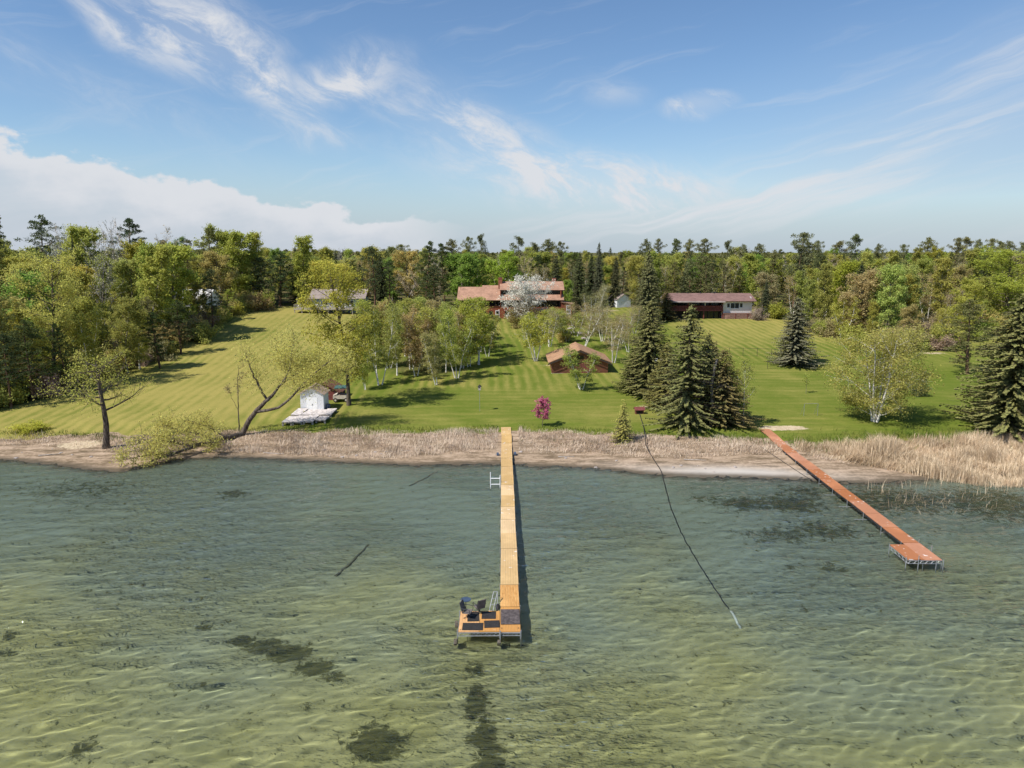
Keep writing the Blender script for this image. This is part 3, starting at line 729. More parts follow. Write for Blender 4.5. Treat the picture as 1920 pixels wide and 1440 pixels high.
def red_house():
    h = thing('red_house', 'red house with orange-red stepped roof and chimney behind the white blossoming tree', 'house', (-.2, 179.3, 5.95))
    # left wing
    g = Geo().box(-13.0, -2.8, 0, .2, -1.2, 3.2).box(-13.0, -12.8, .2, 10.5, -1.2, 5.0).box(-12.8, -2.8, 10.3, 10.5, -1.2, 5.0)
    obj('wing_wall', g, M['red_wall'], h)
    g = Geo(); g.add([(-13, .2, 5.0), (-13, 10.5, 5.0), (-13, 5.2, 7.9)], None, [(0, 2, 1)]); obj('wing_gable', g, M['red_wall'], h)
    obj('recess', Geo().box(-12.75, -2.85, 1.6, 1.75, 3.2, 5.1).box(-12.75, -2.85, .21, 1.6, 3.1, 3.19), M['shade_dark'], h)
    for x in (-11.5, -9, -6.5, -4): obj('porch_post', Geo().box(x - .08, x + .08, .02, .18, 3.203, 4.9), M['shutter'], h)
    for x0, x1 in ((-11.3, -9.2), (-8.8, -6.7), (-6.3, -4.2)): window(h, x0, x1, 3.35, 4.7, 1.57, 'shutter', 1, sill=False)
    roof_pair(h, 'wing_roof', -13.6, -7.5, -.9, 5.2, 11.2, 4.75, 7.75, 4.9, 'roof_red')
    roof_pair(h, 'wing_roof', -7.49, -2.6, -.9, 5.9, 11.3, 4.753, 8.12, 5.0, 'roof_red')
    for x0, x1 in ((-11.6, -10.5), (-9.8, -8.7), (-7.6, -6.4), (-5.6, -4.7)): window(h, x0, x1, .5, 2.0, 0, 'shutter', 0)
    door(h, -4.0, -2.95, 0, 2.15, 0, 'door_w')
    # main block
    g = Geo().box(-2.79, 12.6, -.3, -.1, -1.2, 3.0).box(-2.79, -2.6, -.1, 10.5, -1.2, 7.0).box(12.4, 12.6, -.1, 10.5, -1.2, 7.0).box(-2.6, 12.4, 10.3, 10.5, -1.2, 7.0)
    obj('main_wall', g, M['red_wall'], h)
    obj('main_recess', Geo().box(-2.55, 12.35, 1.3, 1.45, 3.0, 5.0), M['shade_dark'], h)
    for x0, x1 in ((-1.5, 1), (2, 5), (6, 8.4), (9.2, 11.6)): window(h, x0, x1, 3.2, 4.6, 1.27, 'shutter', 1, sill=False)
    for x in (-2.4, 1.5, 5.5, 8.8, 12.2): obj('porch_post', Geo().box(x - .08, x + .08, -.28, -.12, 3.003, 4.75), M['shutter'], h)
    obj('lower_roof', Geo().slab([(-2.55, -1.0, 4.78), (13.2, -1.0, 4.78), (13.2, 1.5, 6.1), (-2.55, 1.5, 6.1)], .16), M['roof_red'], h)
    obj('clerestory', Geo().box(-2.7, 13.0, 1.3, 1.45, 6.02, 7.4), M['shade_dark'], h)
    for k in range(7): window(h, -2.4 + 2.18 * k, -.4 + 2.18 * k, 6.3, 7.25, 1.28, 'shutter', 0, sill=False)
    obj('clerestory_side', Geo().box(12.8, 13.1, 1.46, 9, 5.2, 7.45), M['red_wall'], h)
    roof_pair(h, 'upper_roof', -2.9, 13.4, .8, 5.6, 11.3, 7.2, 9.15, 5.4, 'roof_red')
    c = obj('chimney', Geo().box(-3.3, -2.3, 4.2, 5.2, 6.5, 10.1).box(-3.4, -2.2, 4.1, 5.3, 9.9, 10.05), M['chimney'], h)
    obj('flue', Geo().box(-3.0, -2.6, 4.5, 4.9, 10.1, 10.35), M['steel_dark'], c)
    c = obj('chimney', Geo().box(10.6, 11.6, 6.5, 7.3, 7.0, 9.9), M['chimney'], h); obj('flue', Geo().box(10.9, 11.3, 6.7, 7.1, 9.9, 10.1), M['steel_dark'], c)
    # red porch at the right end
    obj('porch_wall', Geo().box(12.61, 15.2, -.9, 4, .3, 3.9), M['red_wall'], h)
    obj('porch_roof', Geo().slab([(12.5, -1.2, 4.35), (15.6, -1.2, 3.85), (15.6, 4.2, 3.85), (12.5, 4.2, 4.35)], .14), M['roof_red'], h)
    door(h, 13.8, 14.9, 1.2, 3.5, -.9, 'door_w')
    obj('step', Geo().box(13.4, 15.2, -1.8, -.95, .2, 1.15), M['stone'], h)
    for x0, x1 in ((8.4, 9.4), (10.2, 11.4)): window(h, x0, x1, .9, 2.2, -.3, 'shutter', 0)
    window(h, -1.6, -.5, .6, 2.0, -.3, 'shutter', 0)
red_house()

def maroon_house():
    h = thing('long_house', 'long low house with maroon roof, balcony and white end above the striped lawn', 'house', (39.6, 178.4, 5.85))
    obj('lower_wall', Geo().box(.4, 13.2, 1.6, 1.8, -1, 2.15).box(.4, .6, 1.8, 8, -1, 4.75).box(.6, 20.9, 7.8, 8, -1, 4.75), M['shade_dark'], h)
    for x0, x1 in ((8.4, 9.9), (10.0, 11.4), (11.6, 13.0), (5.2, 7.0)): window(h, x0, x1, .05, 2.0, 1.57, 'shutter', 0, sill=False)
    obj('balcony_floor', Geo().box(0, 13.3, -.2, 1.75, 2.15, 2.32), M['maroon'], h)
    for x in (.15, 3.6, 8.5, 13.15): obj('post', Geo().box(x - .1, x + .1, -.15, .05, -.8 if x > 1 else -.6, 2.147), M['maroon'], h)
    for x in (.15, 4.5, 8.75, 13.15): obj('upper_post', Geo().box(x - .09, x + .09, -.12, .04, 3.47, 4.6), M['pale_wall'] if x == 8.75 else M['maroon'], h)
    r = obj('railing', Geo().box(0, 13.3, -.2, -.12, 3.36, 3.46).box(0, 13.3, -.2, -.12, 2.323, 2.43), M['maroon'], h)
    g = Geo()
    for k in range(90): x = .06 + k * .147; g.box(x, x + .095, -.185, -.14, 2.433, 3.357)
    obj('balusters', g, M['maroon'], r)
    obj('upper_wall', Geo().box(.4, 13.2, 1.81, 1.98, 2.2, 4.7), M['shade_dark'], h)
    for k in range(5): window(h, .9 + k * 2.45, 2.9 + k * 2.45, 2.9, 4.4, 1.76, 'shutter', 1, sill=False)
    obj('white_wall', Geo().box(13.35, 20.6, .3, .5, 1.6, 4.75).box(20.4, 20.6, .5, 7.8, 1.6, 4.75).box(13.35, 13.5, .5, 1.9, -1, 4.7), M['pale_wall'], h)
    window(h, 14.3, 15.1, 2.95, 4.1, .3, 'frame_w', 0); window(h, 15.2, 17.4, 2.75, 4.15, .3, 'frame_w', 1); window(h, 17.5, 18.3, 2.95, 4.1, .3, 'frame_w', 0)
    r = roof_pair(h, 'roof', -.6, 21.4, -.75, 4.4, 8.9, 4.66, 6.35, 4.7, 'roof_maroon')
    obj('gable', Geo().box(20.45, 20.58, .8, 7.6, 4.753, 5.6), M['pale_wall'], h)
    g = Geo().slab([(-.6, -1.5, 4.42), (13.5, -1.5, 4.42), (13.5, -.76, 4.64), (-.6, -.76, 4.64)], .1); obj('porch_eave', g, M['roof_grey'], r)
    for x in (2.6, 5.3, 8.6, 12.1, 16): obj('vent', Geo().box(x - .12, x + .12, 4.2, 4.5, 6.3, 6.62), M['steel_dark'], r)
    # lattice faced terrace wall
    w = thing('lattice_wall', 'pinkish lattice-faced terrace wall below the white house end', 'wall', (53.0, 178.0, 5.85))
    obj('core', Geo().box(0, 9.2, .06, .5, -1.2, 1.55), M['lattice'], w)
    g = Geo()
    for k in range(46):
        x = k * .2
        g.slab([(x, -.012, -.3), (x + .06, -.012, -.3), (x + 1.80 if x + 1.8 < 9.2 else 9.2, -.012, 1.5), (x + 1.74 if x + 1.74 < 9.14 else 9.14, -.012, 1.5)], .03)
        if k > 8: g.slab([(x, .028, -.3), (x + .06, .028, -.3), (x - 1.74, .028, 1.5), (x - 1.80, .028, 1.5)], .03)
    obj('lattice', g, M['lattice'], w)
    obj('cap', Geo().box(-.1, 9.3, -.08, .55, 1.553, 1.65), M['lattice'], w)
    for x in (0, 3, 6, 9.1): obj('post', Geo().box(x - .06, x + .06, -.12, -.05, -1.2, 1.55), M['maroon'], w)
maroon_house()

def grey_house():
    h = thing('grey_house', 'blue-grey house with brown-grey roof and raised deck at the top of the left lawn', 'house', (-50.6, 187.6, 6.5))
    obj('wall', Geo().box(-2.5, 11, 2, 2.2, -1, 3.9).box(-2.5, -2.3, 2.2, 9, -1, 3.9).box(10.8, 11, 2.2, 9, -1, 3.9), M['blue_wall'], h)
    g = Geo(); g.add([(-2.5, 2, 3.9), (-2.5, 9, 3.9), (-2.5, 5.5, 6)], None, [(0, 2, 1)]); obj('gable', g, M['blue_wall'], h)
    roof_pair(h, 'roof', -3.3, 11.8, 1.2, 5.5, 9.8, 3.9, 6.25, 3.9, 'roof_grey')
    for x0, x1 in ((.2, 1.6), (3, 5), (6.5, 8.5)): window(h, x0, x1, 2.0, 3.4, 2, 'frame_w', 1)
    door(h, 1.9, 2.8, 1.6, 3.6, 2, 'door_w')
    for x0, x1 in ((0, 1.4), (3, 4.6)): window(h, x0, x1, -.2, .9, 2, 'frame_w', 0)
    d = obj('deck', Geo().box(-6.5, 9, -1.5, 1.98, 1.35, 1.5).box(-6.5, 9, -1.53, -1.47, 1.15, 1.349), M['grey_wood'], h)
    for x in (-6.3, -4.4, -2.4, 0, 2.5, 5, 8.8): obj('deck_post', Geo().box(x - .09, x + .09, -1.42, -1.24, -1.2, 1.347), M['grey_wood'], d)
    r = obj('railing', Geo().box(-6.5, 9, -1.5, -1.42, 2.4, 2.5).box(-6.5, -6.42, -1.41, 1.9, 2.4, 2.5), M['grey_wood'], h)
    g = Geo()
    for k in range(104): x = -6.45 + k * .149; g.box(x, x + .045, -1.48, -1.44, 1.503, 2.397)
    obj('balusters', g, M['grey_wood'], r)
    for x in (-6.4, -4.2, -3.6): obj('tall_post', Geo().box(x - .06, x + .06, 1.5, 1.62, 1.503, 4.1), M['grey_wood'], r)
    obj('lower_slope', Geo().box(-2.3, 6, 1.5, 1.97, -1.2, .2), M['blue_wall'], h)
    for k, x in enumerate((-5.6, -.9, 1.0, 4.5, 6.6)):
        t = thing('deck_chair', ['white chair at the open end of the raised deck', 'white chair by the deck door of the grey house', 'white chair right of the deck door', 'white chair far along the raised deck', 'last white chair along the raised deck'][k], 'chair', (-50.6 + x, 187.4, 8.0), .3 * (k % 3 - 1), 'white chairs on the raised deck')
        obj('seat', Geo().slab([(-.3, -.3, .42), (.3, -.3, .42), (.3, .3, .40), (-.3, .3, .40)], .06), M['white_plain'], t)
        obj('backrest', Geo().slab([(-.3, .3, .42), (.3, .3, .42), (.28, .5, 1.05), (-.28, .5, 1.05)], .05), M['white_plain'], t)
        for sx in (-1, 1):
            for sy in (-1, 1): obj('leg', Geo().box(sx * .27 - .03, sx * .27 + .03, sy * .26 - .03, sy * .26 + .03, 0, .36), M['white_plain'], t)
grey_house()

def hidden_house():
    h = thing('white_house', 'white house mostly hidden by trees of the left wood', 'house', (-79, 165, 7.6))
    obj('wall', Geo().box(-7, 8, 0, .2, -1.5, 4.2).box(-7, -6.8, .2, 8, -1.5, 4.2).box(7.8, 8, .2, 8, -1.5, 4.2), M['white'], h)
    g = Geo(); g.add([(8, 0, 4.2), (8, 8, 4.2), (8, 4, 6.2)], None, [(0, 1, 2)]); obj('gable', g, M['white'], h)
    roof_pair(h, 'roof', -7.6, 8.6, -.6, 4, 8.6, 4.1, 6.3, 4.1, 'pale_wall')
    for x in (-5.4, -2, 1.5, 5): window(h, x, x + 1.5, 1.4, 2.8, 0, 'frame_w', 1)
hidden_house()

def small_gable(name, label, cat, loc, w, dep, ze, zp, wall, roof, ov=.3, rz=0):
    h = thing(name, label, cat, loc, rz)
    for yy, dn in ((0, 1), (dep, -1)):
        g = Geo(); gable_wall(g, -w / 2, w / 2, yy, -.6, ze, zp, dirn=dn); obj('end_wall', g, M[wall], h)
    obj('side_wall', Geo().box(-w / 2, -w / 2 + .12, .153, dep - .153, -.6, ze - .02).box(w / 2 - .12, w / 2, .153, dep - .153, -.6, ze - .02), M[wall], h)
    s = (zp - ze) / (w / 2); xo = w / 2 + ov
    r = obj('roof', Geo().slab([(-xo, -ov, ze - s * ov + .12), (0, -ov, zp + .12), (0, dep + ov, zp + .12), (-xo, dep + ov, ze - s * ov + .12)], .10), M[roof], h)
    obj('roof_slope', Geo().slab([(.002, -ov, zp + .118), (xo, -ov, ze - s * ov + .12), (xo, dep + ov, ze - s * ov + .12), (.002, dep + ov, zp + .118)], .10), M[roof], r)
    obj('ridge_cap', Geo().slab([(-.12, -ov - .01, zp + .11), (.12, -ov - .01, zp + .11), (.12, dep + ov + .01, zp + .135), (-.12, dep + ov + .01, zp + .135)], .02), M[roof], r)
    return h, r
h, r = small_gable('garage', 'low brown-red garage with wide tan gable roof behind the little lawn birch', 'garage', (11.6, 119.8, 2.1), 9.6, 9.0, 2.15, 4.1, 'brick_wall', 'roof_brown', .65)
obj('bargeboard', Geo().slab([(-5.5, -.70, 1.80), (-5.5, -.70, 1.55), (0, -.70, 3.80), (0, -.70, 4.05)][::-1], .05).slab([(0, -.70, 4.05), (0, -.70, 3.80), (5.5, -.70, 1.55), (5.5, -.70, 1.80)][::-1], .05), M['shutter'], r)
obj('garage_door', Geo().box(-1.9, 1.9, -.04, .05, -.1, 2.0), M['maroon'], h)
obj('gable_window', Geo().box(-.6, .6, -.05, .05, 2.5, 3.1), M['pane'], h)
obj('foundation', Geo().box(-4.9, 4.9, -.12, 9.1, -.6, .06), M['stone'], h)

h, r = small_gable('shed', 'small white gabled shed by the lake with stacked dock panels before it', 'shed', (-27.25, 94.6, 1.12), 3.15, 2.7, 2.5, 3.35, 'white', 'roof_tan', .28)
d = obj('door', Geo().box(-.75, .75, -.035, .01, .02, 1.95), M['white_plain'], h)
obj('handle', Geo().box(.02, .08, -.09, -.04, .9, 1.1), M['steel_dark'], d)
obj('roof_vent', Geo().box(-.05, .5, 1.5, 1.85, 3.10, 3.32), M['steel_dark'], r)
t = thing('water_barrel', 'blue plastic barrel against the shaded side of the white shed', 'barrel', (-25.25, 95.3, 1.15))
obj('body', Geo().tube([(0, 0, 0), (0, 0, .15), (0, 0, .45), (0, 0, .75), (0, 0, .9)], [.27, .31, .33, .31, .27], 16, True), M['blue'], t)
obj('lid', Geo().disc((0, 0, .9), .25, .04, 16), M['steel_dark'], t)
small_gable('storage_shed', 'brown-roofed low shed behind the white shed', 'shed', (-27.2, 101.0, 1.35), 4.2, 3.4, 1.3, 2.5, 'maroon', 'tarp', .4)
small_gable('garden_shed', 'little white shed between the two houses', 'shed', (31.9, 203.2, 7.0), 4.4, 5, 2.3, 3.7, 'white', 'roof_grey', .3, .35)

def panels():
    rr = np.random.default_rng(2)
    k = 0
    names = ['farther row, leftmost', 'farther row, second from left', 'farther row, third from left', 'farther row, beside the barrel', 'nearer row, leftmost', 'nearer row, second from left', 'nearer row, third from left', 'nearer row, the short one at the right end']
    for row in range(2):
        for c in range(4):
            x = -29.3 + 1.34 * c + rr.normal() * .03; y0 = (91.3, 87.9)[row] + rr.normal() * .08 + (.9 if (row, c) == (1, 3) else 0)
            l = 3.25 - (.9 if (row, c) == (1, 3) else 0)
            x += .1 * (1 - row)
            z = float(ground_z(x, y0 + 1.6)) + .42 + rr.normal() * .02
            t = thing('stored_dock', 'weathered pale dock section on the grass, ' + names[k], 'dock section', (x, y0, z), rr.normal() * .012, 'dock sections stored before the white shed')
            t.rotation_euler = (.02 * rr.normal() + .008, .015 * rr.normal(), t.rotation_euler[2])
            g = Geo(); nb = 7
            for b in range(nb): g.box(.02 + b * 1.3 / nb, .02 + (b + 1) * 1.3 / nb - .012, 0, l, -.04 + .004 * rr.normal(), .004 * rr.normal())
            obj('boards', g, M['pale_boards'], t)
            obj('frame', Geo().box(.04, .1, .02, l - .02, -.2, -.055).box(1.2, 1.26, .02, l - .02, -.2, -.055).box(.101, 1.199, .02, .08, -.19, -.055), M['grey_wood'], t)
            for px in (.1, 1.2):
                for py in (.2, l - .2): obj('block', Geo().box(px - .1, px + .1, py - .1, py + .1, -.62, -.203), M['grey_wood'], t)
            k += 1
M['pale_boards'] = plain('pale_weathered_boards', (.56, .51, .49), .85, var=.32, scale=2.2)
panels()

def cart():
    t = thing('utility_cart', 'cream utility cart with teal canopy parked behind the white shed', 'cart', (-24.6, 100.2, 1.4), .1)
    obj('body', Geo().box(-1.1, 1.1, -.55, .55, .45, .95).slab([(-1.1, -.55, .95), (-.5, -.55, 1.2), (-.5, .55, 1.2), (-1.1, .55, .95)], .08), M['cream'], t)
    obj('seat', Geo().box(-.2, .5, -.45, .45, .953, 1.1).box(.45, .6, -.45, .45, 1.103, 1.6), M['shutter'], t)
    obj('canopy', Geo().slab([(-.9, -.7, 2.05), (1.1, -.7, 2.05), (1.0, .7, 2.25), (-.8, .7, 2.25)], .1), M['teal'], t)
    for x, y in ((-.8, -.55), (1, -.55), (-.8, .55), (1, .55)): obj('canopy_post', Geo().bar((x, y, .9), (x, y, 2.0), .025), M['steel_dark'], t)
    for x, y in ((-.75, -.6), (.75, -.6), (-.75, .6), (.75, .6)):
        w = obj('wheel', Geo().tube([(x, y - .1, .3), (x, y, .3), (x, y + .1, .3)], .3, 16, True), M['black'], t)
        obj('rim', Geo().tube([(x, y - .115, .3), (x, y, .3), (x, y + .115, .3)], .15, 12, True), M['cream'], w)
cart()

# ------------------------------------------------------------------ small things on the shore and lawn
t = thing('birdhouse', 'grey birdhouse on a tall thin pole in the middle of the lawn', 'birdhouse', (-4.4, 94.6, 1.15))
obj('pole', Geo().bar((0, 0, -.2), (0, 0, 3.0), .03), M['galv'], t)
g = Geo(); gable_wall(g, -.18, .18, -.2, 3.0, 3.5, 3.68, .36); b = obj('box', g, M['grey_wood'], t)
obj('entrance', Geo().tube([(0, -.215, 3.35), (0, -.2, 3.35), (0, -.19, 3.35)], .06, 10, True), M['shade_dark'], b)
obj('roof', Geo().slab([(-.27, -.3, 3.46), (0, -.3, 3.74), (0, .28, 3.74), (-.27, .28, 3.46)], .03).slab([(.001, -.3, 3.74), (.27, -.3, 3.46), (.27, .28, 3.46), (.001, .28, 3.74)], .03), M['shutter'], t)
t = thing('pump_box', 'small red-brown roofed pump box on the lawn edge, hose running from it', 'pump box', (17.1, 93.1, 1.15), .05)
obj('box', Geo().box(-.55, .55, -.3, .35, -.1, .55), M['brick_wall'], t)
obj('roof', Geo().slab([(-.7, -.5, .62), (.7, -.5, .62), (.7, .05, .98), (-.7, .05, .98)], .06).slab([(-.7, .051, .98), (.7, .051, .98), (.7, .5, .66), (-.7, .5, .66)], .06), M['maroon'], t)
obj('opening', Geo().box(-.4, .4, -.32, -.29, .1, .45), M['shade_dark'], t)
obj('leg', Geo().box(-.52, -.44, -.26, -.18, -.5, -.103).box(.44, .52, -.26, -.18, -.5, -.103), M['grey_wood'], t)

def smooth_path(p, n):
    p = np.array(p, float); s = np.r_[0, np.cumsum(np.linalg.norm(np.diff(p, axis=0), axis=1))]
    u = np.linspace(0, s[-1], n); q = np.stack([np.interp(u, s, p[:, k]) for k in range(3)], -1)
    for _ in range(6): q[1:-1] = (q[:-2] + 2 * q[1:-1] + q[2:]) / 4
    return q
HOSE = [(17.1, 92.8), (16.75, 89.2), (16.4, 85.8), (15.3, 78.7), (15.47, 74.9), (15.6, 71.2), (14.95, 66), (14.33, 60.9), (13.93, 54.7), (13.92, 49.6), (14.05, 44.6), (14.24, 41.9), (14.15, 40.4)]
hp = smooth_path([(x, y, 0) for x, y in HOSE], 150)
hp[:, 2] = ground_z(hp[:, 0], hp[:, 1]) + .05
hp[:, 2] += .5 * np.exp(-((hp[:, 1] - 81) / 4) ** 2)
t = thing('water_hose', 'long black water hose running from the pump box out across the lake', 'hose', (0, 0, 0))
hs = obj('hose', Geo().tube(hp[:-7], .045, 7, True), M['black'], t)
hs.cycles.is_caustics_receiver = True
ip = obj('intake_pipe', Geo().tube(hp[-7:] + np.array([0, 0, .02]), .085, 9, True), M['hose_end'], t)
cb = smooth_path([(28.39, 79.5, .7), (29, 76, .42), (29.74, 70.4, .15), (30.08, 68.5, .05), (30.4, 66, -.1)], 40)
tag(obj('mooring_cable', Geo().tube(cb, .022, 5, True), M['steel_dark']), 'thin dark cable on the beach beside the orange dock', 'cable')
def sunk_log(a, b, r, label):
    p = smooth_path([a, ((a[0] + b[0]) / 2 + .12, (a[1] + b[1]) / 2, 0), b], 14)
    p[:, 2] = ground_z(p[:, 0], p[:, 1]) + r * .6
    rr = np.random.default_rng(int(r * 1000)); p[:, 0] += rr.normal(size=14) * .04
    o = obj('sunken_log', Geo().tube(p, np.linspace(r, r * .55, 14), 8, True), M['log']); tag(o, label, 'log'); o.cycles.is_caustics_receiver = True
sunk_log((-12.7, 47.6, 0), (-11.4, 53.0, 0), .13, 'long sunken log left of the yellow dock, far from shore')
sunk_log((-10.1, 67.0, 0), (-7.85, 71.5, 0), .11, 'sunken log near the beach left of the yellow dock')

def fence(pts, h, label):
    t = thing('wire_fence', label, 'fence', (pts[0][0], pts[0][1], 0))
    o = np.array([pts[0][0], pts[0][1], 0])
    P = []
    for (a, b) in zip(pts[:-1], pts[1:]):
        n = max(1, round(math.dist(a, b) / 2.8))
        P += [(a[0] + (b[0] - a[0]) * k / n, a[1] + (b[1] - a[1]) * k / n) for k in range(n)]
    P.append(pts[-1]); P = [np.array([x, y, float(ground_z(x, y))]) - o for x, y in P]
    for p in P: obj('post', Geo().bar(p - (0, 0, .4), p + (0, 0, h + .05), .035, 6), M['steel_dark'], t)
    for k, z in enumerate((.15, .45, .75, 1.05, h)):
        obj('top_rail' if k == 4 else 'wire', Geo().tube(np.array([p + (0, 0, z) for p in P]), .025 if k == 4 else .008, 5, True), M['steel_dark'], t)
fence([(31, 134.5), (44, 134), (57, 132.5)], 1.5, 'wire fence crossing the lower edge of the striped right lawn')
fence([(44.9, 123.2), (54.5, 124.9), (57, 132.5)], 1.4, 'wire fence corner beside the lone brown-grey spruce')
t = thing('net_frame', 'thin pale net frame standing on the right lawn', 'goal', (39.6, 91.8, 1.1), .1)
for x in (-.95, .95): obj('post', Geo().bar((x, 0, -.2), (x, 0, 1.75), .025), M['galv'], t)
obj('cross_bar', Geo().bar((-.95, 0, 1.75), (.95, 0, 1.75), .025), M['galv'], t)
for x in (-.95, .95): obj('brace', Geo().bar((x, 0, 1.7), (x, .9, 0), .018), M['galv'], t)

def stone_mesh(seed):
    r = np.random.default_rng(seed); g = Geo()
    th = np.arange(7) * 2 * math.pi / 7; v = []
    for z, rr in ((-.3, .7), (0, 1), (.45, .8), (.62, .35)):
        q = rr * (1 + .22 * r.normal(size=7)); v.append(np.stack([q * np.cos(th), q * np.sin(th), np.full(7, z) + .06 * r.normal(size=7)], -1))
    i = np.arange(7); j = (i + 1) % 7
    g.add(np.vstack(v), np.vstack([np.stack([i + 7 * k, j + 7 * k, j + 7 * k + 7, i + 7 * k + 7], -1) for k in range(3)]))
    g.add([(0, 0, .64)] + [tuple(p) for p in v[3]], None, [(0, 1 + a, 1 + (a + 1) % 7) for a in range(7)])
    return g.mesh('stone')
sm = [stone_mesh(k) for k in range(4)]
for m_ in sm: m_.materials.append(M['stone'])
rr = np.random.default_rng(4)
for k in range(16):
    x, y = 11.8 + rr.normal() * 1.6, 160 + rr.normal() * 4.5
    o = obj('boulder', sm[k % 4], None); s = rr.uniform(.35, .8); o.scale = (s, s * rr.uniform(.7, 1.1), s * .8); o.location = (x, y, float(ground_z(x, y)))
    o.rotation_euler = (0, 0, rr.random() * 6); tag(o, 'pinkish-grey boulder of the rock garden below the red house porch', 'boulder', 'rock garden boulders')
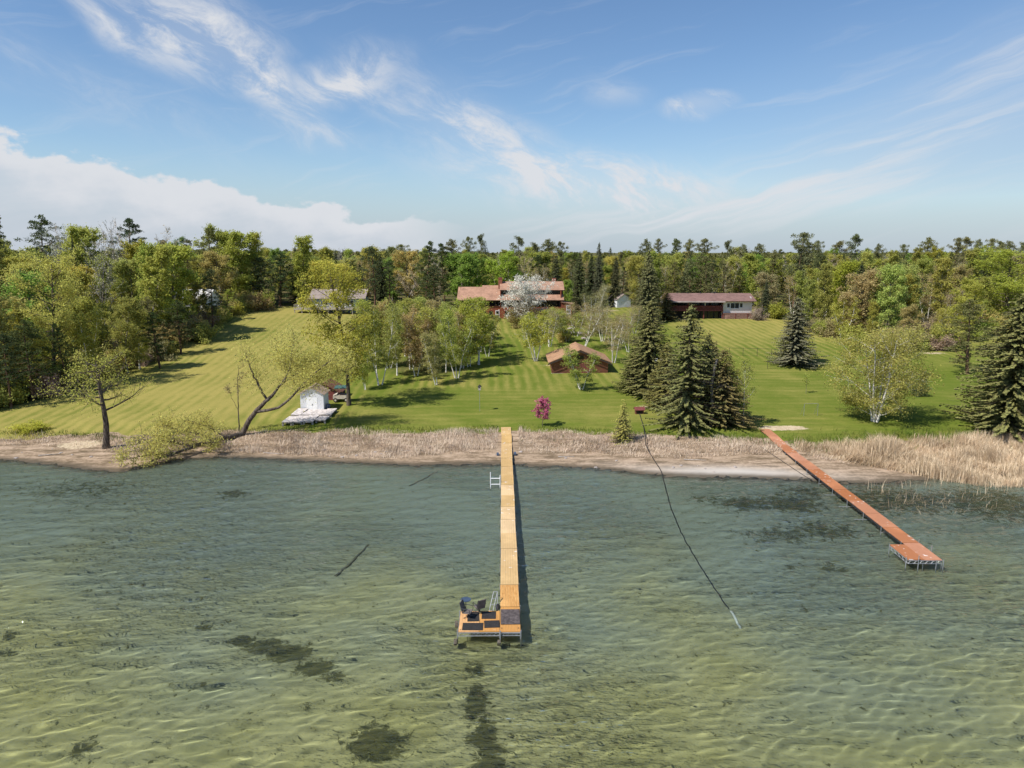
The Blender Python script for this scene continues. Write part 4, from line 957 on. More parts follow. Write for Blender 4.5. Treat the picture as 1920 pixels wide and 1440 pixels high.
LABELS = [
    ('tall rugged dark-trunked tree beside the white shed', ''),
    ('birch nearest the tall dark tree, several pale stems, at the grove edge', ''),
    ('slender white-stemmed birch in the front row of the lawn grove, half nearer the shed', 'slender birches of the grove on the lawn'),
    ('short slim birch standing foremost on the lawn at the grove front', ''),
    ('birch with a long shadow, right of the foremost slim birch', ''),
    ('broad birch at the right edge of the grove, shadow across the mown path', ''),
    ('small bushy birch between the white shed and the grove', ''),
    ('slender white-stemmed birch in the front row of the lawn grove, half nearer the mown path', 'slender birches of the grove on the lawn'),
    ('slender white-stemmed birch in the middle row of the lawn grove, half nearer the mown path', 'slender birches of the grove on the lawn'),
    ('slender white-stemmed birch in the middle row of the lawn grove, half nearer the shed', 'slender birches of the grove on the lawn'),
    ('slender white-stemmed birch in the back row of the lawn grove, half nearer the mown path', 'slender birches of the grove on the lawn'),
    ('slender white-stemmed birch in the back row of the lawn grove, half nearer the shed', 'slender birches of the grove on the lawn'),
    ('clump of white birch stems left of the brown garage', ''),
    ('little birch on the lawn in front of the brown garage', ''),
    ('white-stemmed clump with rusty buds behind the garage, right corner', ''),
    ('rusty budding birch rising right behind the garage ridge', ''),
    ('olive birch between the garage and the white blossoming tree', ''),
    ('tall thin birch between the two houses, pale trunk bare below', ''),
    ('budding birch just below the red house lawn', ''),
    ('thin budding birch left of the tallest lakeside spruce', ''),
    ('thin birch in the loose thicket between the garage and the red house', 'budding birches between the garage and the red house'),
    ('rough bush in the loose thicket below the red house', 'bushes of the thicket below the red house'),
    ('brown twiggy bush under the white blossoming tree', ''),
    ('low bush by the rocks below the red house door', ''),
    ('white blossoming crab apple in front of the red house', ''),
    ('lower spruce pressed into the lakeside clump between the big ones', 'young spruces filling the lakeside clump'),
    ('tall spruce right of the garage', ''),
    ('biggest lakeside spruce, skirts down to the dry grass', ''),
    ('broad ragged brownish spruce with the broken trunk', ''),
    ('spruce against the left end of the maroon-roofed house', ''),
    ('leafy young birch against the right side of the lakeside spruces', ''),
    ('white leaning birch with rusty twigs right of the lakeside spruces', ''),
    ('lone brown-grey spruce on the lawn beside the wire fence', ''),
    ('big round many-stemmed birch on the right lawn', ''),
    ('staked sapling on the right lawn', ''),
    ('tiny dark spruce on the right lawn by the low bush', ''),
    ('low rounded evergreen bush right of the big round birch', ''),
    ('leaning broad pine with shadow on the far right lawn', ''),
    ('huge dense spruce at the right edge, above the reeds', ''),
    ('big spreading pale-leafed tree at the far right edge', ''),
    ('small pink blossoming tree beside the long yellow dock', ''),
    ('feathery young larch in the dry grass by the pump box', ''),
    ('half-bare dark-trunked tree on the left shore', ''),
    ('bright green bush at the foot of the broken spruce', ''),
    ('pinkish blossoming shrub by the lattice wall', ''),
    ('dark pine at the near corner of the left wood', ''),
    ('dark pine cut by the left picture edge', ''),
    ('dark pine with tall bare trunk at the near wood edge', ''),
    ('tall yellow-green tree above the near dark pines', ''),
    ('pale curved-stem birch at the left wood edge', ''),
    ('forked tree with pale trunk beside the wood-edge shadows', ''),
    ('leaning white birch at the left wood edge', ''),
    ('dark pine casting the longest shadow on the left lawn', ''),
    ('dark bushy pine halfway up the left lawn edge', ''),
    ('tall dark pine near the top of the left lawn edge', ''),
    ('green young pine at the top of the left lawn edge', ''),
    ('leafy bush between the pines of the left lawn edge', ''),
    ('low green bush on the shore bank at the left edge', ''),
    ('tan round bush at the head of the left lawn', ''),
    ('white pine standing above the wood in the left top corner', ''),
    ('golden-tan tree left of the grey-roofed house', ''),
    ('dark pine thicket left of the grey-roofed house', ''),
    ('dark pine beside the golden-tan tree', ''),
    ('tall poplar standing over the wood, left one of two', ''),
    ('tall poplar standing over the wood behind the grey-roofed house', ''),
    ('big rounded yellow tree behind the grey-roofed house', ''),
    ('dark round pine right of the yellow tree', ''),
    ('tall dark pine left of the red house, skyline twin', ''),
    ('tall dark pine left of the red house, shorter skyline twin', ''),
    ('dark rounded pine just left of the red house', ''),
    ('grey budding tree left of the dark rounded pine', ''),
    ('bright green maple behind the red house, left end', ''),
    ('bright green maple behind the red house chimney', ''),
    ('bright green tree between the two maples behind the red house', ''),
    ('small fresh green tree at the right end of the red house', ''),
    ('dark spruce right behind the red house', ''),
    ('narrow tall spruce between the two houses', ''),
    ('slim spruce above the little white shed', ''),
    ('tall pointed spruce left of the maroon-roofed house', ''),
    ('brown-green pine in the block behind the maroon-roofed house', 'pines behind the maroon-roofed house'),
    ('fresh green tree right of the pines behind the maroon roof', ''),
    ('small dark spruce right of the maroon-roofed house', ''),
    ('tallest red pine on the skyline above the right wood', ''),
    ('pale grey leafless tree high in the left wood', ''),
    ('grey leafless tree of the left wood top, tallest clump', ''),
    ('leafless tree with upright twigs in the left wood', ''),
    ('thin leafless tree right of the grey clump', ''),
    ('blue-green tree on the skyline above the left wood', ''),
    ('dense olive tree in front of the hidden white house', ''),
    ('narrow dark spruce spire in the left wood', ''),
    ('small dark spruce spire near the left corner', ''),
    ('little dark spire in the spruce row on the skyline', 'spruce row on the skyline'),
    ('dark red pine on the skyline above the red house', 'skyline red pines'),
    ('dark red pine on the skyline above the maroon-roofed house', 'skyline red pines'),
    ('dark red pine on the skyline above the middle of the right wood', 'skyline red pines'),
    ('dark red pine on the skyline in the close row above the far right wood', 'skyline red pines'),
    ('leafy tree screening the hidden white house', 'trees screening the hidden white house'),
    ('lower rusty budding birch in the wood behind the grey-roofed house', 'trees of the wood behind the houses'),
    ('lower grey leafless tree in the wood behind the grey-roofed house', 'trees of the wood behind the houses'),
    ('lower brownish pine in the far wood at the right', 'trees of the wood behind the houses'),
    ('lower brownish pine in the wood behind the maroon-roofed house', 'trees of the wood behind the houses'),
    ('lower olive green slim upright tree in the wood behind the grey-roofed house', 'trees of the wood behind the houses'),
    ('lower brownish pine in the wood behind the grey-roofed house', 'trees of the wood behind the houses'),
    ('lower olive green leafy tree in the far wood at the right', 'trees of the wood behind the houses'),
    ('lower rusty budding birch in the wood behind the red house', 'trees of the wood behind the houses'),
    ('lower yellow-green leafy tree in the wood behind the grey-roofed house', 'trees of the wood behind the houses'),
    ('lower rusty budding birch in the depth of the right wood', 'trees of the wood beyond the right lawn'),
    ('lower olive green leafy tree in the wood behind the grey-roofed house', 'trees of the wood behind the houses'),
    ('lower olive green slim upright tree in the wood behind the red house', 'trees of the wood behind the houses'),
    ('lower olive green slim upright tree in the depth of the right wood', 'trees of the wood beyond the right lawn'),
    ('tall olive green leafy tree in the upper end of the left wood', 'trees of the dense wood left of the striped lawn'),
    ('lower olive green slim upright tree in the far wood at the right', 'trees of the wood behind the houses'),
    ('tall dark pine in the upper end of the left wood', 'trees of the dense wood left of the striped lawn'),
    ('tall light green leafy tree in the wood behind the red house', 'trees of the wood behind the houses'),
    ('lower grey leafless tree in the upper end of the left wood', 'trees of the dense wood left of the striped lawn'),
    ('lower golden tan leafy tree in the wood behind the red house', 'trees of the wood behind the houses'),
    ('lower dark spruce in the far wood at the right', 'trees of the wood behind the houses'),
    ('lower rusty budding birch in the wood behind the maroon-roofed house', 'trees of the wood behind the houses'),
    ('lower golden tan leafy tree in the far wood at the right', 'trees of the wood behind the houses'),
    ('lower rusty budding birch in the far wood at the right', 'trees of the wood behind the houses'),
    ('lower dark pine in the far wood at the right', 'trees of the wood behind the houses'),
    ('lower yellow-green leafy tree in the wood behind the maroon-roofed house', 'trees of the wood behind the houses'),
    ('lower yellow-green leafy tree in the far wood at the right', 'trees of the wood behind the houses'),
    ('lower olive green leafy tree in the wood behind the maroon-roofed house', 'trees of the wood behind the houses'),
    ('tall olive green birch in the depth of the right wood', 'trees of the wood beyond the right lawn'),
    ('tall dark pine in the middle of the left wood', 'trees of the dense wood left of the striped lawn'),
    ('lower light green slim upright tree in the wood behind the grey-roofed house', 'trees of the wood behind the houses'),
    ('lower dark pine in the wood behind the maroon-roofed house', 'trees of the wood behind the houses'),
    ('tall olive green slim upright tree in the depth of the right wood', 'trees of the wood beyond the right lawn'),
    ('lower light green leafy tree in the wood behind the grey-roofed house', 'trees of the wood behind the houses'),
    ('tall dark spruce in the far wood at the right', 'trees of the wood behind the houses'),
    ('lower olive green leafy tree in the middle of the left wood', 'trees of the dense wood left of the striped lawn'),
    ('lower olive green leafy tree in the upper end of the left wood', 'trees of the dense wood left of the striped lawn'),
    ('lower fresh green leafy tree in the wood behind the grey-roofed house', 'trees of the wood behind the houses'),
    ('lower dark spruce in the wood behind the red house', 'trees of the wood behind the houses'),
    ('lower fresh green leafy tree in the far wood at the right', 'trees of the wood behind the houses'),
    ('lower brownish pine in the near end of the left wood', 'trees of the dense wood left of the striped lawn'),
    ('lower yellow-green birch in the front of the right wood', 'trees of the wood beyond the right lawn'),
    ('tall yellow-green leafy tree in the wood behind the grey-roofed house', 'trees of the wood behind the houses'),
    ('lower light green slim upright tree in the far wood at the right', 'trees of the wood behind the houses'),
    ('lower olive green leafy tree in the wood behind the red house', 'trees of the wood behind the houses'),
    ('tall light green birch in the upper end of the left wood', 'trees of the dense wood left of the striped lawn'),
    ('lower grey leafless tree in the far wood at the right', 'trees of the wood behind the houses'),
    ('lower light green slim upright tree in the wood behind the maroon-roofed house', 'trees of the wood behind the houses'),
    ('tall grey leafless tree in the upper end of the left wood', 'trees of the dense wood left of the striped lawn'),
    ('lower yellow-green leafy tree in the upper end of the left wood', 'trees of the dense wood left of the striped lawn'),
    ('lower dark spruce in the wood behind the grey-roofed house', 'trees of the wood behind the houses'),
    ('tall golden tan leafy tree in the upper end of the left wood', 'trees of the dense wood left of the striped lawn'),
    ('lower light green leafy tree in the wood behind the red house', 'trees of the wood behind the houses'),
    ('tall yellow-green leafy tree in the middle of the left wood', 'trees of the dense wood left of the striped lawn'),
    ('tall yellow-green birch in the middle of the left wood', 'trees of the dense wood left of the striped lawn'),
    ('tall brownish pine in the upper end of the left wood', 'trees of the dense wood left of the striped lawn'),
    ('tall rusty budding leafy tree in the depth of the right wood', 'trees of the wood beyond the right lawn'),
    ('tall olive green leafy tree in the far wood at the right', 'trees of the wood behind the houses'),
    ('lower olive green leafy tree in the depth of the right wood', 'trees of the wood beyond the right lawn'),
    ('lower light green birch in the middle of the left wood', 'trees of the dense wood left of the striped lawn'),
    ('lower light green leafy tree in the far wood at the right', 'trees of the wood behind the houses'),
    ('tall golden tan leafy tree in the middle of the left wood', 'trees of the dense wood left of the striped lawn'),
    ('tall light green leafy tree in the depth of the right wood', 'trees of the wood beyond the right lawn'),
    ('lower light green slim upright tree in the wood behind the red house', 'trees of the wood behind the houses'),
    ('lower dark spruce in the wood behind the maroon-roofed house', 'trees of the wood behind the houses'),
    ('lower dark pine in the wood behind the red house', 'trees of the wood behind the houses'),
    ('lower golden tan leafy tree in the wood behind the grey-roofed house', 'trees of the wood behind the houses'),
    ('lower olive green birch in the front of the right wood', 'trees of the wood beyond the right lawn'),
    ('lower light green leafy tree in the front of the right wood', 'trees of the wood beyond the right lawn'),
    ('tall rusty budding birch in the depth of the right wood', 'trees of the wood beyond the right lawn'),
    ('lower dark pine in the wood behind the grey-roofed house', 'trees of the wood behind the houses'),
    ('lower olive green birch in the near end of the left wood', 'trees of the dense wood left of the striped lawn'),
    ('tall light green leafy tree in the upper end of the left wood', 'trees of the dense wood left of the striped lawn'),
    ('tall olive green leafy tree in the front of the right wood', 'trees of the wood beyond the right lawn'),
    ('lower light green slim upright tree in the depth of the right wood', 'trees of the wood beyond the right lawn'),
    ('lower grey leafless tree in the wood behind the maroon-roofed house', 'trees of the wood behind the houses'),
    ('tall yellow-green birch in the near end of the left wood', 'trees of the dense wood left of the striped lawn'),
    ('lower rusty budding leafy tree in the front of the right wood', 'trees of the wood beyond the right lawn'),
    ('lower brownish pine in the middle of the left wood', 'trees of the dense wood left of the striped lawn'),
    ('tall golden tan leafy tree in the wood behind the grey-roofed house', 'trees of the wood behind the houses'),
    ('lower light green birch in the depth of the right wood', 'trees of the wood beyond the right lawn'),
    ('tall brownish pine in the far wood at the right', 'trees of the wood behind the houses'),
    ('tall brownish pine in the middle of the left wood', 'trees of the dense wood left of the striped lawn'),
    ('lower olive green birch in the depth of the right wood', 'trees of the wood beyond the right lawn'),
    ('tall rusty budding birch in the far wood at the right', 'trees of the wood behind the houses'),
    ('lower grey leafless tree in the wood behind the red house', 'trees of the wood behind the houses'),
    ('tall golden tan leafy tree in the near end of the left wood', 'trees of the dense wood left of the striped lawn'),
    ('lower golden tan leafy tree in the wood behind the maroon-roofed house', 'trees of the wood behind the houses'),
    ('tall dark spruce in the depth of the right wood', 'trees of the wood beyond the right lawn'),
    ('lower yellow-green birch in the depth of the right wood', 'trees of the wood beyond the right lawn'),
    ('tall olive green leafy tree in the middle of the left wood', 'trees of the dense wood left of the striped lawn'),
    ('lower olive green slim upright tree in the near end of the left wood', 'trees of the dense wood left of the striped lawn'),
    ('tall grey leafless tree in the wood behind the red house', 'trees of the wood behind the houses'),
    ('lower olive green leafy tree in the near end of the left wood', 'trees of the dense wood left of the striped lawn'),
    ('lower fresh green leafy tree in the middle of the left wood', 'trees of the dense wood left of the striped lawn'),
    ('lower light green birch in the front of the right wood', 'trees of the wood beyond the right lawn'),
    ('lower light green birch in the upper end of the left wood', 'trees of the dense wood left of the striped lawn'),
    ('lower light green leafy tree in the depth of the right wood', 'trees of the wood beyond the right lawn'),
    ('tall light green slim upright tree in the middle of the left wood', 'trees of the dense wood left of the striped lawn'),
    ('lower olive green slim upright tree in the front of the right wood', 'trees of the wood beyond the right lawn'),
    ('tall olive green leafy tree in the wood behind the grey-roofed house', 'trees of the wood behind the houses'),
    ('lower olive green slim upright tree in the wood behind the maroon-roofed house', 'trees of the wood behind the houses'),
    ('tall light green slim upright tree in the depth of the right wood', 'trees of the wood beyond the right lawn'),
    ('lower yellow-green birch in the middle of the left wood', 'trees of the dense wood left of the striped lawn'),
    ('tall grey leafless tree in the middle of the left wood', 'trees of the dense wood left of the striped lawn'),
    ('tall light green slim upright tree in the front of the right wood', 'trees of the wood beyond the right lawn'),
    ('lower light green leafy tree in the wood behind the maroon-roofed house', 'trees of the wood behind the houses'),
    ('lower rusty budding birch in the front of the right wood', 'trees of the wood beyond the right lawn'),
    ('lower brownish pine in the wood behind the red house', 'trees of the wood behind the houses'),
    ('tall olive green birch in the middle of the left wood', 'trees of the dense wood left of the striped lawn'),
    ('lower fresh green leafy tree in the wood behind the maroon-roofed house', 'trees of the wood behind the houses'),
    ('lower fresh green leafy tree in the wood behind the red house', 'trees of the wood behind the houses'),
    ('tall rusty budding birch in the wood behind the grey-roofed house', 'trees of the wood behind the houses'),
    ('lower light green birch in the near end of the left wood', 'trees of the dense wood left of the striped lawn'),
    ('tall rusty budding birch in the wood behind the red house', 'trees of the wood behind the houses'),
    ('lower golden tan leafy tree in the near end of the left wood', 'trees of the dense wood left of the striped lawn'),
    ('lower light green slim upright tree in the front of the right wood', 'trees of the wood beyond the right lawn'),
    ('tall yellow-green leafy tree in the far wood at the right', 'trees of the wood behind the houses'),
    ('tall grey leafless tree in the far wood at the right', 'trees of the wood behind the houses'),
    ('tall yellow-green birch in the upper end of the left wood', 'trees of the dense wood left of the striped lawn'),
    ('tall fresh green leafy tree in the middle of the left wood', 'trees of the dense wood left of the striped lawn'),
    ('tall dark spruce in the wood behind the maroon-roofed house', 'trees of the wood behind the houses'),
    ('tall grey leafless tree in the near end of the left wood', 'trees of the dense wood left of the striped lawn'),
    ('tall dark spruce in the wood behind the grey-roofed house', 'trees of the wood behind the houses'),
    ('tall light green birch in the depth of the right wood', 'trees of the wood beyond the right lawn'),
    ('tall light green leafy tree in the near end of the left wood', 'trees of the dense wood left of the striped lawn'),
    ('olive green bush at the edge of the wood left of the striped lawn', 'bushes along the wood edges'),
    ('pinkish brown bush at the edge of the wood left of the striped lawn', 'bushes along the wood edges'),
    ('light green bush at the edge of the wood beyond the right lawn', 'bushes along the wood edges'),
    ('light green bush at the edge of the wood left of the striped lawn', 'bushes along the wood edges'),
    ('tan bush at the edge of the wood left of the striped lawn', 'bushes along the wood edges'),
    ('tan bush at the edge of the wood beyond the right lawn', 'bushes along the wood edges'),
    ('olive green bush at the edge of the wood beyond the right lawn', 'bushes along the wood edges'),
    ('rusty bush at the edge of the wood beyond the right lawn', 'bushes along the wood edges'),
    ('rusty bush at the edge of the wood left of the striped lawn', 'bushes along the wood edges'),
    ('pinkish brown bush at the edge of the wood beyond the right lawn', 'bushes along the wood edges'),
]
# kind, x, y, height, crown radius, leaf colour, label
TREES = [
    ('bigleafy',-23.0,98.0,20.2,6.8,'lime',0), ('birch',-21.1,111.3,14.0,3.2,'olive',1), ('birch',-19.5,118.9,11.6,2.8,'olive',2),
    ('birch',-12.0,111.2,9.5,2.5,'bud',3), ('birch',-9.2,116.5,12.7,2.9,'lime',4), ('birch',-6.0,126.9,12.5,4.4,'lime',5),
    ('birch',-22.6,107.8,7.9,1.9,'lime',6), ('birch',-17.9,123.8,12.3,3.4,'bud',2), ('birch',-14.6,122.0,11.6,2.7,'olive',7),
    ('birch',-8.9,124.3,12.6,3.1,'lime',7), ('birch',-21.8,124.6,12.6,3.1,'olive',2), ('birch',-11.4,121.1,11.2,2.4,'lime',7),
    ('birch',-7.6,125.2,11.1,2.7,'bud',8), ('birch',-17.1,132.6,11.1,3.3,'lime',8), ('birch',-20.4,134.5,11.4,3.3,'olive',9),
    ('birch',-12.2,134.3,11.4,3.0,'lime',8), ('birch',-6.3,138.1,10.8,3.0,'olive',10), ('birch',-15.5,140.9,10.3,3.1,'bud',10),
    ('birch',-24.8,136.5,10.5,3.1,'bud',9), ('birch',-9.6,140.8,10.5,3.2,'bud',10), ('birch',-25.6,124.7,12.6,3.1,'lime',2),
    ('birch',-27.1,138.5,11.4,3.4,'bud',11), ('birch',-22.8,143.6,10.7,3.5,'lime',11), ('birch',-19.9,146.4,10.0,3.6,'olive',10),
    ('birch',-14.7,149.1,9.4,3.4,'lime',10), ('birch',-11.3,149.1,9.4,3.4,'lime',10), ('birch',-7.9,149.0,9.2,2.9,'lime',10),
    ('birch',-16.2,118.4,11.2,2.6,'bud',7), ('birch',-4.6,134.1,9.8,2.4,'olive',8), ('birch',-27.9,129.0,9.2,2.6,'bud',9),
    ('birchclump',4.4,129.5,10.0,4.1,'lime',12), ('birch',10.7,107.8,7.5,2.7,'olive',13), ('birchbud',18.4,127.7,9.2,3.9,'bud',14),
    ('birchbud',14.3,139.9,10.0,4.5,'bud',15), ('birch',11.5,148.6,7.6,3.4,'olive',16), ('birchbud',19.6,165.4,12.3,3.5,'bud',17),
    ('birchbud',7.6,142.9,8.1,3.2,'bud',18), ('birchbud',22.7,137.2,7.3,2.6,'bud',19), ('birchbud',14.0,154.8,8.1,3.5,'bud',20),
    ('birchbud',10.7,158.2,7.1,3.4,'olive',20), ('birchbud',19.1,148.5,8.4,3.4,'bud',20), ('birchbud',22.5,145.4,7.7,2.8,'bud',20),
    ('birchbud',19.3,177.4,7.3,3.3,'bud',20), ('birchbud',5.6,148.7,6.7,2.8,'olive',20), ('birchbud',2.8,148.8,5.6,2.6,'olive',20),
    ('birchbud',27.4,158.2,7.7,2.8,'bud',20), ('shrub',10.7,177.3,3.3,2.7,'budy',21), ('shrub',19.7,158.2,3.0,2.4,'budy',21),
    ('shrub',23.7,165.4,3.1,2.5,'olive',21), ('shrub',10.7,148.6,2.5,2.0,'budy',21), ('shrub',4.8,158.3,3.0,2.6,'budy',21),
    ('shrub',1.9,167.5,4.3,3.2,'bud',22), ('shrub',14.6,169.2,3.2,2.6,'olive',23), ('blossom',3.2,167.5,10.0,7.1,'white',24),
    ('spruce',21.2,96.2,9.3,3.3,'spruce',25), ('spruce',24.9,89.3,11.7,3.4,'spruce',25), ('spruce',18.2,105.9,6.5,2.6,'spruce',25),
    ('spruce',27.3,94.7,9.5,2.9,'spruceb',25), ('spruce',20.3,104.2,14.1,5.0,'spruce',26), ('spruce',21.9,86.9,15.6,5.0,'spruce',27),
    ('spruce',26.5,87.6,9.7,4.2,'spruceb',28), ('spruce',38.3,177.0,7.3,3.3,'spruceb',29), ('birchbud',28.2,88.5,7.1,1.7,'olive',30),
    ('birchbud',29.2,87.5,10.6,2.8,'olive',31), ('spruce',50.9,126.7,12.1,4.8,'sprucebr',32), ('birchround',46.9,89.3,12.6,7.1,'olive',33),
    ('sapling',44.3,104.9,3.3,0.7,'lime',34), ('spruce',66.8,113.6,1.9,0.6,'spruce',35), ('shrub',60.6,103.5,2.7,1.3,'spruce',36),
    ('pine',77.7,119.4,13.2,5.0,'spruce',37), ('spruce',61.4,85.5,16.9,7.1,'spruce',38), ('bigleafy',117.9,167.8,18.6,12.7,'lime',39),
    ('pink',3.8,87.0,3.6,1.4,'pink',40), ('larch',13.0,80.7,5.0,1.4,'larch',41), ('shore',-46.9,79.2,11.5,4.6,'yellow',42),
    ('shrub',27.0,94.7,2.6,1.8,'lime',43), ('shrub',60.9,176.1,3.3,2.0,'pinkbud',44), ('pine',-69.3,100.6,12.1,3.7,'pine',45),
    ('pine',-69.8,96.6,10.8,3.0,'pine',46), ('pine',-67.1,105.2,11.1,2.4,'pine',47), ('bigleafy',-71.5,108.7,21.1,6.7,'yellow',48),
    ('birch',-68.7,113.2,13.4,3.0,'olive',49), ('leafy',-65.7,119.7,12.7,3.7,'olive',50), ('birch',-65.3,122.9,10.5,2.8,'yellow',51),
    ('pine',-62.1,123.7,10.3,3.3,'pine',52), ('pine',-63.5,135.0,10.6,3.6,'pine',53), ('pine',-66.3,157.5,14.3,3.6,'pine',54),
    ('pine',-69.1,171.8,7.7,2.9,'lime',55), ('shrub',-64.5,147.1,4.4,3.3,'olive',56), ('shrub',-59.9,86.1,1.1,2.0,'lime',57),
    ('shrub',-71.3,188.2,4.9,5.0,'budy',58), ('whitepine',-107.4,150.0,26.1,5.1,'pinel',59), ('leafy',-78.9,205.0,12.2,6.9,'budy',60),
    ('pine',-64.5,198.0,15.3,6.0,'pine',61), ('pine',-69.0,197.0,13.7,4.4,'pine',62), ('poplar',-72.2,201.0,20.0,4.2,'lime',63),
    ('poplar',-59.2,200.0,20.4,4.7,'lime',64), ('leafy',-51.7,206.0,12.3,9.7,'yellow',65), ('pine',-38.3,199.0,17.8,5.2,'pine',66),
    ('pine',-24.0,200.0,19.2,5.0,'pine',67), ('pine',-18.8,201.0,18.5,4.1,'pine',68), ('pine',-20.7,193.0,12.8,4.8,'pine',69),
    ('bare',-30.7,205.0,13.1,6.2,'greybud',70), ('leafy',-13.1,198.0,16.0,6.7,'bright',71), ('leafy',-2.2,199.0,17.4,5.7,'bright',72),
    ('leafy',-8.5,206.0,15.0,4.6,'bright',73), ('leafy',14.7,192.0,8.7,2.6,'bright',74), ('spruce',18.5,197.0,16.2,3.4,'spruced',75),
    ('spruce',24.5,203.0,18.1,2.6,'spruced',76), ('spruce',29.5,205.0,14.0,2.3,'spruced',77), ('spruce',32.7,172.0,17.6,4.0,'spruce',78),
    ('pine',37.8,198.0,11.8,3.7,'pineb',79), ('pine',44.9,201.0,13.3,3.8,'pineb',79), ('pine',50.4,204.0,14.0,3.8,'pineb',79),
    ('pine',53.7,198.0,15.1,3.7,'pineb',79), ('pine',59.5,201.0,13.8,3.8,'pineb',79), ('pine',64.9,204.0,11.3,3.8,'pineb',79),
    ('leafy',69.7,206.0,14.5,3.9,'bright',80), ('spruce',64.0,180.0,9.6,1.8,'spruced',81), ('redpine',79.0,200.0,21.4,5.3,'pineb',82),
    ('bare',-110.5,182.0,19.7,3.8,'grey',83), ('bare',-106.7,185.0,20.7,4.2,'grey',84), ('bare',-98.5,180.0,21.4,3.4,'grey',85),
    ('bare',-96.2,184.0,20.8,3.0,'grey',86), ('leafy',-95.0,200.0,19.2,4.5,'bluegreen',87), ('leafy',-83.4,168.0,18.5,6.9,'olive',88),
    ('spruce',-97.2,160.0,20.3,1.6,'spruced',89), ('spruce',-111.2,165.0,16.7,1.9,'spruced',90), ('spruce',-64.6,255.0,13.5,1.4,'spruced',91),
    ('spruce',-64.0,262.0,13.0,1.5,'spruced',91), ('spruce',-60.4,258.0,13.7,1.5,'spruced',91), ('spruce',-55.4,252.0,13.7,1.4,'spruced',91),
    ('redpine',1.8,246.8,19.4,3.6,'pineb',92), ('redpine',11.4,235.6,18.8,3.9,'pineb',92), ('redpine',15.5,230.8,18.0,2.9,'pineb',92),
    ('redpine',6.8,228.7,17.7,3.1,'pineb',92), ('redpine',42.7,231.6,19.0,2.8,'pineb',93), ('redpine',54.4,265.6,18.5,2.9,'pineb',93),
    ('redpine',52.8,234.0,18.9,3.2,'pineb',93), ('redpine',65.4,265.8,18.3,3.4,'pineb',93), ('redpine',60.8,225.8,19.3,3.9,'pineb',93),
    ('redpine',73.9,245.7,18.2,2.7,'pineb',93), ('redpine',77.9,226.5,17.7,3.3,'pineb',93), ('redpine',101.7,238.9,18.2,2.7,'pineb',94),
    ('redpine',110.8,232.8,20.2,3.8,'pineb',94), ('redpine',141.4,246.0,19.3,3.8,'pineb',95), ('redpine',143.2,233.8,19.4,3.4,'pineb',95),
    ('redpine',166.7,265.3,18.9,4.2,'pineb',95), ('redpine',150.4,233.6,19.0,2.5,'pineb',95), ('redpine',156.9,238.2,19.1,3.3,'pineb',95),
    ('redpine',177.1,263.4,17.6,3.3,'pineb',95), ('redpine',163.0,236.6,18.4,4.0,'pineb',95), ('redpine',-14.4,240.3,19.6,3.0,'pineb',92),
    ('redpine',-10.6,258.6,20.1,2.8,'pineb',92), ('redpine',-20.0,243.2,18.8,3.9,'pineb',92), ('redpine',105.0,258.4,17.3,3.9,'pineb',94),
    ('redpine',116.5,256.2,17.6,4.3,'pineb',94), ('redpine',74.5,231.7,17.4,2.7,'pineb',93), ('redpine',-36.6,244.9,16.9,4.1,'pineb',92),
    ('redpine',-43.5,259.2,15.4,3.4,'pineb',92), ('redpine',118.0,232.3,17.3,2.7,'pineb',94), ('redpine',128.7,236.0,17.1,2.6,'pineb',94),
    ('redpine',186.1,264.2,17.1,3.1,'pineb',95), ('leafy',-84.0,156.0,10.1,4.0,'yellow',96), ('leafy',-79.0,157.0,14.1,4.0,'olive',96),
    ('leafy',-74.0,157.0,10.7,4.0,'olive',96), ('leafy',-70.5,160.0,12.1,4.0,'olive',96), ('leafy',-88.0,160.0,10.7,4.0,'olive',96),
    ('birchbud',-185.0,290.6,12.0,3.5,'bud',97), ('bare',-176.7,243.5,10.2,2.3,'greybud',98), ('pine',96.9,266.0,13.8,3.5,'pineb',99),
    ('pine',38.4,222.5,14.9,3.8,'pineb',100), ('poplar',-37.5,265.3,10.3,2.5,'olive',101), ('birchbud',-167.5,209.9,12.6,3.7,'bud',97),
    ('pine',-85.9,255.7,9.4,2.3,'pineb',102), ('leafy',89.3,282.6,11.1,3.9,'olive',103), ('birchbud',-1.7,266.3,11.5,2.8,'bud',104),
    ('leafy',-166.7,277.2,9.4,2.9,'yellow',105), ('birchbud',124.1,201.7,9.7,2.5,'bud',106), ('leafy',-229.1,304.3,8.1,2.5,'olive',107),
    ('poplar',17.1,246.5,14.2,2.8,'olive',108), ('poplar',72.6,178.0,12.5,2.5,'olive',109), ('leafy',-146.2,200.7,17.1,6.4,'olive',110),
    ('leafy',-177.3,223.4,13.9,4.6,'olive',107), ('poplar',202.8,285.0,9.2,1.9,'olive',111), ('pine',-122.6,187.5,24.3,6.9,'pine',112),
    ('pine',-50.5,237.5,11.3,3.3,'pineb',102), ('leafy',-167.1,302.8,8.6,2.8,'olive',107), ('leafy',6.9,217.5,15.5,5.4,'lime',113),
    ('bare',-139.2,176.7,13.6,3.6,'greybud',114), ('leafy',-26.5,247.4,9.4,3.4,'budy',115), ('spruce',127.7,205.8,11.0,1.9,'spruced',116),
    ('birchbud',-102.0,220.9,10.3,2.7,'bud',97), ('leafy',-63.5,285.0,9.7,3.2,'yellow',105), ('birchbud',44.4,211.0,12.9,3.5,'bud',117),
    ('leafy',116.4,285.4,9.0,2.6,'budy',118), ('poplar',89.5,202.0,11.6,2.2,'olive',109), ('birchbud',-101.8,271.8,10.8,2.4,'bud',97),
    ('leafy',-144.3,304.2,7.9,2.4,'yellow',105), ('birchbud',120.6,246.7,10.4,2.9,'bud',119), ('pine',162.5,244.9,13.3,3.9,'pine',120),
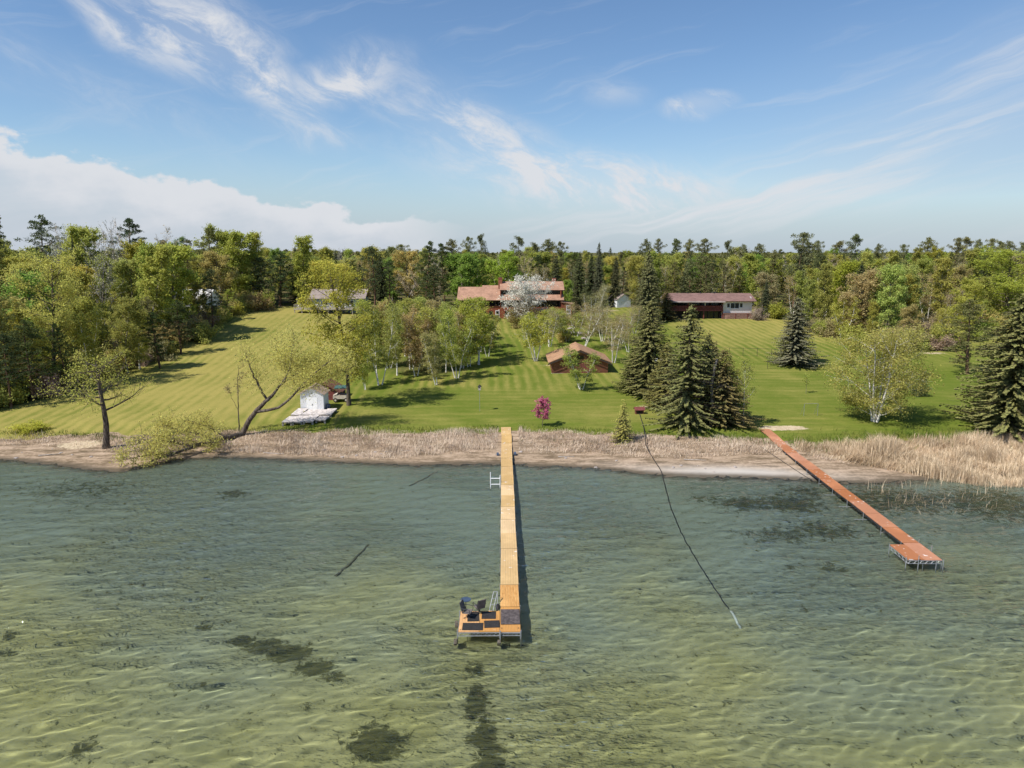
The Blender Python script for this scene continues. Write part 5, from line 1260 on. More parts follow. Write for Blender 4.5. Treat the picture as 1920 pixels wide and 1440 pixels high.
    ('leafy',66.4,216.0,13.6,5.1,'yellow',121), ('leafy',170.0,295.8,10.3,4.0,'yellow',122), ('poplar',106.3,202.6,16.4,3.5,'olive',109),
    ('spruce',164.8,210.9,14.1,3.0,'spruced',116), ('poplar',-18.2,285.8,14.2,2.7,'olive',108), ('leafy',44.2,280.8,13.2,4.7,'olive',123),
    ('leafy',91.4,245.4,9.4,3.5,'olive',103), ('birch',133.7,193.3,15.4,4.3,'olive',124), ('pine',-104.7,121.5,18.3,5.0,'pine',125),
    ('leafy',129.4,253.0,10.9,3.4,'yellow',122), ('poplar',-60.9,215.7,9.5,1.7,'lime',126), ('pine',62.2,280.2,14.1,3.6,'pine',127),
    ('bare',-111.2,265.0,12.8,3.9,'grey',98), ('leafy',105.1,217.2,13.2,4.1,'olive',103), ('leafy',82.4,292.6,8.7,3.5,'olive',103),
    ('poplar',119.2,184.9,18.3,4.0,'olive',128), ('birchbud',178.8,225.6,11.4,3.4,'bud',119), ('leafy',-76.7,240.4,10.7,3.9,'lime',129),
    ('leafy',-73.9,293.7,7.9,2.5,'olive',107), ('spruce',206.7,252.8,15.4,3.2,'spruced',130), ('pine',-157.6,199.2,20.4,6.1,'pine',112),
    ('leafy',158.0,300.5,11.4,3.4,'olive',103), ('birchbud',-20.5,212.7,12.6,3.0,'bud',104), ('poplar',-136.4,244.9,7.9,1.4,'lime',126),
    ('leafy',-94.0,124.1,14.2,5.2,'olive',131), ('leafy',-96.7,168.8,14.9,5.2,'olive',132), ('birchbud',101.1,281.4,11.1,2.7,'bud',119),
    ('leafy',-167.1,239.5,10.6,4.2,'bright',133), ('spruce',23.6,213.6,14.3,3.2,'spruced',134), ('poplar',-149.3,242.8,8.1,1.4,'olive',101),
    ('leafy',126.8,221.7,13.6,4.1,'bright',135), ('pine',-136.8,207.1,10.9,3.2,'pineb',102), ('poplar',216.5,276.0,9.8,1.9,'olive',111),
    ('birchbud',-66.9,300.1,12.2,2.9,'bud',97), ('pine',-91.5,112.4,13.4,4.2,'pineb',136), ('birch',89.6,147.4,7.5,1.8,'yellow',137),
    ('leafy',-41.2,222.4,16.1,5.8,'yellow',138), ('poplar',127.4,290.5,13.7,2.6,'lime',139), ('leafy',17.3,268.7,12.0,4.5,'olive',140),
    ('leafy',-129.3,258.7,7.5,3.0,'olive',107), ('pine',27.5,253.8,9.7,2.3,'pine',127), ('birchbud',33.2,216.8,11.4,2.5,'bud',117),
    ('pine',-130.7,181.0,18.2,5.5,'pine',112), ('birch',-139.6,192.7,19.2,4.0,'lime',141), ('leafy',30.8,265.6,10.5,3.7,'olive',123),
    ('bare',144.3,207.6,13.3,3.7,'greybud',142), ('leafy',-58.1,210.2,12.9,4.0,'olive',107), ('leafy',70.2,220.8,12.4,4.5,'olive',103),
    ('poplar',49.7,240.8,10.1,2.2,'lime',143), ('bare',-113.5,175.4,21.8,6.4,'grey',144), ('poplar',166.9,205.1,16.0,3.5,'olive',111),
    ('leafy',-152.3,182.0,14.4,5.2,'yellow',145), ('spruce',-10.9,297.1,13.3,2.9,'spruced',134), ('poplar',-28.8,239.0,15.9,3.1,'olive',101),
    ('spruce',-132.0,282.6,6.3,1.2,'spruced',146), ('spruce',239.3,309.6,9.0,2.1,'spruced',116), ('leafy',172.5,257.0,11.1,3.3,'olive',103),
    ('pine',112.7,267.5,10.9,2.7,'pineb',99), ('spruce',-42.2,279.8,10.5,1.9,'spruced',146), ('bare',147.2,283.9,11.8,2.7,'grey',142),
    ('leafy',-236.7,297.5,10.5,3.3,'lime',129), ('leafy',-73.6,181.2,15.3,5.4,'budy',147), ('leafy',-138.1,294.3,10.1,3.7,'bright',133),
    ('leafy',-5.8,237.4,14.3,4.3,'lime',148), ('leafy',-119.6,282.0,10.1,3.7,'yellow',105), ('poplar',69.2,166.7,11.3,2.5,'olive',109),
    ('pine',200.5,303.0,8.0,2.3,'pineb',99), ('birchbud',113.1,205.1,12.9,3.2,'bud',119), ('poplar',186.0,222.9,12.7,2.4,'lime',139),
    ('spruce',135.6,229.2,14.6,2.7,'spruced',116), ('leafy',-89.7,147.0,15.3,6.0,'yellow',149), ('birch',-97.7,152.5,15.7,3.7,'yellow',150),
    ('poplar',-96.2,216.0,13.7,3.1,'olive',101), ('poplar',149.4,248.3,14.4,3.3,'olive',111), ('pine',-80.9,178.4,18.9,4.3,'pineb',151),
    ('leafy',151.4,203.5,11.9,4.0,'olive',103), ('leafy',-202.3,281.2,7.6,2.5,'bright',133), ('leafy',32.9,233.4,13.4,4.3,'yellow',121),
    ('leafy',151.0,257.0,12.5,4.5,'yellow',122), ('spruce',-115.6,297.8,11.6,2.2,'spruced',146), ('leafy',142.6,201.5,15.1,6.1,'bud',152),
    ('poplar',-156.6,296.9,10.6,2.4,'olive',101), ('leafy',161.4,229.9,15.0,6.0,'olive',153), ('leafy',91.3,175.4,14.7,4.5,'olive',154),
    ('spruce',216.8,262.1,15.1,3.3,'spruced',130), ('poplar',-188.3,268.5,8.3,1.5,'olive',101), ('leafy',-181.1,228.9,13.7,5.1,'yellow',105),
    ('birch',-124.4,144.0,12.5,3.1,'lime',155), ('birchbud',-76.3,218.8,10.6,2.6,'bud',97), ('leafy',74.0,284.3,12.3,4.8,'lime',156),
    ('leafy',-119.4,156.9,20.0,7.6,'budy',157), ('leafy',78.0,166.8,15.1,5.0,'lime',158), ('poplar',-23.7,257.5,11.6,2.3,'lime',159),
    ('spruce',8.3,308.9,9.1,2.1,'spruced',134), ('spruce',63.5,255.4,14.1,3.3,'spruced',160), ('pine',-11.1,280.3,8.4,2.7,'pine',161),
    ('poplar',72.8,254.2,12.3,2.6,'lime',139), ('leafy',-160.8,210.7,12.6,3.9,'budy',162), ('poplar',-7.3,249.5,11.6,2.2,'lime',159),
    ('leafy',-122.0,240.7,11.5,4.1,'yellow',105), ('pine',-174.8,285.1,9.7,2.9,'pineb',102), ('birch',145.6,181.9,9.8,2.2,'olive',163),
    ('leafy',124.6,177.4,8.2,2.9,'lime',164), ('leafy',-85.6,192.7,13.9,5.5,'olive',132), ('leafy',-16.5,229.7,11.7,4.5,'budy',115),
    ('bare',90.8,233.0,12.6,3.3,'grey',142), ('leafy',-56.9,307.6,8.5,2.7,'yellow',105), ('leafy',-35.2,295.8,12.7,5.1,'olive',107),
    ('birchbud',109.5,176.8,14.4,3.3,'bud',165), ('pine',-193.4,252.8,12.9,3.3,'pine',166), ('leafy',-150.5,281.7,10.1,3.3,'olive',107),
    ('spruce',-160.6,249.2,10.0,2.0,'spruced',146), ('leafy',145.1,213.3,12.6,4.0,'olive',103), ('leafy',-97.3,307.3,7.0,2.1,'olive',107),
    ('birch',-86.6,99.7,10.6,3.0,'olive',167), ('leafy',117.5,216.7,12.2,4.2,'olive',103), ('leafy',-125.7,270.6,7.4,2.4,'bright',133),
    ('birchbud',144.2,192.4,13.1,3.7,'bud',106), ('poplar',-166.6,222.1,13.7,2.5,'lime',126), ('poplar',-1.7,280.1,10.2,1.7,'lime',159),
    ('leafy',73.1,272.1,12.5,4.7,'olive',103), ('pine',-138.1,233.4,10.9,3.2,'pine',166), ('poplar',135.5,275.2,14.7,2.6,'olive',111),
    ('birchbud',117.8,224.7,12.5,3.1,'bud',119), ('poplar',-73.3,280.3,11.9,2.6,'lime',126), ('leafy',-122.5,214.8,8.3,2.8,'olive',107),
    ('leafy',49.5,224.7,14.4,5.2,'olive',123), ('leafy',-102.9,171.7,22.3,7.4,'lime',168), ('leafy',160.4,215.4,12.8,5.1,'olive',103),
    ('poplar',-17.9,223.4,14.6,2.7,'olive',108), ('leafy',79.6,149.5,15.9,4.8,'olive',169), ('poplar',97.9,179.7,13.0,3.1,'lime',170),
    ('leafy',73.6,303.7,12.8,4.3,'budy',118), ('leafy',-197.8,269.4,9.7,3.4,'olive',107), ('poplar',102.7,302.0,9.9,1.8,'olive',111),
    ('bare',46.9,307.3,8.0,2.1,'grey',171), ('leafy',-130.2,238.9,7.5,3.1,'lime',129), ('leafy',-122.2,169.4,17.3,6.7,'olive',110),
    ('spruce',98.4,247.4,15.1,3.3,'spruced',130), ('leafy',96.0,212.8,11.9,4.6,'olive',103), ('birch',-81.6,90.0,16.4,4.5,'yellow',172),
    ('leafy',-79.5,308.2,6.3,2.5,'budy',162), ('leafy',153.7,184.8,11.4,3.4,'bud',173), ('poplar',149.3,265.2,13.3,2.6,'lime',139),
    ('pine',-68.0,131.6,11.8,3.7,'pineb',174), ('spruce',137.9,209.7,15.4,3.1,'spruced',130), ('pine',-138.4,213.7,10.2,3.1,'pine',166),
    ('leafy',-30.2,214.8,16.1,5.6,'budy',175), ('birchbud',26.0,297.5,8.3,2.0,'bud',117), ('pine',-181.2,264.4,7.1,2.0,'pineb',102),
    ('birch',94.2,191.9,13.4,3.5,'lime',176), ('poplar',-174.6,214.9,11.6,2.1,'olive',101), ('pine',53.1,277.5,12.7,3.1,'pine',127),
    ('pine',-131.1,222.2,11.4,2.9,'pine',166), ('leafy',83.6,235.3,11.7,3.7,'olive',103), ('pine',153.1,221.4,10.8,3.1,'pine',120),
    ('leafy',-104.2,214.4,8.4,3.1,'lime',129), ('pine',-171.0,257.8,8.3,2.4,'pine',166), ('leafy',-114.7,194.0,14.3,4.7,'olive',132),
    ('leafy',15.2,254.0,13.7,4.7,'budy',115), ('spruce',40.6,252.3,9.2,1.7,'spruced',160), ('leafy',-86.2,291.2,10.4,3.9,'olive',107),
    ('leafy',185.4,233.3,11.8,4.2,'olive',103), ('leafy',97.3,221.7,10.3,3.8,'olive',103), ('leafy',-76.0,259.7,13.0,4.1,'budy',162),
    ('leafy',-108.4,232.1,8.1,2.4,'yellow',105), ('leafy',207.4,261.9,10.8,3.2,'olive',103), ('pine',28.6,240.8,12.4,3.1,'pineb',100),
    ('leafy',-57.4,235.8,12.4,4.4,'olive',107), ('leafy',-251.5,307.6,10.0,3.2,'lime',129), ('poplar',-75.0,269.5,10.4,1.9,'olive',101),
    ('leafy',11.3,291.5,12.6,4.2,'olive',140), ('leafy',109.7,246.7,13.5,4.8,'olive',103), ('birchbud',-53.6,296.1,7.7,1.9,'bud',97),
    ('leafy',-81.9,221.1,11.2,3.8,'bright',133), ('spruce',-19.3,274.5,12.9,2.5,'spruced',134), ('birchbud',28.1,275.3,11.8,3.2,'bud',117),
    ('leafy',-110.1,209.7,12.6,4.3,'yellow',105), ('leafy',-96.4,239.3,13.3,4.7,'olive',107), ('birchbud',96.8,293.1,12.4,3.7,'bud',119),
    ('pine',-134.2,269.2,12.6,3.4,'pine',166), ('leafy',-100.3,293.1,11.9,4.2,'olive',107), ('poplar',85.4,172.4,17.5,3.1,'olive',128),
    ('leafy',197.2,260.4,9.6,3.1,'bright',135), ('pine',75.3,208.6,16.4,4.0,'pineb',177), ('pine',-85.7,125.3,17.9,5.4,'pineb',178),
    ('birch',122.4,191.2,8.9,2.2,'olive',179), ('spruce',-149.4,263.4,9.1,1.7,'spruced',146), ('poplar',169.6,218.3,12.1,2.4,'olive',111),
    ('leafy',-75.1,123.8,12.3,4.6,'olive',131), ('birchbud',109.8,222.0,14.1,3.7,'bud',180), ('leafy',181.7,250.2,9.5,3.7,'yellow',122),
    ('leafy',-86.6,133.4,10.9,3.7,'olive',131), ('spruce',6.8,259.3,11.2,2.2,'spruced',134), ('leafy',-124.1,306.9,5.8,1.7,'olive',107),
    ('poplar',-206.5,258.3,8.7,1.5,'lime',126), ('poplar',-50.4,226.4,15.8,3.1,'lime',126), ('leafy',-90.8,221.1,12.7,3.9,'olive',107),
    ('pine',-3.0,227.4,11.4,3.2,'pine',161), ('birchbud',65.7,232.9,12.9,3.6,'bud',117), ('poplar',186.2,286.2,12.4,2.5,'olive',111),
    ('leafy',79.1,264.9,9.5,2.8,'bright',135), ('leafy',-87.0,242.3,11.9,4.8,'yellow',105), ('birch',103.1,159.4,8.3,1.9,'yellow',137),
    ('leafy',-220.0,272.9,11.8,4.3,'lime',129), ('bare',-13.0,214.3,11.2,3.2,'greybud',181), ('pine',40.5,268.6,13.7,4.1,'pineb',100),
    ('leafy',-94.6,230.2,11.9,4.4,'budy',162), ('leafy',125.5,307.4,9.7,3.4,'budy',118), ('leafy',181.1,296.8,8.9,3.0,'olive',103),
    ('leafy',170.3,233.7,10.7,4.3,'bright',135), ('poplar',-99.1,260.1,12.6,2.5,'olive',101), ('birch',-77.2,134.7,10.2,2.6,'lime',155),
    ('birchbud',-57.2,220.8,11.5,2.5,'bud',97), ('poplar',163.6,257.9,9.6,2.1,'olive',111), ('bare',126.2,264.0,12.3,3.5,'grey',142),
    ('pine',80.6,219.3,14.7,4.7,'pine',120), ('poplar',139.5,217.0,16.7,3.3,'lime',139), ('birchbud',112.8,194.9,15.3,3.4,'bud',165),
    ('leafy',-77.3,104.7,18.0,6.9,'budy',182), ('leafy',40.8,241.9,12.6,4.7,'budy',183), ('poplar',-24.3,221.8,10.4,2.4,'olive',108),
    ('spruce',157.1,199.3,17.0,3.7,'spruced',184), ('spruce',-43.3,204.3,12.3,2.7,'spruced',146), ('poplar',34.2,258.6,11.1,2.1,'lime',143),
    ('birchbud',218.1,299.3,11.7,3.0,'bud',119), ('leafy',126.0,214.2,12.1,4.1,'olive',103), ('leafy',-132.1,210.8,11.6,4.2,'bright',133),
    ('leafy',-224.5,284.5,6.0,2.0,'olive',107), ('birch',93.2,167.7,9.7,2.0,'yellow',185), ('leafy',-108.6,142.5,22.6,8.3,'olive',186),
    ('poplar',-16.3,250.6,9.6,2.2,'olive',108), ('pine',-137.5,260.5,9.7,3.0,'pine',166), ('spruce',36.9,296.9,10.7,2.5,'spruced',160),
    ('poplar',-81.5,113.3,13.3,2.6,'olive',187), ('bare',2.6,207.9,15.1,3.7,'greybud',188), ('birchbud',-95.0,207.0,12.9,3.5,'bud',97),
    ('poplar',80.8,190.1,12.5,2.6,'olive',109), ('leafy',-106.5,225.9,11.5,3.5,'yellow',105), ('leafy',-128.6,158.6,17.4,5.5,'olive',186),
    ('leafy',88.7,160.0,14.9,4.8,'olive',154), ('spruce',77.7,159.8,15.9,3.6,'spruced',184), ('leafy',-87.3,117.3,11.6,4.1,'olive',189),
    ('leafy',198.8,244.5,12.4,4.7,'olive',103), ('bare',171.1,245.7,13.8,3.7,'grey',142), ('poplar',-188.4,279.8,7.1,1.4,'olive',101),
    ('leafy',-12.7,267.9,9.3,3.7,'olive',140), ('poplar',-70.5,209.9,9.8,1.8,'olive',101), ('poplar',211.7,307.4,12.6,2.6,'lime',139),
    ('poplar',-46.5,305.0,9.2,1.7,'olive',101), ('leafy',-107.6,134.5,12.1,4.6,'bright',190), ('leafy',-181.7,305.3,10.8,3.8,'yellow',105),
    ('birch',108.2,163.8,7.8,2.0,'lime',191), ('birch',-122.2,200.4,13.0,3.3,'lime',192), ('spruce',-88.9,209.4,9.2,2.0,'spruced',146),
    ('leafy',104.5,182.9,14.6,4.8,'lime',193), ('leafy',194.3,235.8,9.7,3.6,'olive',103), ('poplar',190.2,251.5,14.9,2.6,'olive',111),
    ('poplar',-128.6,232.1,9.6,1.8,'olive',101), ('leafy',167.5,278.9,12.6,5.1,'lime',156), ('leafy',-195.3,305.5,5.9,1.9,'olive',107),
    ('pine',-53.5,279.0,13.8,4.1,'pineb',102), ('leafy',-69.4,245.4,12.6,4.8,'olive',107), ('poplar',-64.7,230.4,13.3,2.8,'olive',101),
    ('poplar',-72.0,140.5,21.4,4.4,'lime',194), ('leafy',65.1,292.9,9.9,3.1,'olive',123), ('leafy',56.4,249.3,9.8,3.2,'yellow',121),
    ('pine',-44.1,232.5,14.3,4.1,'pineb',102), ('leafy',-154.3,228.0,8.9,2.9,'lime',129), ('leafy',225.2,292.1,12.1,4.2,'olive',103),
    ('poplar',-98.3,280.3,8.7,1.7,'lime',126), ('poplar',-81.8,212.7,13.6,2.5,'lime',126), ('birchbud',-147.3,295.4,8.3,2.2,'bud',97),
    ('pine',-35.9,210.6,13.1,4.0,'pine',166), ('leafy',-120.9,233.6,11.8,3.6,'yellow',105), ('birchbud',-32.9,233.7,11.4,3.2,'bud',97),
    ('poplar',205.5,295.2,11.5,2.0,'olive',111), ('leafy',-31.6,309.2,10.1,4.0,'olive',107), ('leafy',146.6,274.2,9.5,3.1,'bright',135),
    ('leafy',-99.2,246.6,13.1,4.8,'lime',129), ('poplar',-198.2,259.4,9.1,1.7,'olive',101), ('poplar',132.6,184.8,14.6,3.2,'olive',195),
    ('birch',130.8,200.1,9.6,2.1,'lime',176), ('pine',-150.0,204.8,13.5,3.6,'pine',166), ('poplar',-121.0,226.2,9.6,2.0,'olive',101),
    ('birchbud',63.4,210.6,13.6,3.3,'bud',117), ('leafy',114.5,295.2,11.8,4.3,'lime',156), ('leafy',-27.9,282.0,9.6,3.8,'olive',140),
    ('pine',-51.9,211.8,12.5,3.3,'pineb',102), ('leafy',-89.4,105.3,14.7,5.8,'olive',189), ('leafy',-58.3,227.1,15.1,5.0,'olive',196),
    ('bare',-1.7,217.5,13.6,3.6,'grey',181), ('leafy',43.3,218.0,13.8,5.3,'olive',123), ('poplar',117.9,211.0,16.8,3.0,'olive',111),
    ('leafy',-159.8,236.8,10.4,3.8,'budy',162), ('pine',135.3,301.6,7.7,1.9,'pineb',99), ('leafy',36.7,204.3,14.4,4.6,'olive',123),
    ('poplar',45.8,290.2,13.2,2.9,'olive',197), ('spruce',-150.4,211.8,10.2,2.2,'spruced',146), ('leafy',-51.8,263.4,14.1,5.2,'olive',107),
    ('leafy',-117.8,220.9,8.2,2.7,'bright',133), ('leafy',-72.8,225.6,11.1,3.7,'olive',107), ('poplar',-151.7,236.3,8.4,1.7,'olive',101),
    ('poplar',152.4,193.3,11.9,2.0,'lime',170), ('bare',-66.7,203.8,12.9,4.0,'greybud',98), ('spruce',-56.3,271.1,12.8,2.4,'spruced',146),
    ('leafy',-93.3,266.9,6.5,2.5,'olive',107), ('leafy',-168.1,228.4,14.0,4.5,'yellow',105), ('spruce',-220.0,296.3,6.8,1.2,'spruced',146),
    ('pine',-115.7,251.9,9.4,2.8,'pine',166), ('birchbud',-82.7,236.4,9.9,2.3,'bud',97), ('poplar',87.2,308.0,8.0,1.8,'olive',111),
    ('leafy',-108.1,202.6,14.8,5.9,'olive',132), ('poplar',88.3,255.0,12.7,3.0,'olive',111), ('leafy',183.6,308.3,13.0,4.2,'yellow',122),
    ('leafy',-1.3,204.3,14.2,5.8,'olive',140), ('poplar',87.2,181.8,17.4,3.9,'lime',198), ('leafy',-79.6,148.2,17.3,6.0,'olive',186),
    ('leafy',-84.9,273.9,12.9,4.7,'olive',107), ('spruce',1.8,297.6,10.4,2.1,'spruced',134), ('birchbud',247.6,304.1,9.0,2.1,'bud',119),
    ('leafy',-100.2,145.5,17.2,6.9,'olive',186), ('birch',-89.4,140.3,13.2,3.2,'yellow',199), ('leafy',-205.7,267.2,12.7,4.5,'budy',162),
    ('birchbud',156.9,276.0,11.2,3.3,'bud',119), ('leafy',106.9,170.8,14.0,4.3,'bud',173), ('birchbud',176.3,284.4,9.0,2.1,'bud',119),
    ('leafy',178.7,242.7,14.0,4.4,'olive',103), ('leafy',-10.7,223.9,14.6,5.0,'lime',148), ('birchbud',177.6,214.6,13.4,3.7,'bud',119),
    ('leafy',226.6,275.4,10.3,3.3,'bright',135), ('spruce',87.6,262.9,10.2,2.2,'spruced',116), ('leafy',-81.4,96.0,17.5,7.1,'budy',182),
    ('poplar',-191.5,238.3,11.9,2.0,'olive',101), ('leafy',-141.6,282.4,8.3,3.1,'budy',162), ('leafy',-74.2,233.5,11.6,3.6,'olive',107),
    ('leafy',8.1,269.2,14.9,5.3,'olive',140), ('spruce',195.4,271.2,10.6,2.0,'spruced',116), ('bare',-83.0,143.3,19.5,5.3,'grey',200),
    ('leafy',-157.2,257.2,7.5,2.3,'olive',107), ('leafy',-204.9,250.7,7.8,3.1,'yellow',105), ('pine',173.6,205.9,14.5,4.3,'pineb',99),
    ('bare',-168.0,200.1,21.8,6.0,'greybud',144), ('pine',-143.4,168.1,17.2,4.8,'pineb',151), ('leafy',125.9,279.2,14.3,4.3,'bright',135),
    ('leafy',-84.9,228.4,8.2,2.5,'olive',107), ('poplar',205.7,274.0,10.7,1.9,'olive',111), ('spruce',52.7,216.6,12.4,2.9,'spruced',160),
    ('leafy',-148.7,218.0,13.2,4.4,'olive',107), ('poplar',17.3,279.3,8.9,1.7,'lime',159), ('poplar',-9.1,306.6,10.1,2.1,'olive',108),
    ('leafy',231.0,302.0,11.4,4.4,'bright',135), ('leafy',-47.6,218.3,13.4,5.3,'budy',162), ('leafy',-157.9,219.5,9.1,3.0,'olive',107),
    ('leafy',55.2,286.4,12.4,3.9,'olive',123), ('leafy',-100.3,133.5,20.0,7.4,'budy',157), ('leafy',-163.0,263.5,12.3,4.1,'olive',107),
    ('spruce',32.5,224.2,12.9,2.4,'spruced',160), ('pine',32.3,210.2,12.1,3.2,'pine',127), ('pine',-78.6,188.4,21.3,5.1,'pineb',151),
    ('pine',46.6,263.1,14.5,3.4,'pineb',100), ('poplar',-110.6,281.1,8.2,1.5,'olive',101), ('spruce',-114.3,214.2,12.2,2.7,'spruced',146),
    ('leafy',140.9,187.0,16.1,5.1,'olive',169), ('leafy',-24.1,206.5,11.6,4.2,'olive',140), ('leafy',-33.5,253.6,12.2,4.8,'olive',107),
    ('spruce',-45.6,243.2,13.1,2.8,'spruced',146), ('leafy',213.6,286.1,11.7,4.5,'olive',103), ('bare',-64.6,272.4,13.0,3.8,'grey',98),
    ('spruce',95.9,256.7,11.6,2.7,'spruced',116), ('poplar',85.7,152.9,14.3,2.9,'olive',195), ('poplar',28.6,286.9,13.6,2.5,'olive',197),
    ('pine',54.7,208.2,15.6,4.9,'pineb',100), ('poplar',148.5,188.4,18.8,3.7,'lime',201), ('leafy',96.2,151.9,12.7,4.3,'lime',164),
    ('pine',-133.0,166.2,24.7,7.8,'pine',112), ('leafy',-184.9,255.6,7.9,2.9,'budy',162), ('leafy',34.7,309.0,10.8,3.9,'lime',202),
    ('poplar',147.4,225.5,13.1,2.5,'olive',111), ('pine',-214.2,289.0,8.9,2.4,'pineb',102), ('poplar',-150.4,272.4,9.0,2.0,'olive',101),
    ('leafy',234.7,288.6,12.8,5.0,'bright',135), ('pine',138.9,260.8,9.1,2.1,'pine',120), ('leafy',-133.1,303.1,10.1,2.9,'bright',133),
    ('leafy',-101.4,205.5,11.2,4.6,'olive',107), ('leafy',-36.6,217.7,13.2,4.5,'bright',133), ('spruce',-115.9,272.0,12.7,2.2,'spruced',146),
    ('leafy',-59.2,245.3,10.6,3.9,'lime',129), ('pine',-185.8,244.4,10.0,2.9,'pine',166), ('spruce',84.9,271.6,8.7,1.5,'spruced',116),
    ('birchbud',151.7,179.7,6.9,1.7,'bud',203), ('leafy',74.4,154.2,14.4,5.7,'bud',173), ('poplar',135.4,284.3,9.2,1.8,'olive',111),
    ('spruce',-239.4,308.0,9.7,1.9,'spruced',146), ('poplar',22.3,232.2,11.6,2.4,'lime',159), ('poplar',74.0,145.0,9.1,1.9,'olive',195),
    ('pine',18.7,205.0,13.4,3.2,'pineb',204), ('birch',-114.0,128.8,15.0,3.2,'olive',205), ('poplar',-21.5,303.8,11.0,1.9,'olive',108),
    ('pine',-102.8,194.8,23.2,7.2,'pine',112), ('poplar',14.1,209.3,12.7,3.0,'lime',159), ('poplar',16.5,217.8,10.4,2.1,'olive',108),
    ('birchbud',-176.9,271.6,11.8,3.1,'bud',97), ('leafy',163.2,194.6,14.6,5.5,'olive',154), ('pine',-173.8,232.6,10.8,3.2,'pine',166),
    ('bare',22.7,262.8,11.1,2.7,'greybud',181), ('bare',-115.0,243.8,13.2,3.2,'greybud',98), ('pine',-91.9,189.3,17.8,5.4,'pineb',151),
    ('pine',-123.7,250.7,10.9,2.7,'pineb',102), ('leafy',-116.8,145.2,22.3,6.7,'olive',186), ('leafy',64.5,243.0,13.1,5.0,'bright',206),
    ('bare',-23.6,231.8,13.3,3.9,'greybud',181), ('birchbud',141.6,309.9,13.7,3.3,'bud',119), ('poplar',59.9,308.0,13.8,2.5,'olive',197),
    ('leafy',-13.7,208.2,13.5,5.4,'bright',207), ('leafy',-125.0,292.9,9.0,2.9,'olive',107), ('pine',88.0,219.6,12.7,3.0,'pineb',99),
    ('poplar',117.4,276.0,14.5,3.0,'olive',111), ('birchbud',-41.9,210.9,15.2,3.4,'bud',208), ('leafy',-141.3,226.9,9.9,3.4,'lime',129),
    ('birchbud',105.1,193.8,9.9,2.8,'bud',106), ('birch',70.3,150.4,9.9,2.5,'yellow',137), ('leafy',105.9,210.5,13.8,4.4,'lime',156),
    ('birch',-76.0,116.2,11.0,2.5,'lime',209), ('leafy',-84.1,264.6,12.5,5.0,'bright',133), ('leafy',111.2,239.6,11.9,4.0,'olive',103),
    ('birchbud',20.7,239.3,14.1,4.1,'bud',210), ('pine',-219.4,309.2,7.7,2.2,'pine',166), ('leafy',161.7,289.0,13.0,4.7,'bright',135),
    ('birch',-104.3,158.9,17.6,5.0,'yellow',150), ('pine',-214.9,280.1,12.4,3.5,'pine',166), ('poplar',70.8,160.5,15.6,3.0,'olive',109),
    ('leafy',-197.9,241.1,11.9,4.3,'bright',133), ('leafy',-128.8,195.6,17.8,6.5,'lime',168), ('pine',134.0,246.7,9.7,2.6,'pineb',99),
    ('poplar',-7.3,212.7,13.4,3.2,'olive',108), ('birch',118.9,173.4,9.7,2.1,'olive',163), ('leafy',83.9,210.3,12.1,4.5,'olive',103),
    ('leafy',-211.6,300.8,10.5,3.5,'bright',133), ('birchbud',-196.7,291.6,10.6,3.1,'bud',97), ('leafy',-139.9,251.6,9.0,3.1,'lime',129),
    ('spruce',172.2,308.4,13.0,2.5,'spruced',116), ('leafy',-99.1,114.8,14.0,4.7,'budy',211), ('birchbud',157.5,252.7,13.7,3.5,'bud',119),
    ('poplar',112.4,168.0,12.3,2.2,'olive',195), ('birch',-119.5,137.6,11.8,2.5,'lime',155), ('leafy',-145.2,208.5,11.4,3.3,'lime',129),
    ('poplar',126.5,185.7,12.1,2.3,'lime',212), ('poplar',-10.5,232.6,14.5,2.8,'lime',159), ('pine',193.1,296.7,11.1,3.5,'pine',120),
    ('pine',111.5,308.2,9.9,2.4,'pineb',99), ('pine',-32.4,227.3,11.7,2.8,'pine',166), ('pine',90.3,209.9,15.8,4.1,'pine',120),
    ('leafy',25.3,309.1,13.6,5.3,'bright',206), ('poplar',146.3,299.0,8.9,1.7,'olive',111), ('leafy',-89.5,235.2,11.4,4.0,'olive',107),
    ('leafy',-214.3,258.6,7.4,2.4,'olive',107), ('birchbud',-91.4,249.4,11.5,3.2,'bud',97), ('birchbud',73.7,186.7,12.0,3.5,'bud',106),
    ('pine',158.5,206.4,13.9,4.1,'pine',120), ('birchbud',-168.0,292.1,11.2,2.6,'bud',97), ('birch',-76.1,93.4,10.5,2.4,'olive',167),
    ('birchbud',100.3,171.8,14.4,4.1,'bud',165), ('leafy',-92.5,177.7,14.8,4.3,'yellow',145), ('leafy',80.4,143.3,8.6,2.7,'bud',173),
    ('bare',-88.8,183.1,19.6,5.4,'greybud',144), ('spruce',81.5,204.8,14.2,3.4,'spruced',116), ('poplar',84.1,243.2,11.6,2.7,'olive',111),
    ('poplar',158.7,188.0,14.8,3.3,'olive',195), ('poplar',-66.7,218.3,13.7,2.7,'olive',101), ('leafy',-106.0,303.6,9.4,3.2,'olive',107),
    ('bare',101.7,230.3,13.2,3.4,'greybud',142), ('pine',-45.2,251.2,15.0,4.5,'pine',166), ('birchbud',-116.7,209.1,13.3,3.5,'bud',97),
    ('pine',59.9,216.9,13.0,3.9,'pine',127), ('spruce',-111.2,220.7,12.3,2.8,'spruced',146), ('leafy',190.9,228.4,12.1,4.3,'olive',103),
    ('spruce',178.2,233.7,11.1,1.9,'spruced',116), ('pine',59.0,238.9,13.0,3.1,'pineb',100), ('birchbud',172.6,227.3,11.9,2.7,'bud',119),
    ('poplar',100.4,205.1,14.0,2.4,'lime',139), ('birchbud',-75.5,249.7,13.1,3.0,'bud',97), ('leafy',-71.8,150.6,20.3,7.3,'yellow',149),
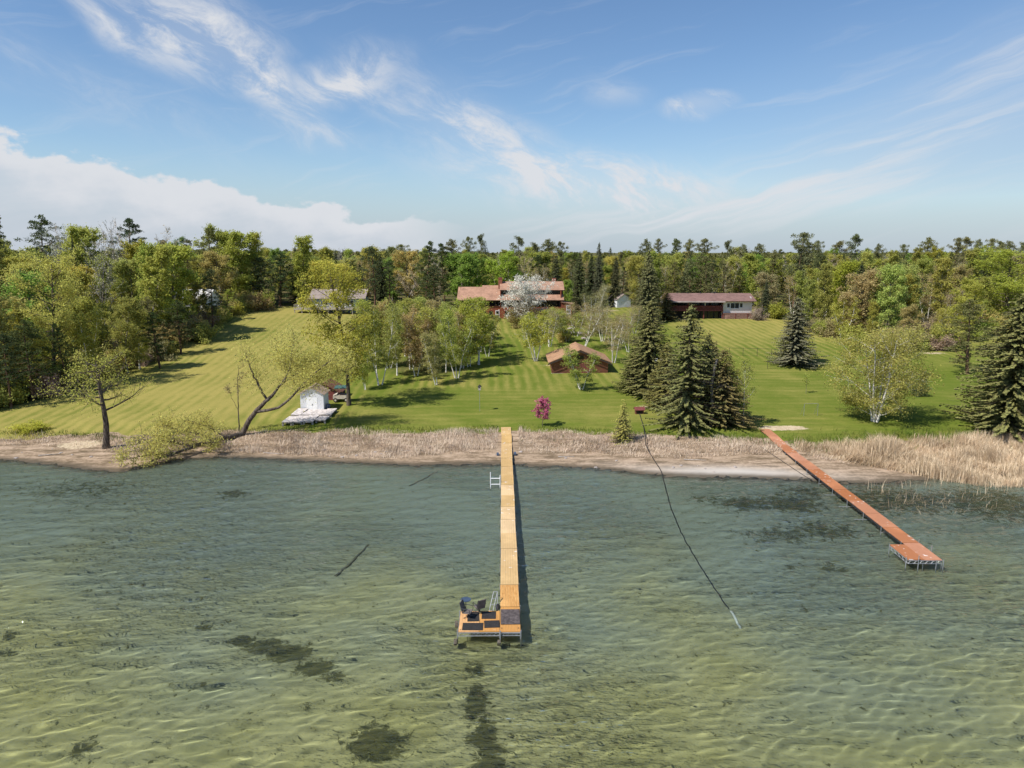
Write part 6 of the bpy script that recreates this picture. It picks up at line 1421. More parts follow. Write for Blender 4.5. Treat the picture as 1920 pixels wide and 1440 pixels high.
    ('pine',-121.3,262.5,8.3,2.0,'pineb',102), ('leafy',-80.4,197.8,21.0,6.4,'olive',110), ('poplar',-69.1,238.1,8.6,2.1,'lime',126),
    ('spruce',137.9,204.4,11.9,2.7,'spruced',116), ('leafy',131.3,211.5,10.8,4.1,'olive',103), ('birchbud',6.3,203.6,13.6,3.7,'bud',104),
    ('leafy',127.7,229.6,13.2,4.2,'bright',135), ('leafy',79.9,257.2,15.0,4.7,'yellow',213), ('bare',77.1,238.9,15.5,3.7,'grey',214),
    ('leafy',77.7,213.9,13.8,4.4,'lime',156), ('bare',-27.4,270.2,12.0,3.7,'grey',181), ('pine',-46.3,288.4,11.0,3.1,'pine',166),
    ('spruce',-25.2,293.1,10.0,1.9,'spruced',134), ('birchbud',-143.6,237.6,12.5,3.2,'bud',97), ('birchbud',-164.1,216.6,11.8,2.7,'bud',97),
    ('poplar',89.3,226.2,14.9,2.9,'olive',111), ('pine',-148.7,190.6,24.2,5.6,'pine',112), ('birch',135.1,179.9,8.1,1.7,'yellow',137),
    ('leafy',-192.1,230.7,11.8,4.7,'olive',107), ('leafy',-233.4,284.5,7.4,2.5,'olive',107), ('bare',11.0,222.6,10.9,3.1,'grey',181),
    ('leafy',-107.1,247.9,8.9,3.4,'yellow',105), ('leafy',-114.2,228.5,13.7,4.7,'bright',133), ('pine',150.0,210.7,14.2,4.0,'pineb',99),
    ('birchbud',-156.7,306.5,6.7,1.5,'bud',97), ('poplar',100.0,165.1,17.1,3.3,'olive',128), ('leafy',78.7,174.5,14.6,5.2,'olive',154),
    ('bare',175.8,273.3,11.1,3.4,'greybud',142), ('leafy',53.0,257.7,13.1,4.3,'lime',202), ('leafy',-187.5,224.6,11.7,4.7,'olive',107),
    ('birch',-160.7,189.1,14.3,3.2,'yellow',215), ('spruce',223.2,307.3,11.7,2.3,'spruced',116), ('leafy',-80.8,120.4,17.1,6.2,'bright',216),
    ('leafy',-87.2,302.4,10.4,4.0,'lime',129), ('leafy',52.8,296.9,8.4,3.3,'budy',183), ('bare',-48.4,201.6,10.0,2.4,'grey',98),
    ('spruce',-123.6,205.9,10.2,1.7,'spruced',146), ('leafy',164.1,222.7,11.9,3.7,'budy',118), ('leafy',-93.1,133.2,11.8,4.3,'olive',131),
    ('poplar',68.2,195.7,16.3,3.8,'lime',170), ('leafy',-173.0,209.1,12.2,4.8,'bright',133), ('spruce',193.7,309.6,13.8,3.0,'spruced',116),
    ('leafy',-79.4,128.5,16.4,5.8,'olive',186), ('leafy',-159.8,205.1,12.0,4.7,'olive',107), ('poplar',-106.8,257.2,10.5,2.1,'olive',101),
    ('leafy',187.5,274.7,9.7,3.4,'lime',156), ('poplar',5.1,238.3,13.3,2.5,'olive',108), ('spruce',33.7,247.4,15.5,3.3,'spruced',217),
    ('pine',106.7,289.1,14.2,4.1,'pineb',99), ('leafy',-86.9,201.1,13.2,4.2,'yellow',145), ('poplar',-34.5,275.1,9.9,2.1,'olive',101),
    ('birchbud',191.4,244.5,11.5,2.8,'bud',119), ('poplar',-114.9,309.3,9.3,1.8,'lime',126), ('pine',-182.8,237.5,9.5,3.0,'pine',166),
    ('pine',19.9,224.6,14.9,3.9,'pine',161), ('pine',69.3,227.1,13.0,4.2,'pineb',100), ('bare',-95.9,105.4,16.5,4.9,'grey',218),
    ('leafy',-45.3,271.0,14.6,4.3,'olive',107), ('birch',-123.1,179.1,16.5,4.7,'lime',141), ('leafy',116.1,178.5,10.2,3.3,'bud',173),
    ('leafy',-104.0,240.1,8.8,2.7,'olive',107), ('birchbud',-142.4,268.2,7.9,1.9,'bud',97), ('spruce',-62.0,206.4,16.1,2.8,'spruced',219),
    ('poplar',-229.0,275.8,9.4,2.3,'olive',101), ('birchbud',133.7,222.2,11.6,2.8,'bud',119), ('birchbud',-130.0,204.3,10.1,2.2,'bud',97),
    ('leafy',138.1,239.4,15.6,4.9,'olive',153), ('spruce',17.6,303.1,8.8,1.5,'spruced',134), ('leafy',-213.8,266.7,8.4,2.4,'yellow',105),
    ('poplar',-0.5,256.4,15.2,2.7,'olive',108), ('poplar',-124.5,220.9,10.4,2.0,'olive',101), ('leafy',0.5,233.3,9.8,4.0,'bright',207),
    ('spruce',-76.2,212.7,13.0,2.4,'spruced',146), ('leafy',56.1,221.7,13.6,5.2,'bright',206), ('poplar',153.5,308.9,8.7,2.1,'olive',111),
    ('leafy',-170.6,248.3,11.7,4.6,'olive',107), ('leafy',103.9,271.8,11.9,4.1,'olive',103), ('leafy',-129.9,150.5,17.5,7.1,'yellow',149),
    ('leafy',194.8,280.2,13.1,4.3,'olive',103), ('spruce',2.4,223.0,13.7,2.7,'spruced',134), ('pine',111.6,211.7,15.2,4.4,'pine',120),
    ('birchbud',-101.4,231.1,8.9,2.6,'bud',97), ('leafy',-183.3,218.4,10.3,3.7,'yellow',105), ('poplar',-141.8,220.1,9.8,2.1,'olive',101),
    ('leafy',26.9,219.4,11.2,4.0,'bright',206), ('leafy',110.1,186.1,11.4,3.8,'lime',193), ('leafy',38.4,210.5,13.9,4.6,'olive',123),
    ('birchbud',97.1,157.4,11.9,3.1,'bud',203), ('leafy',67.1,186.3,10.9,4.4,'bud',173), ('poplar',-160.3,286.6,11.3,2.5,'lime',126),
    ('poplar',85.8,166.0,12.8,2.9,'olive',109), ('leafy',-205.0,307.3,8.3,3.2,'olive',107), ('pine',-178.9,250.5,12.0,3.8,'pine',166),
    ('poplar',-114.0,203.4,11.0,2.3,'olive',101), ('bare',-4.5,289.6,10.4,2.7,'grey',181), ('birchbud',-36.5,286.7,10.4,2.9,'bud',97),
    ('leafy',-20.3,265.3,9.7,3.3,'bright',207), ('leafy',153.0,292.5,11.4,4.2,'yellow',122), ('pine',8.1,209.6,14.9,4.7,'pine',161),
    ('spruce',10.0,244.6,9.4,2.2,'spruced',134), ('birchbud',144.1,253.9,9.9,2.8,'bud',119), ('leafy',8.9,282.3,14.4,5.1,'lime',148),
    ('poplar',-155.1,208.2,9.3,2.1,'olive',101), ('leafy',146.4,219.3,14.7,5.8,'olive',103), ('poplar',-74.5,145.7,20.5,4.2,'lime',194),
    ('leafy',71.7,213.3,13.9,4.8,'lime',156), ('spruce',-37.6,205.3,15.0,2.9,'spruced',219), ('birchbud',103.3,223.5,10.9,2.7,'bud',119),
    ('leafy',171.6,212.5,11.9,4.2,'olive',103), ('leafy',-74.6,195.6,20.6,7.7,'lime',168), ('poplar',-148.1,254.6,8.5,1.9,'olive',101),
    ('birch',127.6,194.4,10.5,2.7,'olive',179), ('pine',-160.9,227.2,8.9,2.7,'pineb',102), ('leafy',-147.1,230.8,8.9,2.6,'olive',107),
    ('leafy',-82.6,282.8,7.7,3.0,'lime',129), ('leafy',140.0,223.7,12.0,3.9,'budy',118), ('poplar',129.4,180.0,10.1,2.3,'olive',195),
    ('leafy',49.0,250.4,13.9,4.6,'olive',123), ('poplar',-87.6,215.4,14.7,3.5,'lime',126), ('poplar',-245.6,300.2,6.5,1.2,'olive',101),
    ('pine',240.5,296.7,8.6,2.7,'pineb',99), ('birchbud',-69.1,309.5,7.5,2.0,'bud',97), ('leafy',-176.4,296.9,8.9,2.9,'olive',107),
    ('leafy',-38.7,237.3,13.2,4.7,'yellow',105), ('pine',162.8,309.5,10.1,3.2,'pineb',99), ('leafy',119.1,204.2,14.8,4.5,'olive',103),
    ('pine',198.0,252.6,13.4,4.3,'pine',120), ('pine',138.8,293.0,12.4,3.9,'pineb',99), ('leafy',-113.7,237.0,9.7,3.7,'bright',133),
    ('leafy',-128.4,216.3,12.8,4.7,'lime',129), ('pine',120.3,239.6,12.1,3.0,'pineb',99), ('spruce',146.6,240.6,14.7,3.4,'spruced',116),
    ('birch',79.9,182.3,13.6,3.9,'lime',220), ('pine',-134.8,227.4,13.8,3.4,'pineb',102), ('poplar',-159.5,272.2,10.2,1.9,'olive',101),
    ('birchbud',-132.3,251.3,8.6,2.5,'bud',97), ('leafy',-90.2,153.5,13.4,5.1,'bright',190), ('pine',-141.6,203.7,15.2,4.7,'pine',166),
    ('leafy',154.3,227.7,14.4,4.9,'olive',103), ('birchbud',27.0,227.3,11.2,3.2,'bud',117), ('leafy',94.4,275.4,14.0,5.3,'lime',156),
    ('leafy',-83.3,107.1,15.2,5.3,'lime',221), ('poplar',42.2,205.7,16.3,3.5,'olive',197), ('birchbud',-30.3,262.1,9.0,2.7,'bud',97),
    ('leafy',122.9,208.7,12.3,4.3,'budy',118), ('spruce',12.5,204.2,14.8,3.4,'spruced',134), ('spruce',94.9,206.3,15.2,2.7,'spruced',130),
    ('shrub',-75.1,99.3,4.5,3.0,'olive',222), ('shrub',-73.2,193.8,4.3,3.0,'pinkbud',223), ('shrub',102.9,154.9,4.3,3.0,'lime',224),
    ('shrub',-68.6,134.8,1.8,1.3,'lime',225), ('shrub',-68.8,186.1,4.4,2.5,'budy',226), ('shrub',113.7,170.3,3.9,2.6,'budy',227),
    ('shrub',90.0,143.8,2.4,1.6,'olive',228), ('shrub',109.9,167.7,2.4,1.6,'lime',224), ('shrub',83.6,148.0,5.0,3.3,'bud',229),
    ('shrub',-70.9,192.9,2.9,1.7,'bud',230), ('shrub',89.6,151.6,2.0,1.3,'olive',228), ('shrub',99.9,152.7,1.9,1.4,'olive',228),
    ('shrub',92.1,154.2,5.2,3.2,'bud',229), ('shrub',-76.4,101.9,3.8,2.3,'lime',225), ('shrub',70.4,146.7,4.5,2.6,'olive',228),
    ('shrub',-68.7,119.8,3.1,1.8,'pinkbud',223), ('shrub',-66.3,126.2,2.7,1.9,'pinkbud',223), ('shrub',-71.8,177.7,4.9,3.0,'bud',230),
    ('shrub',-74.1,138.5,5.0,3.6,'budy',226), ('shrub',94.1,155.8,4.4,2.8,'budy',227), ('shrub',-69.6,149.1,3.0,1.7,'pinkbud',223),
    ('shrub',-71.6,122.5,2.2,1.6,'budy',226), ('shrub',101.2,156.8,3.6,2.4,'budy',227), ('shrub',94.4,148.8,1.9,1.2,'budy',227),
    ('shrub',-69.8,116.5,5.2,3.1,'budy',226), ('shrub',73.4,147.9,2.0,1.1,'bud',229), ('shrub',115.3,172.5,4.8,2.9,'lime',224),
    ('shrub',-77.1,178.7,1.9,1.2,'lime',225), ('shrub',-72.6,168.9,5.1,2.6,'budy',226), ('shrub',74.9,141.1,4.7,2.9,'budy',227),
    ('shrub',-67.3,139.4,1.9,1.3,'lime',225), ('shrub',119.4,177.9,2.1,1.5,'lime',224), ('shrub',109.8,161.9,4.8,3.3,'budy',227),
    ('shrub',104.3,162.5,5.0,2.7,'pinkbud',231), ('shrub',112.6,163.7,2.0,1.4,'bud',229), ('shrub',-73.8,120.2,4.4,2.2,'budy',226),
    ('shrub',-66.8,191.6,5.1,3.2,'lime',225), ('shrub',77.0,142.6,4.2,2.3,'pinkbud',231), ('shrub',-73.6,103.2,2.2,1.5,'bud',230),
    ('shrub',83.1,141.5,5.0,2.5,'olive',228), ('shrub',83.7,143.9,4.9,2.5,'pinkbud',231), ('shrub',-71.2,113.0,1.8,1.0,'pinkbud',223),
    ('shrub',105.5,158.5,2.8,1.8,'olive',228), ('shrub',-68.8,152.2,3.5,2.0,'budy',226), ('shrub',-73.2,129.4,3.2,1.8,'pinkbud',223),
    ('shrub',-69.0,123.2,4.2,2.8,'bud',230), ('shrub',-75.1,96.9,5.1,3.0,'pinkbud',223), ('shrub',76.7,147.8,2.6,1.9,'lime',224),
    ('shrub',-72.7,134.9,3.6,2.1,'lime',225), ('shrub',120.9,175.4,3.3,2.1,'lime',224), ('shrub',92.2,147.3,1.7,0.9,'budy',227),
    ('shrub',-68.4,141.8,5.1,3.5,'bud',230), ('shrub',92.1,150.9,2.3,1.6,'pinkbud',231), ('shrub',-72.5,147.5,3.3,2.1,'bud',230),
    ('shrub',67.6,184.0,3.9,2.4,'lime',224), ('shrub',81.2,139.9,2.7,2.0,'olive',228), ('shrub',-75.0,187.7,1.7,1.0,'budy',226),
    ('shrub',122.8,180.4,3.7,2.8,'bud',229), ('shrub',125.1,179.8,4.7,3.1,'olive',228), ('shrub',85.8,142.1,4.0,2.2,'olive',228),
    ('shrub',106.8,166.0,4.3,2.6,'olive',228), ('shrub',-75.4,184.7,2.6,1.8,'budy',226), ('shrub',79.2,146.1,2.1,1.1,'budy',227),
    ('shrub',-75.3,169.4,2.0,1.1,'bud',230), ('shrub',-71.3,132.9,2.7,1.9,'bud',230), ('shrub',-73.5,110.8,4.9,2.6,'budy',226),
    ('shrub',-67.5,188.0,4.8,3.4,'bud',230), ('shrub',-72.8,126.2,4.8,3.5,'pinkbud',223), ('shrub',-72.7,163.4,2.0,1.0,'pinkbud',223),
    ('shrub',-75.0,105.9,1.9,1.2,'lime',225), ('shrub',-73.9,143.4,4.7,2.6,'lime',225), ('shrub',68.1,181.5,2.1,1.2,'pinkbud',231),
    ('shrub',-71.6,99.8,4.6,3.0,'olive',222), ('shrub',-70.4,137.0,3.8,2.4,'budy',226), ('shrub',-68.3,128.1,3.5,2.0,'olive',222),
    ('shrub',-70.3,162.4,4.2,2.3,'olive',222), ('shrub',123.0,173.7,1.8,1.0,'bud',229), ('shrub',86.9,146.6,4.3,3.2,'olive',228),
    ('shrub',117.9,171.0,5.0,2.9,'budy',227), ('shrub',-68.0,144.3,2.1,1.1,'lime',225), ('shrub',-69.9,146.5,4.2,2.1,'pinkbud',223),
    ('shrub',66.0,178.7,4.3,2.8,'olive',228), ('shrub',72.9,142.2,1.6,1.2,'pinkbud',231), ('shrub',-67.0,195.8,2.5,1.6,'bud',230),
    ('shrub',-71.6,190.5,4.6,2.5,'olive',222), ('shrub',-71.2,143.4,2.3,1.2,'bud',230), ('shrub',115.2,168.3,4.8,2.8,'olive',228),
    ('shrub',-69.8,104.2,4.2,3.1,'pinkbud',223), ('shrub',121.8,177.8,2.4,1.5,'lime',224), ('shrub',68.5,156.3,3.8,2.1,'lime',224),
    ('shrub',70.3,143.7,3.1,2.1,'lime',224), ('shrub',69.6,153.9,4.3,2.6,'bud',229), ('shrub',-72.7,115.6,2.6,1.5,'bud',230),
    ('shrub',-73.8,108.1,2.2,1.4,'budy',226), ('shrub',-73.1,175.8,4.8,3.6,'pinkbud',223), ('shrub',87.2,150.7,4.4,2.9,'bud',229),
    ('shrub',97.6,149.2,2.8,2.0,'lime',224), ('shrub',-69.3,164.8,4.9,3.2,'olive',222), ('shrub',-73.8,149.4,1.8,1.0,'olive',222),
    ('shrub',-73.2,171.5,3.6,2.2,'pinkbud',223), ('shrub',100.9,160.9,4.8,3.4,'lime',224), ('shrub',-73.0,160.5,2.6,1.6,'pinkbud',223),
    ('shrub',-78.6,96.8,2.8,1.7,'olive',222), ('shrub',98.9,156.0,2.6,1.5,'pinkbud',231), ('shrub',110.6,165.1,2.3,1.3,'pinkbud',231),
    ('shrub',-77.5,170.2,4.3,2.3,'pinkbud',223), ('shrub',-70.6,129.2,2.4,1.3,'olive',222), ('shrub',-73.1,184.5,4.6,3.0,'budy',226),
    ('shrub',-70.8,167.3,4.1,2.8,'budy',226), ('shrub',-67.5,155.5,3.2,1.7,'budy',226), ('shrub',124.3,183.5,3.6,2.1,'olive',228),
    ('shrub',107.0,160.3,2.4,1.7,'lime',224), ('shrub',-76.1,182.4,1.6,0.8,'bud',230), ('shrub',-78.3,99.8,3.0,1.7,'pinkbud',223),
    ('shrub',-67.1,148.0,5.2,3.0,'bud',230), ('shrub',78.5,140.3,4.8,3.4,'bud',229), ('shrub',-71.6,173.9,4.1,2.6,'lime',225),
    ('shrub',116.3,175.1,3.4,2.0,'pinkbud',231), ('shrub',-73.9,191.4,2.6,1.7,'pinkbud',223), ('shrub',-76.3,161.7,2.9,1.8,'lime',225),
    ('shrub',-69.2,109.3,4.8,3.0,'olive',222), ('shrub',74.5,150.3,2.9,1.6,'bud',229), ('shrub',-72.2,196.3,4.9,2.5,'pinkbud',223),
    ('shrub',-75.4,113.2,4.4,2.5,'lime',225), ('shrub',66.2,188.6,2.3,1.7,'olive',228), ('shrub',-70.5,179.8,3.9,2.8,'lime',225),
    ('shrub',-76.8,176.4,2.4,1.6,'pinkbud',223), ('shrub',-75.3,154.9,4.9,2.5,'lime',225), ('shrub',-71.0,118.8,1.8,1.3,'bud',230),
    ('shrub',113.3,173.7,4.2,2.2,'bud',229), ('shrub',-72.1,104.9,3.3,1.7,'olive',222), ('shrub',-74.7,151.6,5.0,3.4,'pinkbud',223),
    ('shrub',-71.4,156.0,4.5,2.5,'pinkbud',223), ('shrub',-68.9,158.0,4.8,2.8,'pinkbud',223), ('shrub',121.2,172.2,2.9,1.8,'bud',229),
    ('shrub',-72.1,153.4,4.6,3.4,'pinkbud',223), ('shrub',-69.2,191.1,4.2,2.4,'bud',230), ('shrub',68.5,159.3,3.5,1.9,'bud',229),
    ('shrub',-69.7,169.6,3.7,2.3,'olive',222), ('shrub',81.5,146.7,2.4,1.7,'pinkbud',231), ('shrub',-73.1,166.1,4.6,2.6,'bud',230),
    ('shrub',-72.5,96.1,3.9,2.6,'olive',222), ('shrub',-70.2,183.5,4.2,2.3,'olive',222), ('shrub',-67.9,137.1,2.1,1.5,'budy',226),
    ('shrub',114.2,165.3,3.1,2.2,'lime',224), ('shrub',98.9,159.5,3.5,2.6,'bud',229), ('shrub',110.3,170.8,1.8,1.3,'bud',229),
    ('shrub',84.9,139.7,3.3,2.4,'pinkbud',231), ('shrub',-69.7,125.5,1.9,1.1,'lime',225), ('shrub',-66.1,134.5,2.9,2.1,'olive',222),
    ('shrub',-73.8,132.7,4.0,2.0,'olive',222), ('shrub',-76.0,109.5,3.7,2.7,'budy',226), ('shrub',88.2,142.4,5.1,3.6,'lime',224),
    ('shrub',-67.4,116.3,3.3,2.0,'budy',226), ('shrub',-70.1,106.6,4.3,2.6,'lime',225), ('shrub',96.3,154.6,4.1,2.1,'olive',228),
    ('shrub',-75.7,159.4,3.0,2.0,'olive',222), ('shrub',-66.3,129.7,5.1,3.0,'bud',230),
]
# ------------------------------------------------------------------ trees: tapered trunks with limbs, crowns of leaf-sized faces
def unit(v):
    return v / (np.linalg.norm(v, axis=-1, keepdims=True) + 1e-9)
def path(r, p, d, L, n, up=0., wob=.12):
    p = np.array(p, float); d = unit(np.array(d, float)); out = [p]
    for _ in range(n):
        d = unit(d + np.array([0, 0, up / n]) + r.normal(size=3) * wob)
        p = p + d * L / n; out.append(p)
    return np.array(out)
def put_leaves(g, r, pts, size, center=None, out=.5, up=.4, aspect=.55, var=.35):
    """a four-cornered leaf spray at every point, facing roughly outwards and up"""
    n = len(pts)
    nr = r.normal(size=(n, 3))
    nr[:, 2] += up
    if center is not None: nr += out * 1.6 * unit(pts - center)
    nr = unit(nr)
    t = unit(np.cross(nr, r.normal(size=(n, 3)))); b = np.cross(nr, t)
    s = (size * (1 + var * r.normal(size=n)).clip(.4, 1.8))[:, None]
    v = np.stack([pts + t * s, pts + b * s * aspect, pts - t * s, pts - b * s * aspect], 1).reshape(-1, 3)
    g.add(v, np.arange(4 * n).reshape(-1, 4))
def put_sprays(g, a, d, w, nrm, r):
    """elongated sprays from point a along d with width w"""
    side = unit(np.cross(d, nrm))
    v = np.stack([a - side * w * .35, a + d * .55 - side * w, a + d, a + d * .55 + side * w], 1).reshape(-1, 3)
    g.add(v, np.arange(len(v)).reshape(-1, 4))

def t_leafy(seed, H=15., R=5., base=.22, nl=22, leaf=.26, nleaf=6500, tall=.55, stems=1, trunk=.017, spread=.9, sub=5, rise=.5, clump=.42, droop=0.):
    r = np.random.default_rng(seed); W, L = Geo(), Geo(); tips = []
    for s in range(stems):
        az0 = 6.28 * s / stems + r.random()
        lean = (.10 if stems == 1 else .26) * (r.random() * .6 + .5)
        d0 = np.array([math.cos(az0) * lean, math.sin(az0) * lean, 1])
        st = np.array([math.cos(az0), math.sin(az0), 0]) * (.0 if stems == 1 else .018 * H)
        tp = path(r, st - (0, 0, .3), d0, H * (.93 if stems == 1 else r.uniform(.78, .93)), 10, .25, .045)
        r0 = H * trunk * (1 if stems == 1 else .62)
        W.tube(tp, r0 * np.linspace(1, .12, 11) ** .8 * np.r_[1.35, np.ones(10)], 8 if stems == 1 else 6)
        m = nl if stems == 1 else max(6, nl // stems + 2)
        for i in range(m):
            t = base + (.97 - base) * ((i + r.random() * .8) / m)
            k = t * 10; a = int(min(9, k)); p = tp[a] + (tp[a + 1] - tp[a]) * (k - a)
            e = math.sqrt(max(.04, 1 - abs((t - tall) / (1.02 - tall if t > tall else tall - base * .55)) ** 2.2))
            LL = R * e * r.uniform(.7, 1.12) * spread * (1 if stems == 1 else .72)
            az = i * 2.4 + r.normal() * .4 + s * 1.3
            el = rise + .55 * (t - tall) + r.normal() * .14
            lp = path(r, p, (math.cos(az) * math.cos(el), math.sin(az) * math.cos(el), math.sin(el)), LL, 6, .35 - droop, .10)
            W.tube(lp, r0 * (.42 - .24 * t) * np.linspace(1, .15, 7), 5)
            for j in range(sub):
                u = .28 + .72 * (j + r.random()) / sub; q = lp[min(6, int(u * 6))]
                dd = unit(lp[-1] - lp[0]) + r.normal(size=3) * .75 + np.array([0, 0, .15 - droop])
                sl = LL * r.uniform(.22, .42) * (1.15 - .4 * u) + .25
                sp = path(r, q, dd, sl, 4, .2 - 2 * droop, .16)
                W.tube(sp, r0 * .085 * np.linspace(1, .3, 5), 3)
                tips += [(sp[2], .8), (sp[3], 1), (sp[4], 1)]
            tips.append((lp[-1], 1))
    P = np.array([t[0] for t in tips]); wt = np.array([t[1] for t in tips]) * r.gamma(1.6, 1, len(tips)); wt /= wt.sum()
    idx = r.choice(len(P), nleaf, p=wt)
    pts = P[idx] + r.normal(size=(nleaf, 3)) * np.array([clump, clump, clump * .75]) * r.uniform(.4, 1.25, (nleaf, 1))
    put_leaves(L, r, pts, leaf, np.array([0, 0, H * .45]))
    return W.mesh('trunk'), L.mesh('crown'), H, R

def t_spruce(seed, H=14., R=3.6, base=.05, dens=1., ragged=.15, width=.13, length=.55, power=.74, gaps=0.):
    r = np.random.default_rng(seed); W, L = Geo(), Geo()
    W.tube([(0, 0, -.3), (0, 0, H * .35), (.03, .02, H * .7), (0, 0, H)], [H * .016, H * .012, H * .006, .01], 7)
    z = base * H; A, D, Wd, Nn = [], [], [], []
    while z < H * .985:
        f = z / H; n = int(round((6 if f < .7 else 4.5) * dens)); a0 = r.random() * 6.28
        for k in range(n):
            if r.random() < gaps: continue
            az = a0 + 6.28 * k / n + r.normal() * .16
            Lb = (R * (1 - f) ** power * (1 + .16 * math.sin(2 * az + 7 * f + seed) + .12 * math.sin(3 * az - 15 * f + 2 * seed)) * r.uniform(1 - ragged * 1.6, 1 + ragged) + .12) * (min(1, .55 + f * 5) if base < .12 else 1)
            h = np.array([math.cos(az), math.sin(az), 0]); zz = z + r.normal() * .32
            m = max(3, int(Lb / .115)); s = (np.arange(m) + r.random(m)) / m
            dz = (-.30 + .14 * r.normal()) * Lb * s + .20 * Lb * s ** 2.2
            c = h * (s * Lb)[:, None] + np.stack([np.zeros(m), np.zeros(m), zz + dz], -1)
            if Lb > .8: W.tube(np.array([(0, 0, zz), *(h * Lb * .5 + (0, 0, zz - .1 * Lb))[None], h * Lb * .95 + (0, 0, zz - .1 * Lb)]), [.035, .02, .006], 3)
            for side in (-1, 1):
                sd = np.array([-h[1], h[0], 0]) * side
                q = r.uniform(.35, .9, m)[:, None]
                d = unit(h * (1.05 - q * .4) + sd * q * 1.1 + np.stack([r.normal(size=m) * .1, r.normal(size=m) * .1, -.22 + r.normal(size=m) * .16], -1))
                ln = length * (1.15 - .75 * s) * r.uniform(.7, 1.25, m) * (.45 + .55 * (1 - f))
                A.append(c); D.append(d * ln[:, None]); Wd.append(np.full(m, width) * (.6 + .4 * (1 - f)))
                Nn.append(unit(np.stack([r.normal(size=m) * .35, r.normal(size=m) * .35, np.ones(m)], -1) + h * .5))
            q = r.random(m) < .55     # hanging sprays under the branch
            A.append(c[q]); D.append(unit(h * .55 + np.array([0, 0, -.75]) + r.normal(size=(q.sum(), 3)) * .25) * (length * .55)); Wd.append(np.full(q.sum(), width * 1.1)); Nn.append(unit(h + r.normal(size=(q.sum(), 3)) * .4))
        z += H * .019 * (1.15 - .4 * f) * r.uniform(.8, 1.2) / max(.7, dens)
    put_sprays(L, np.vstack(A), np.vstack(D), np.concatenate(Wd)[:, None], np.vstack(Nn), r)
    return W.mesh('trunk'), L.mesh('crown'), H, R

def t_pine(seed, H=16., R=4., base=.25, nl=26, tall=.5, nclump=4, per=58, size=.30, flat=.55, csize=.55, power=2.):
    r = np.random.default_rng(seed); W, L = Geo(), Geo()
    tp = path(r, (0, 0, -.3), (r.normal() * .03, r.normal() * .03, 1), H * .95, 8, .2, .03)
    W.tube(tp, H * .0165 * np.linspace(1, .15, 9), 8)
    C = []
    for i in range(nl):
        t = base + (1 - base) * (i + .5 + r.normal() * .3) / nl; t = min(.99, max(base * .9, t)); k = t * 8; a = int(min(7, k)); p = tp[a] + (tp[a + 1] - tp[a]) * (k - a)
        e = max(.12, 1 - abs((t - tall) / (1.03 - tall if t > tall else (tall - base) * 1.35)) ** power)
        LL = R * e * r.uniform(.6, 1.12); az = i * 2.4 + r.normal() * .5; el = r.normal() * .16 + .12 + .5 * max(0, t - .7)
        lp = path(r, p, (math.cos(az), math.sin(az), math.tan(el)), LL, 5, .3, .1)
        W.tube(lp, H * .0045 * (1.2 - t) * np.linspace(1, .3, 6) + .008, 4)
        for j in range(nclump):
            u = (j + 1) / nclump; q = lp[min(5, int(round(u * 5)))] + r.normal(size=3) * np.array([.35, .35, .2]) * (.4 + .6 * R / 4)
            C.append((q, csize * r.uniform(.7, 1.25)))
    C.append((tp[-1], csize)); C.append((tp[-1] + (0, 0, .4), csize * .7))
    P = np.repeat(np.array([c[0] for c in C]), per, 0); S = np.repeat(np.array([c[1] for c in C]), per)
    o = unit(r.normal(size=P.shape)) * (r.random(len(P)) ** .45)[:, None]; o[:, 2] *= flat
    A = P + o * S[:, None] * .75
    d = unit(o + np.array([0, 0, .35]) + r.normal(size=o.shape) * .35) * (size * r.uniform(.6, 1.2, len(P)))[:, None]
    put_sprays(L, A, d, np.full((len(P), 1), size * .20), unit(r.normal(size=P.shape)), r)
    return W.mesh('trunk'), L.mesh('crown'), H, R

def t_bare(seed, H=15., R=4., nl=20, twigs=9, base=.2, stems=1, leafn=900):
    """branches and fine twigs; the crown is the twigs and their first buds"""
    r = np.random.default_rng(seed); W, L = Geo(), Geo(); B = []
    tp = path(r, (0, 0, -.3), (r.normal() * .05, r.normal() * .05, 1), H * .9, 9, .2, .06)
    W.tube(tp, H * .013 * np.linspace(1, .1, 10), 7)
    for i in range(nl):
        t = base + (.96 - base) * (i + r.random()) / nl; k = t * 9; a = int(min(8, k)); p = tp[a] + (tp[a + 1] - tp[a]) * (k - a)
        LL = R * (1.15 - .75 * t) * r.uniform(.7, 1.2) + .8; az = i * 2.4 + r.normal() * .4
        lp = path(r, p, (math.cos(az), math.sin(az), 1.1 + r.normal() * .3), LL * 1.3, 6, .5, .12)
        W.tube(lp, H * .0045 * (1.2 - t) * np.linspace(1, .2, 7) + .006, 4)
        for j in range(twigs):
            q = lp[1 + int(r.integers(6))]; tw = path(r, q, unit(lp[-1] - lp[0]) + r.normal(size=3) * .6, LL * r.uniform(.25, .5), 4, .4, .16)
            L.tube(tw, .022 * np.linspace(1, .4, 5), 3); B += list(tw[1:])
            for k2 in range(3):
                tw2 = path(r, tw[1 + int(r.integers(3))], unit(tw[-1] - tw[0]) + r.normal(size=3) * .7, LL * r.uniform(.12, .26), 3, .3, .2)
                L.tube(tw2, .014, 3); B += list(tw2[1:])
    B = np.array(B); put_leaves(L, r, B[r.integers(len(B), size=leafn)] + r.normal(size=(leafn, 3)) * .18, .10)
    return W.mesh('trunk'), L.mesh('crown'), H, R

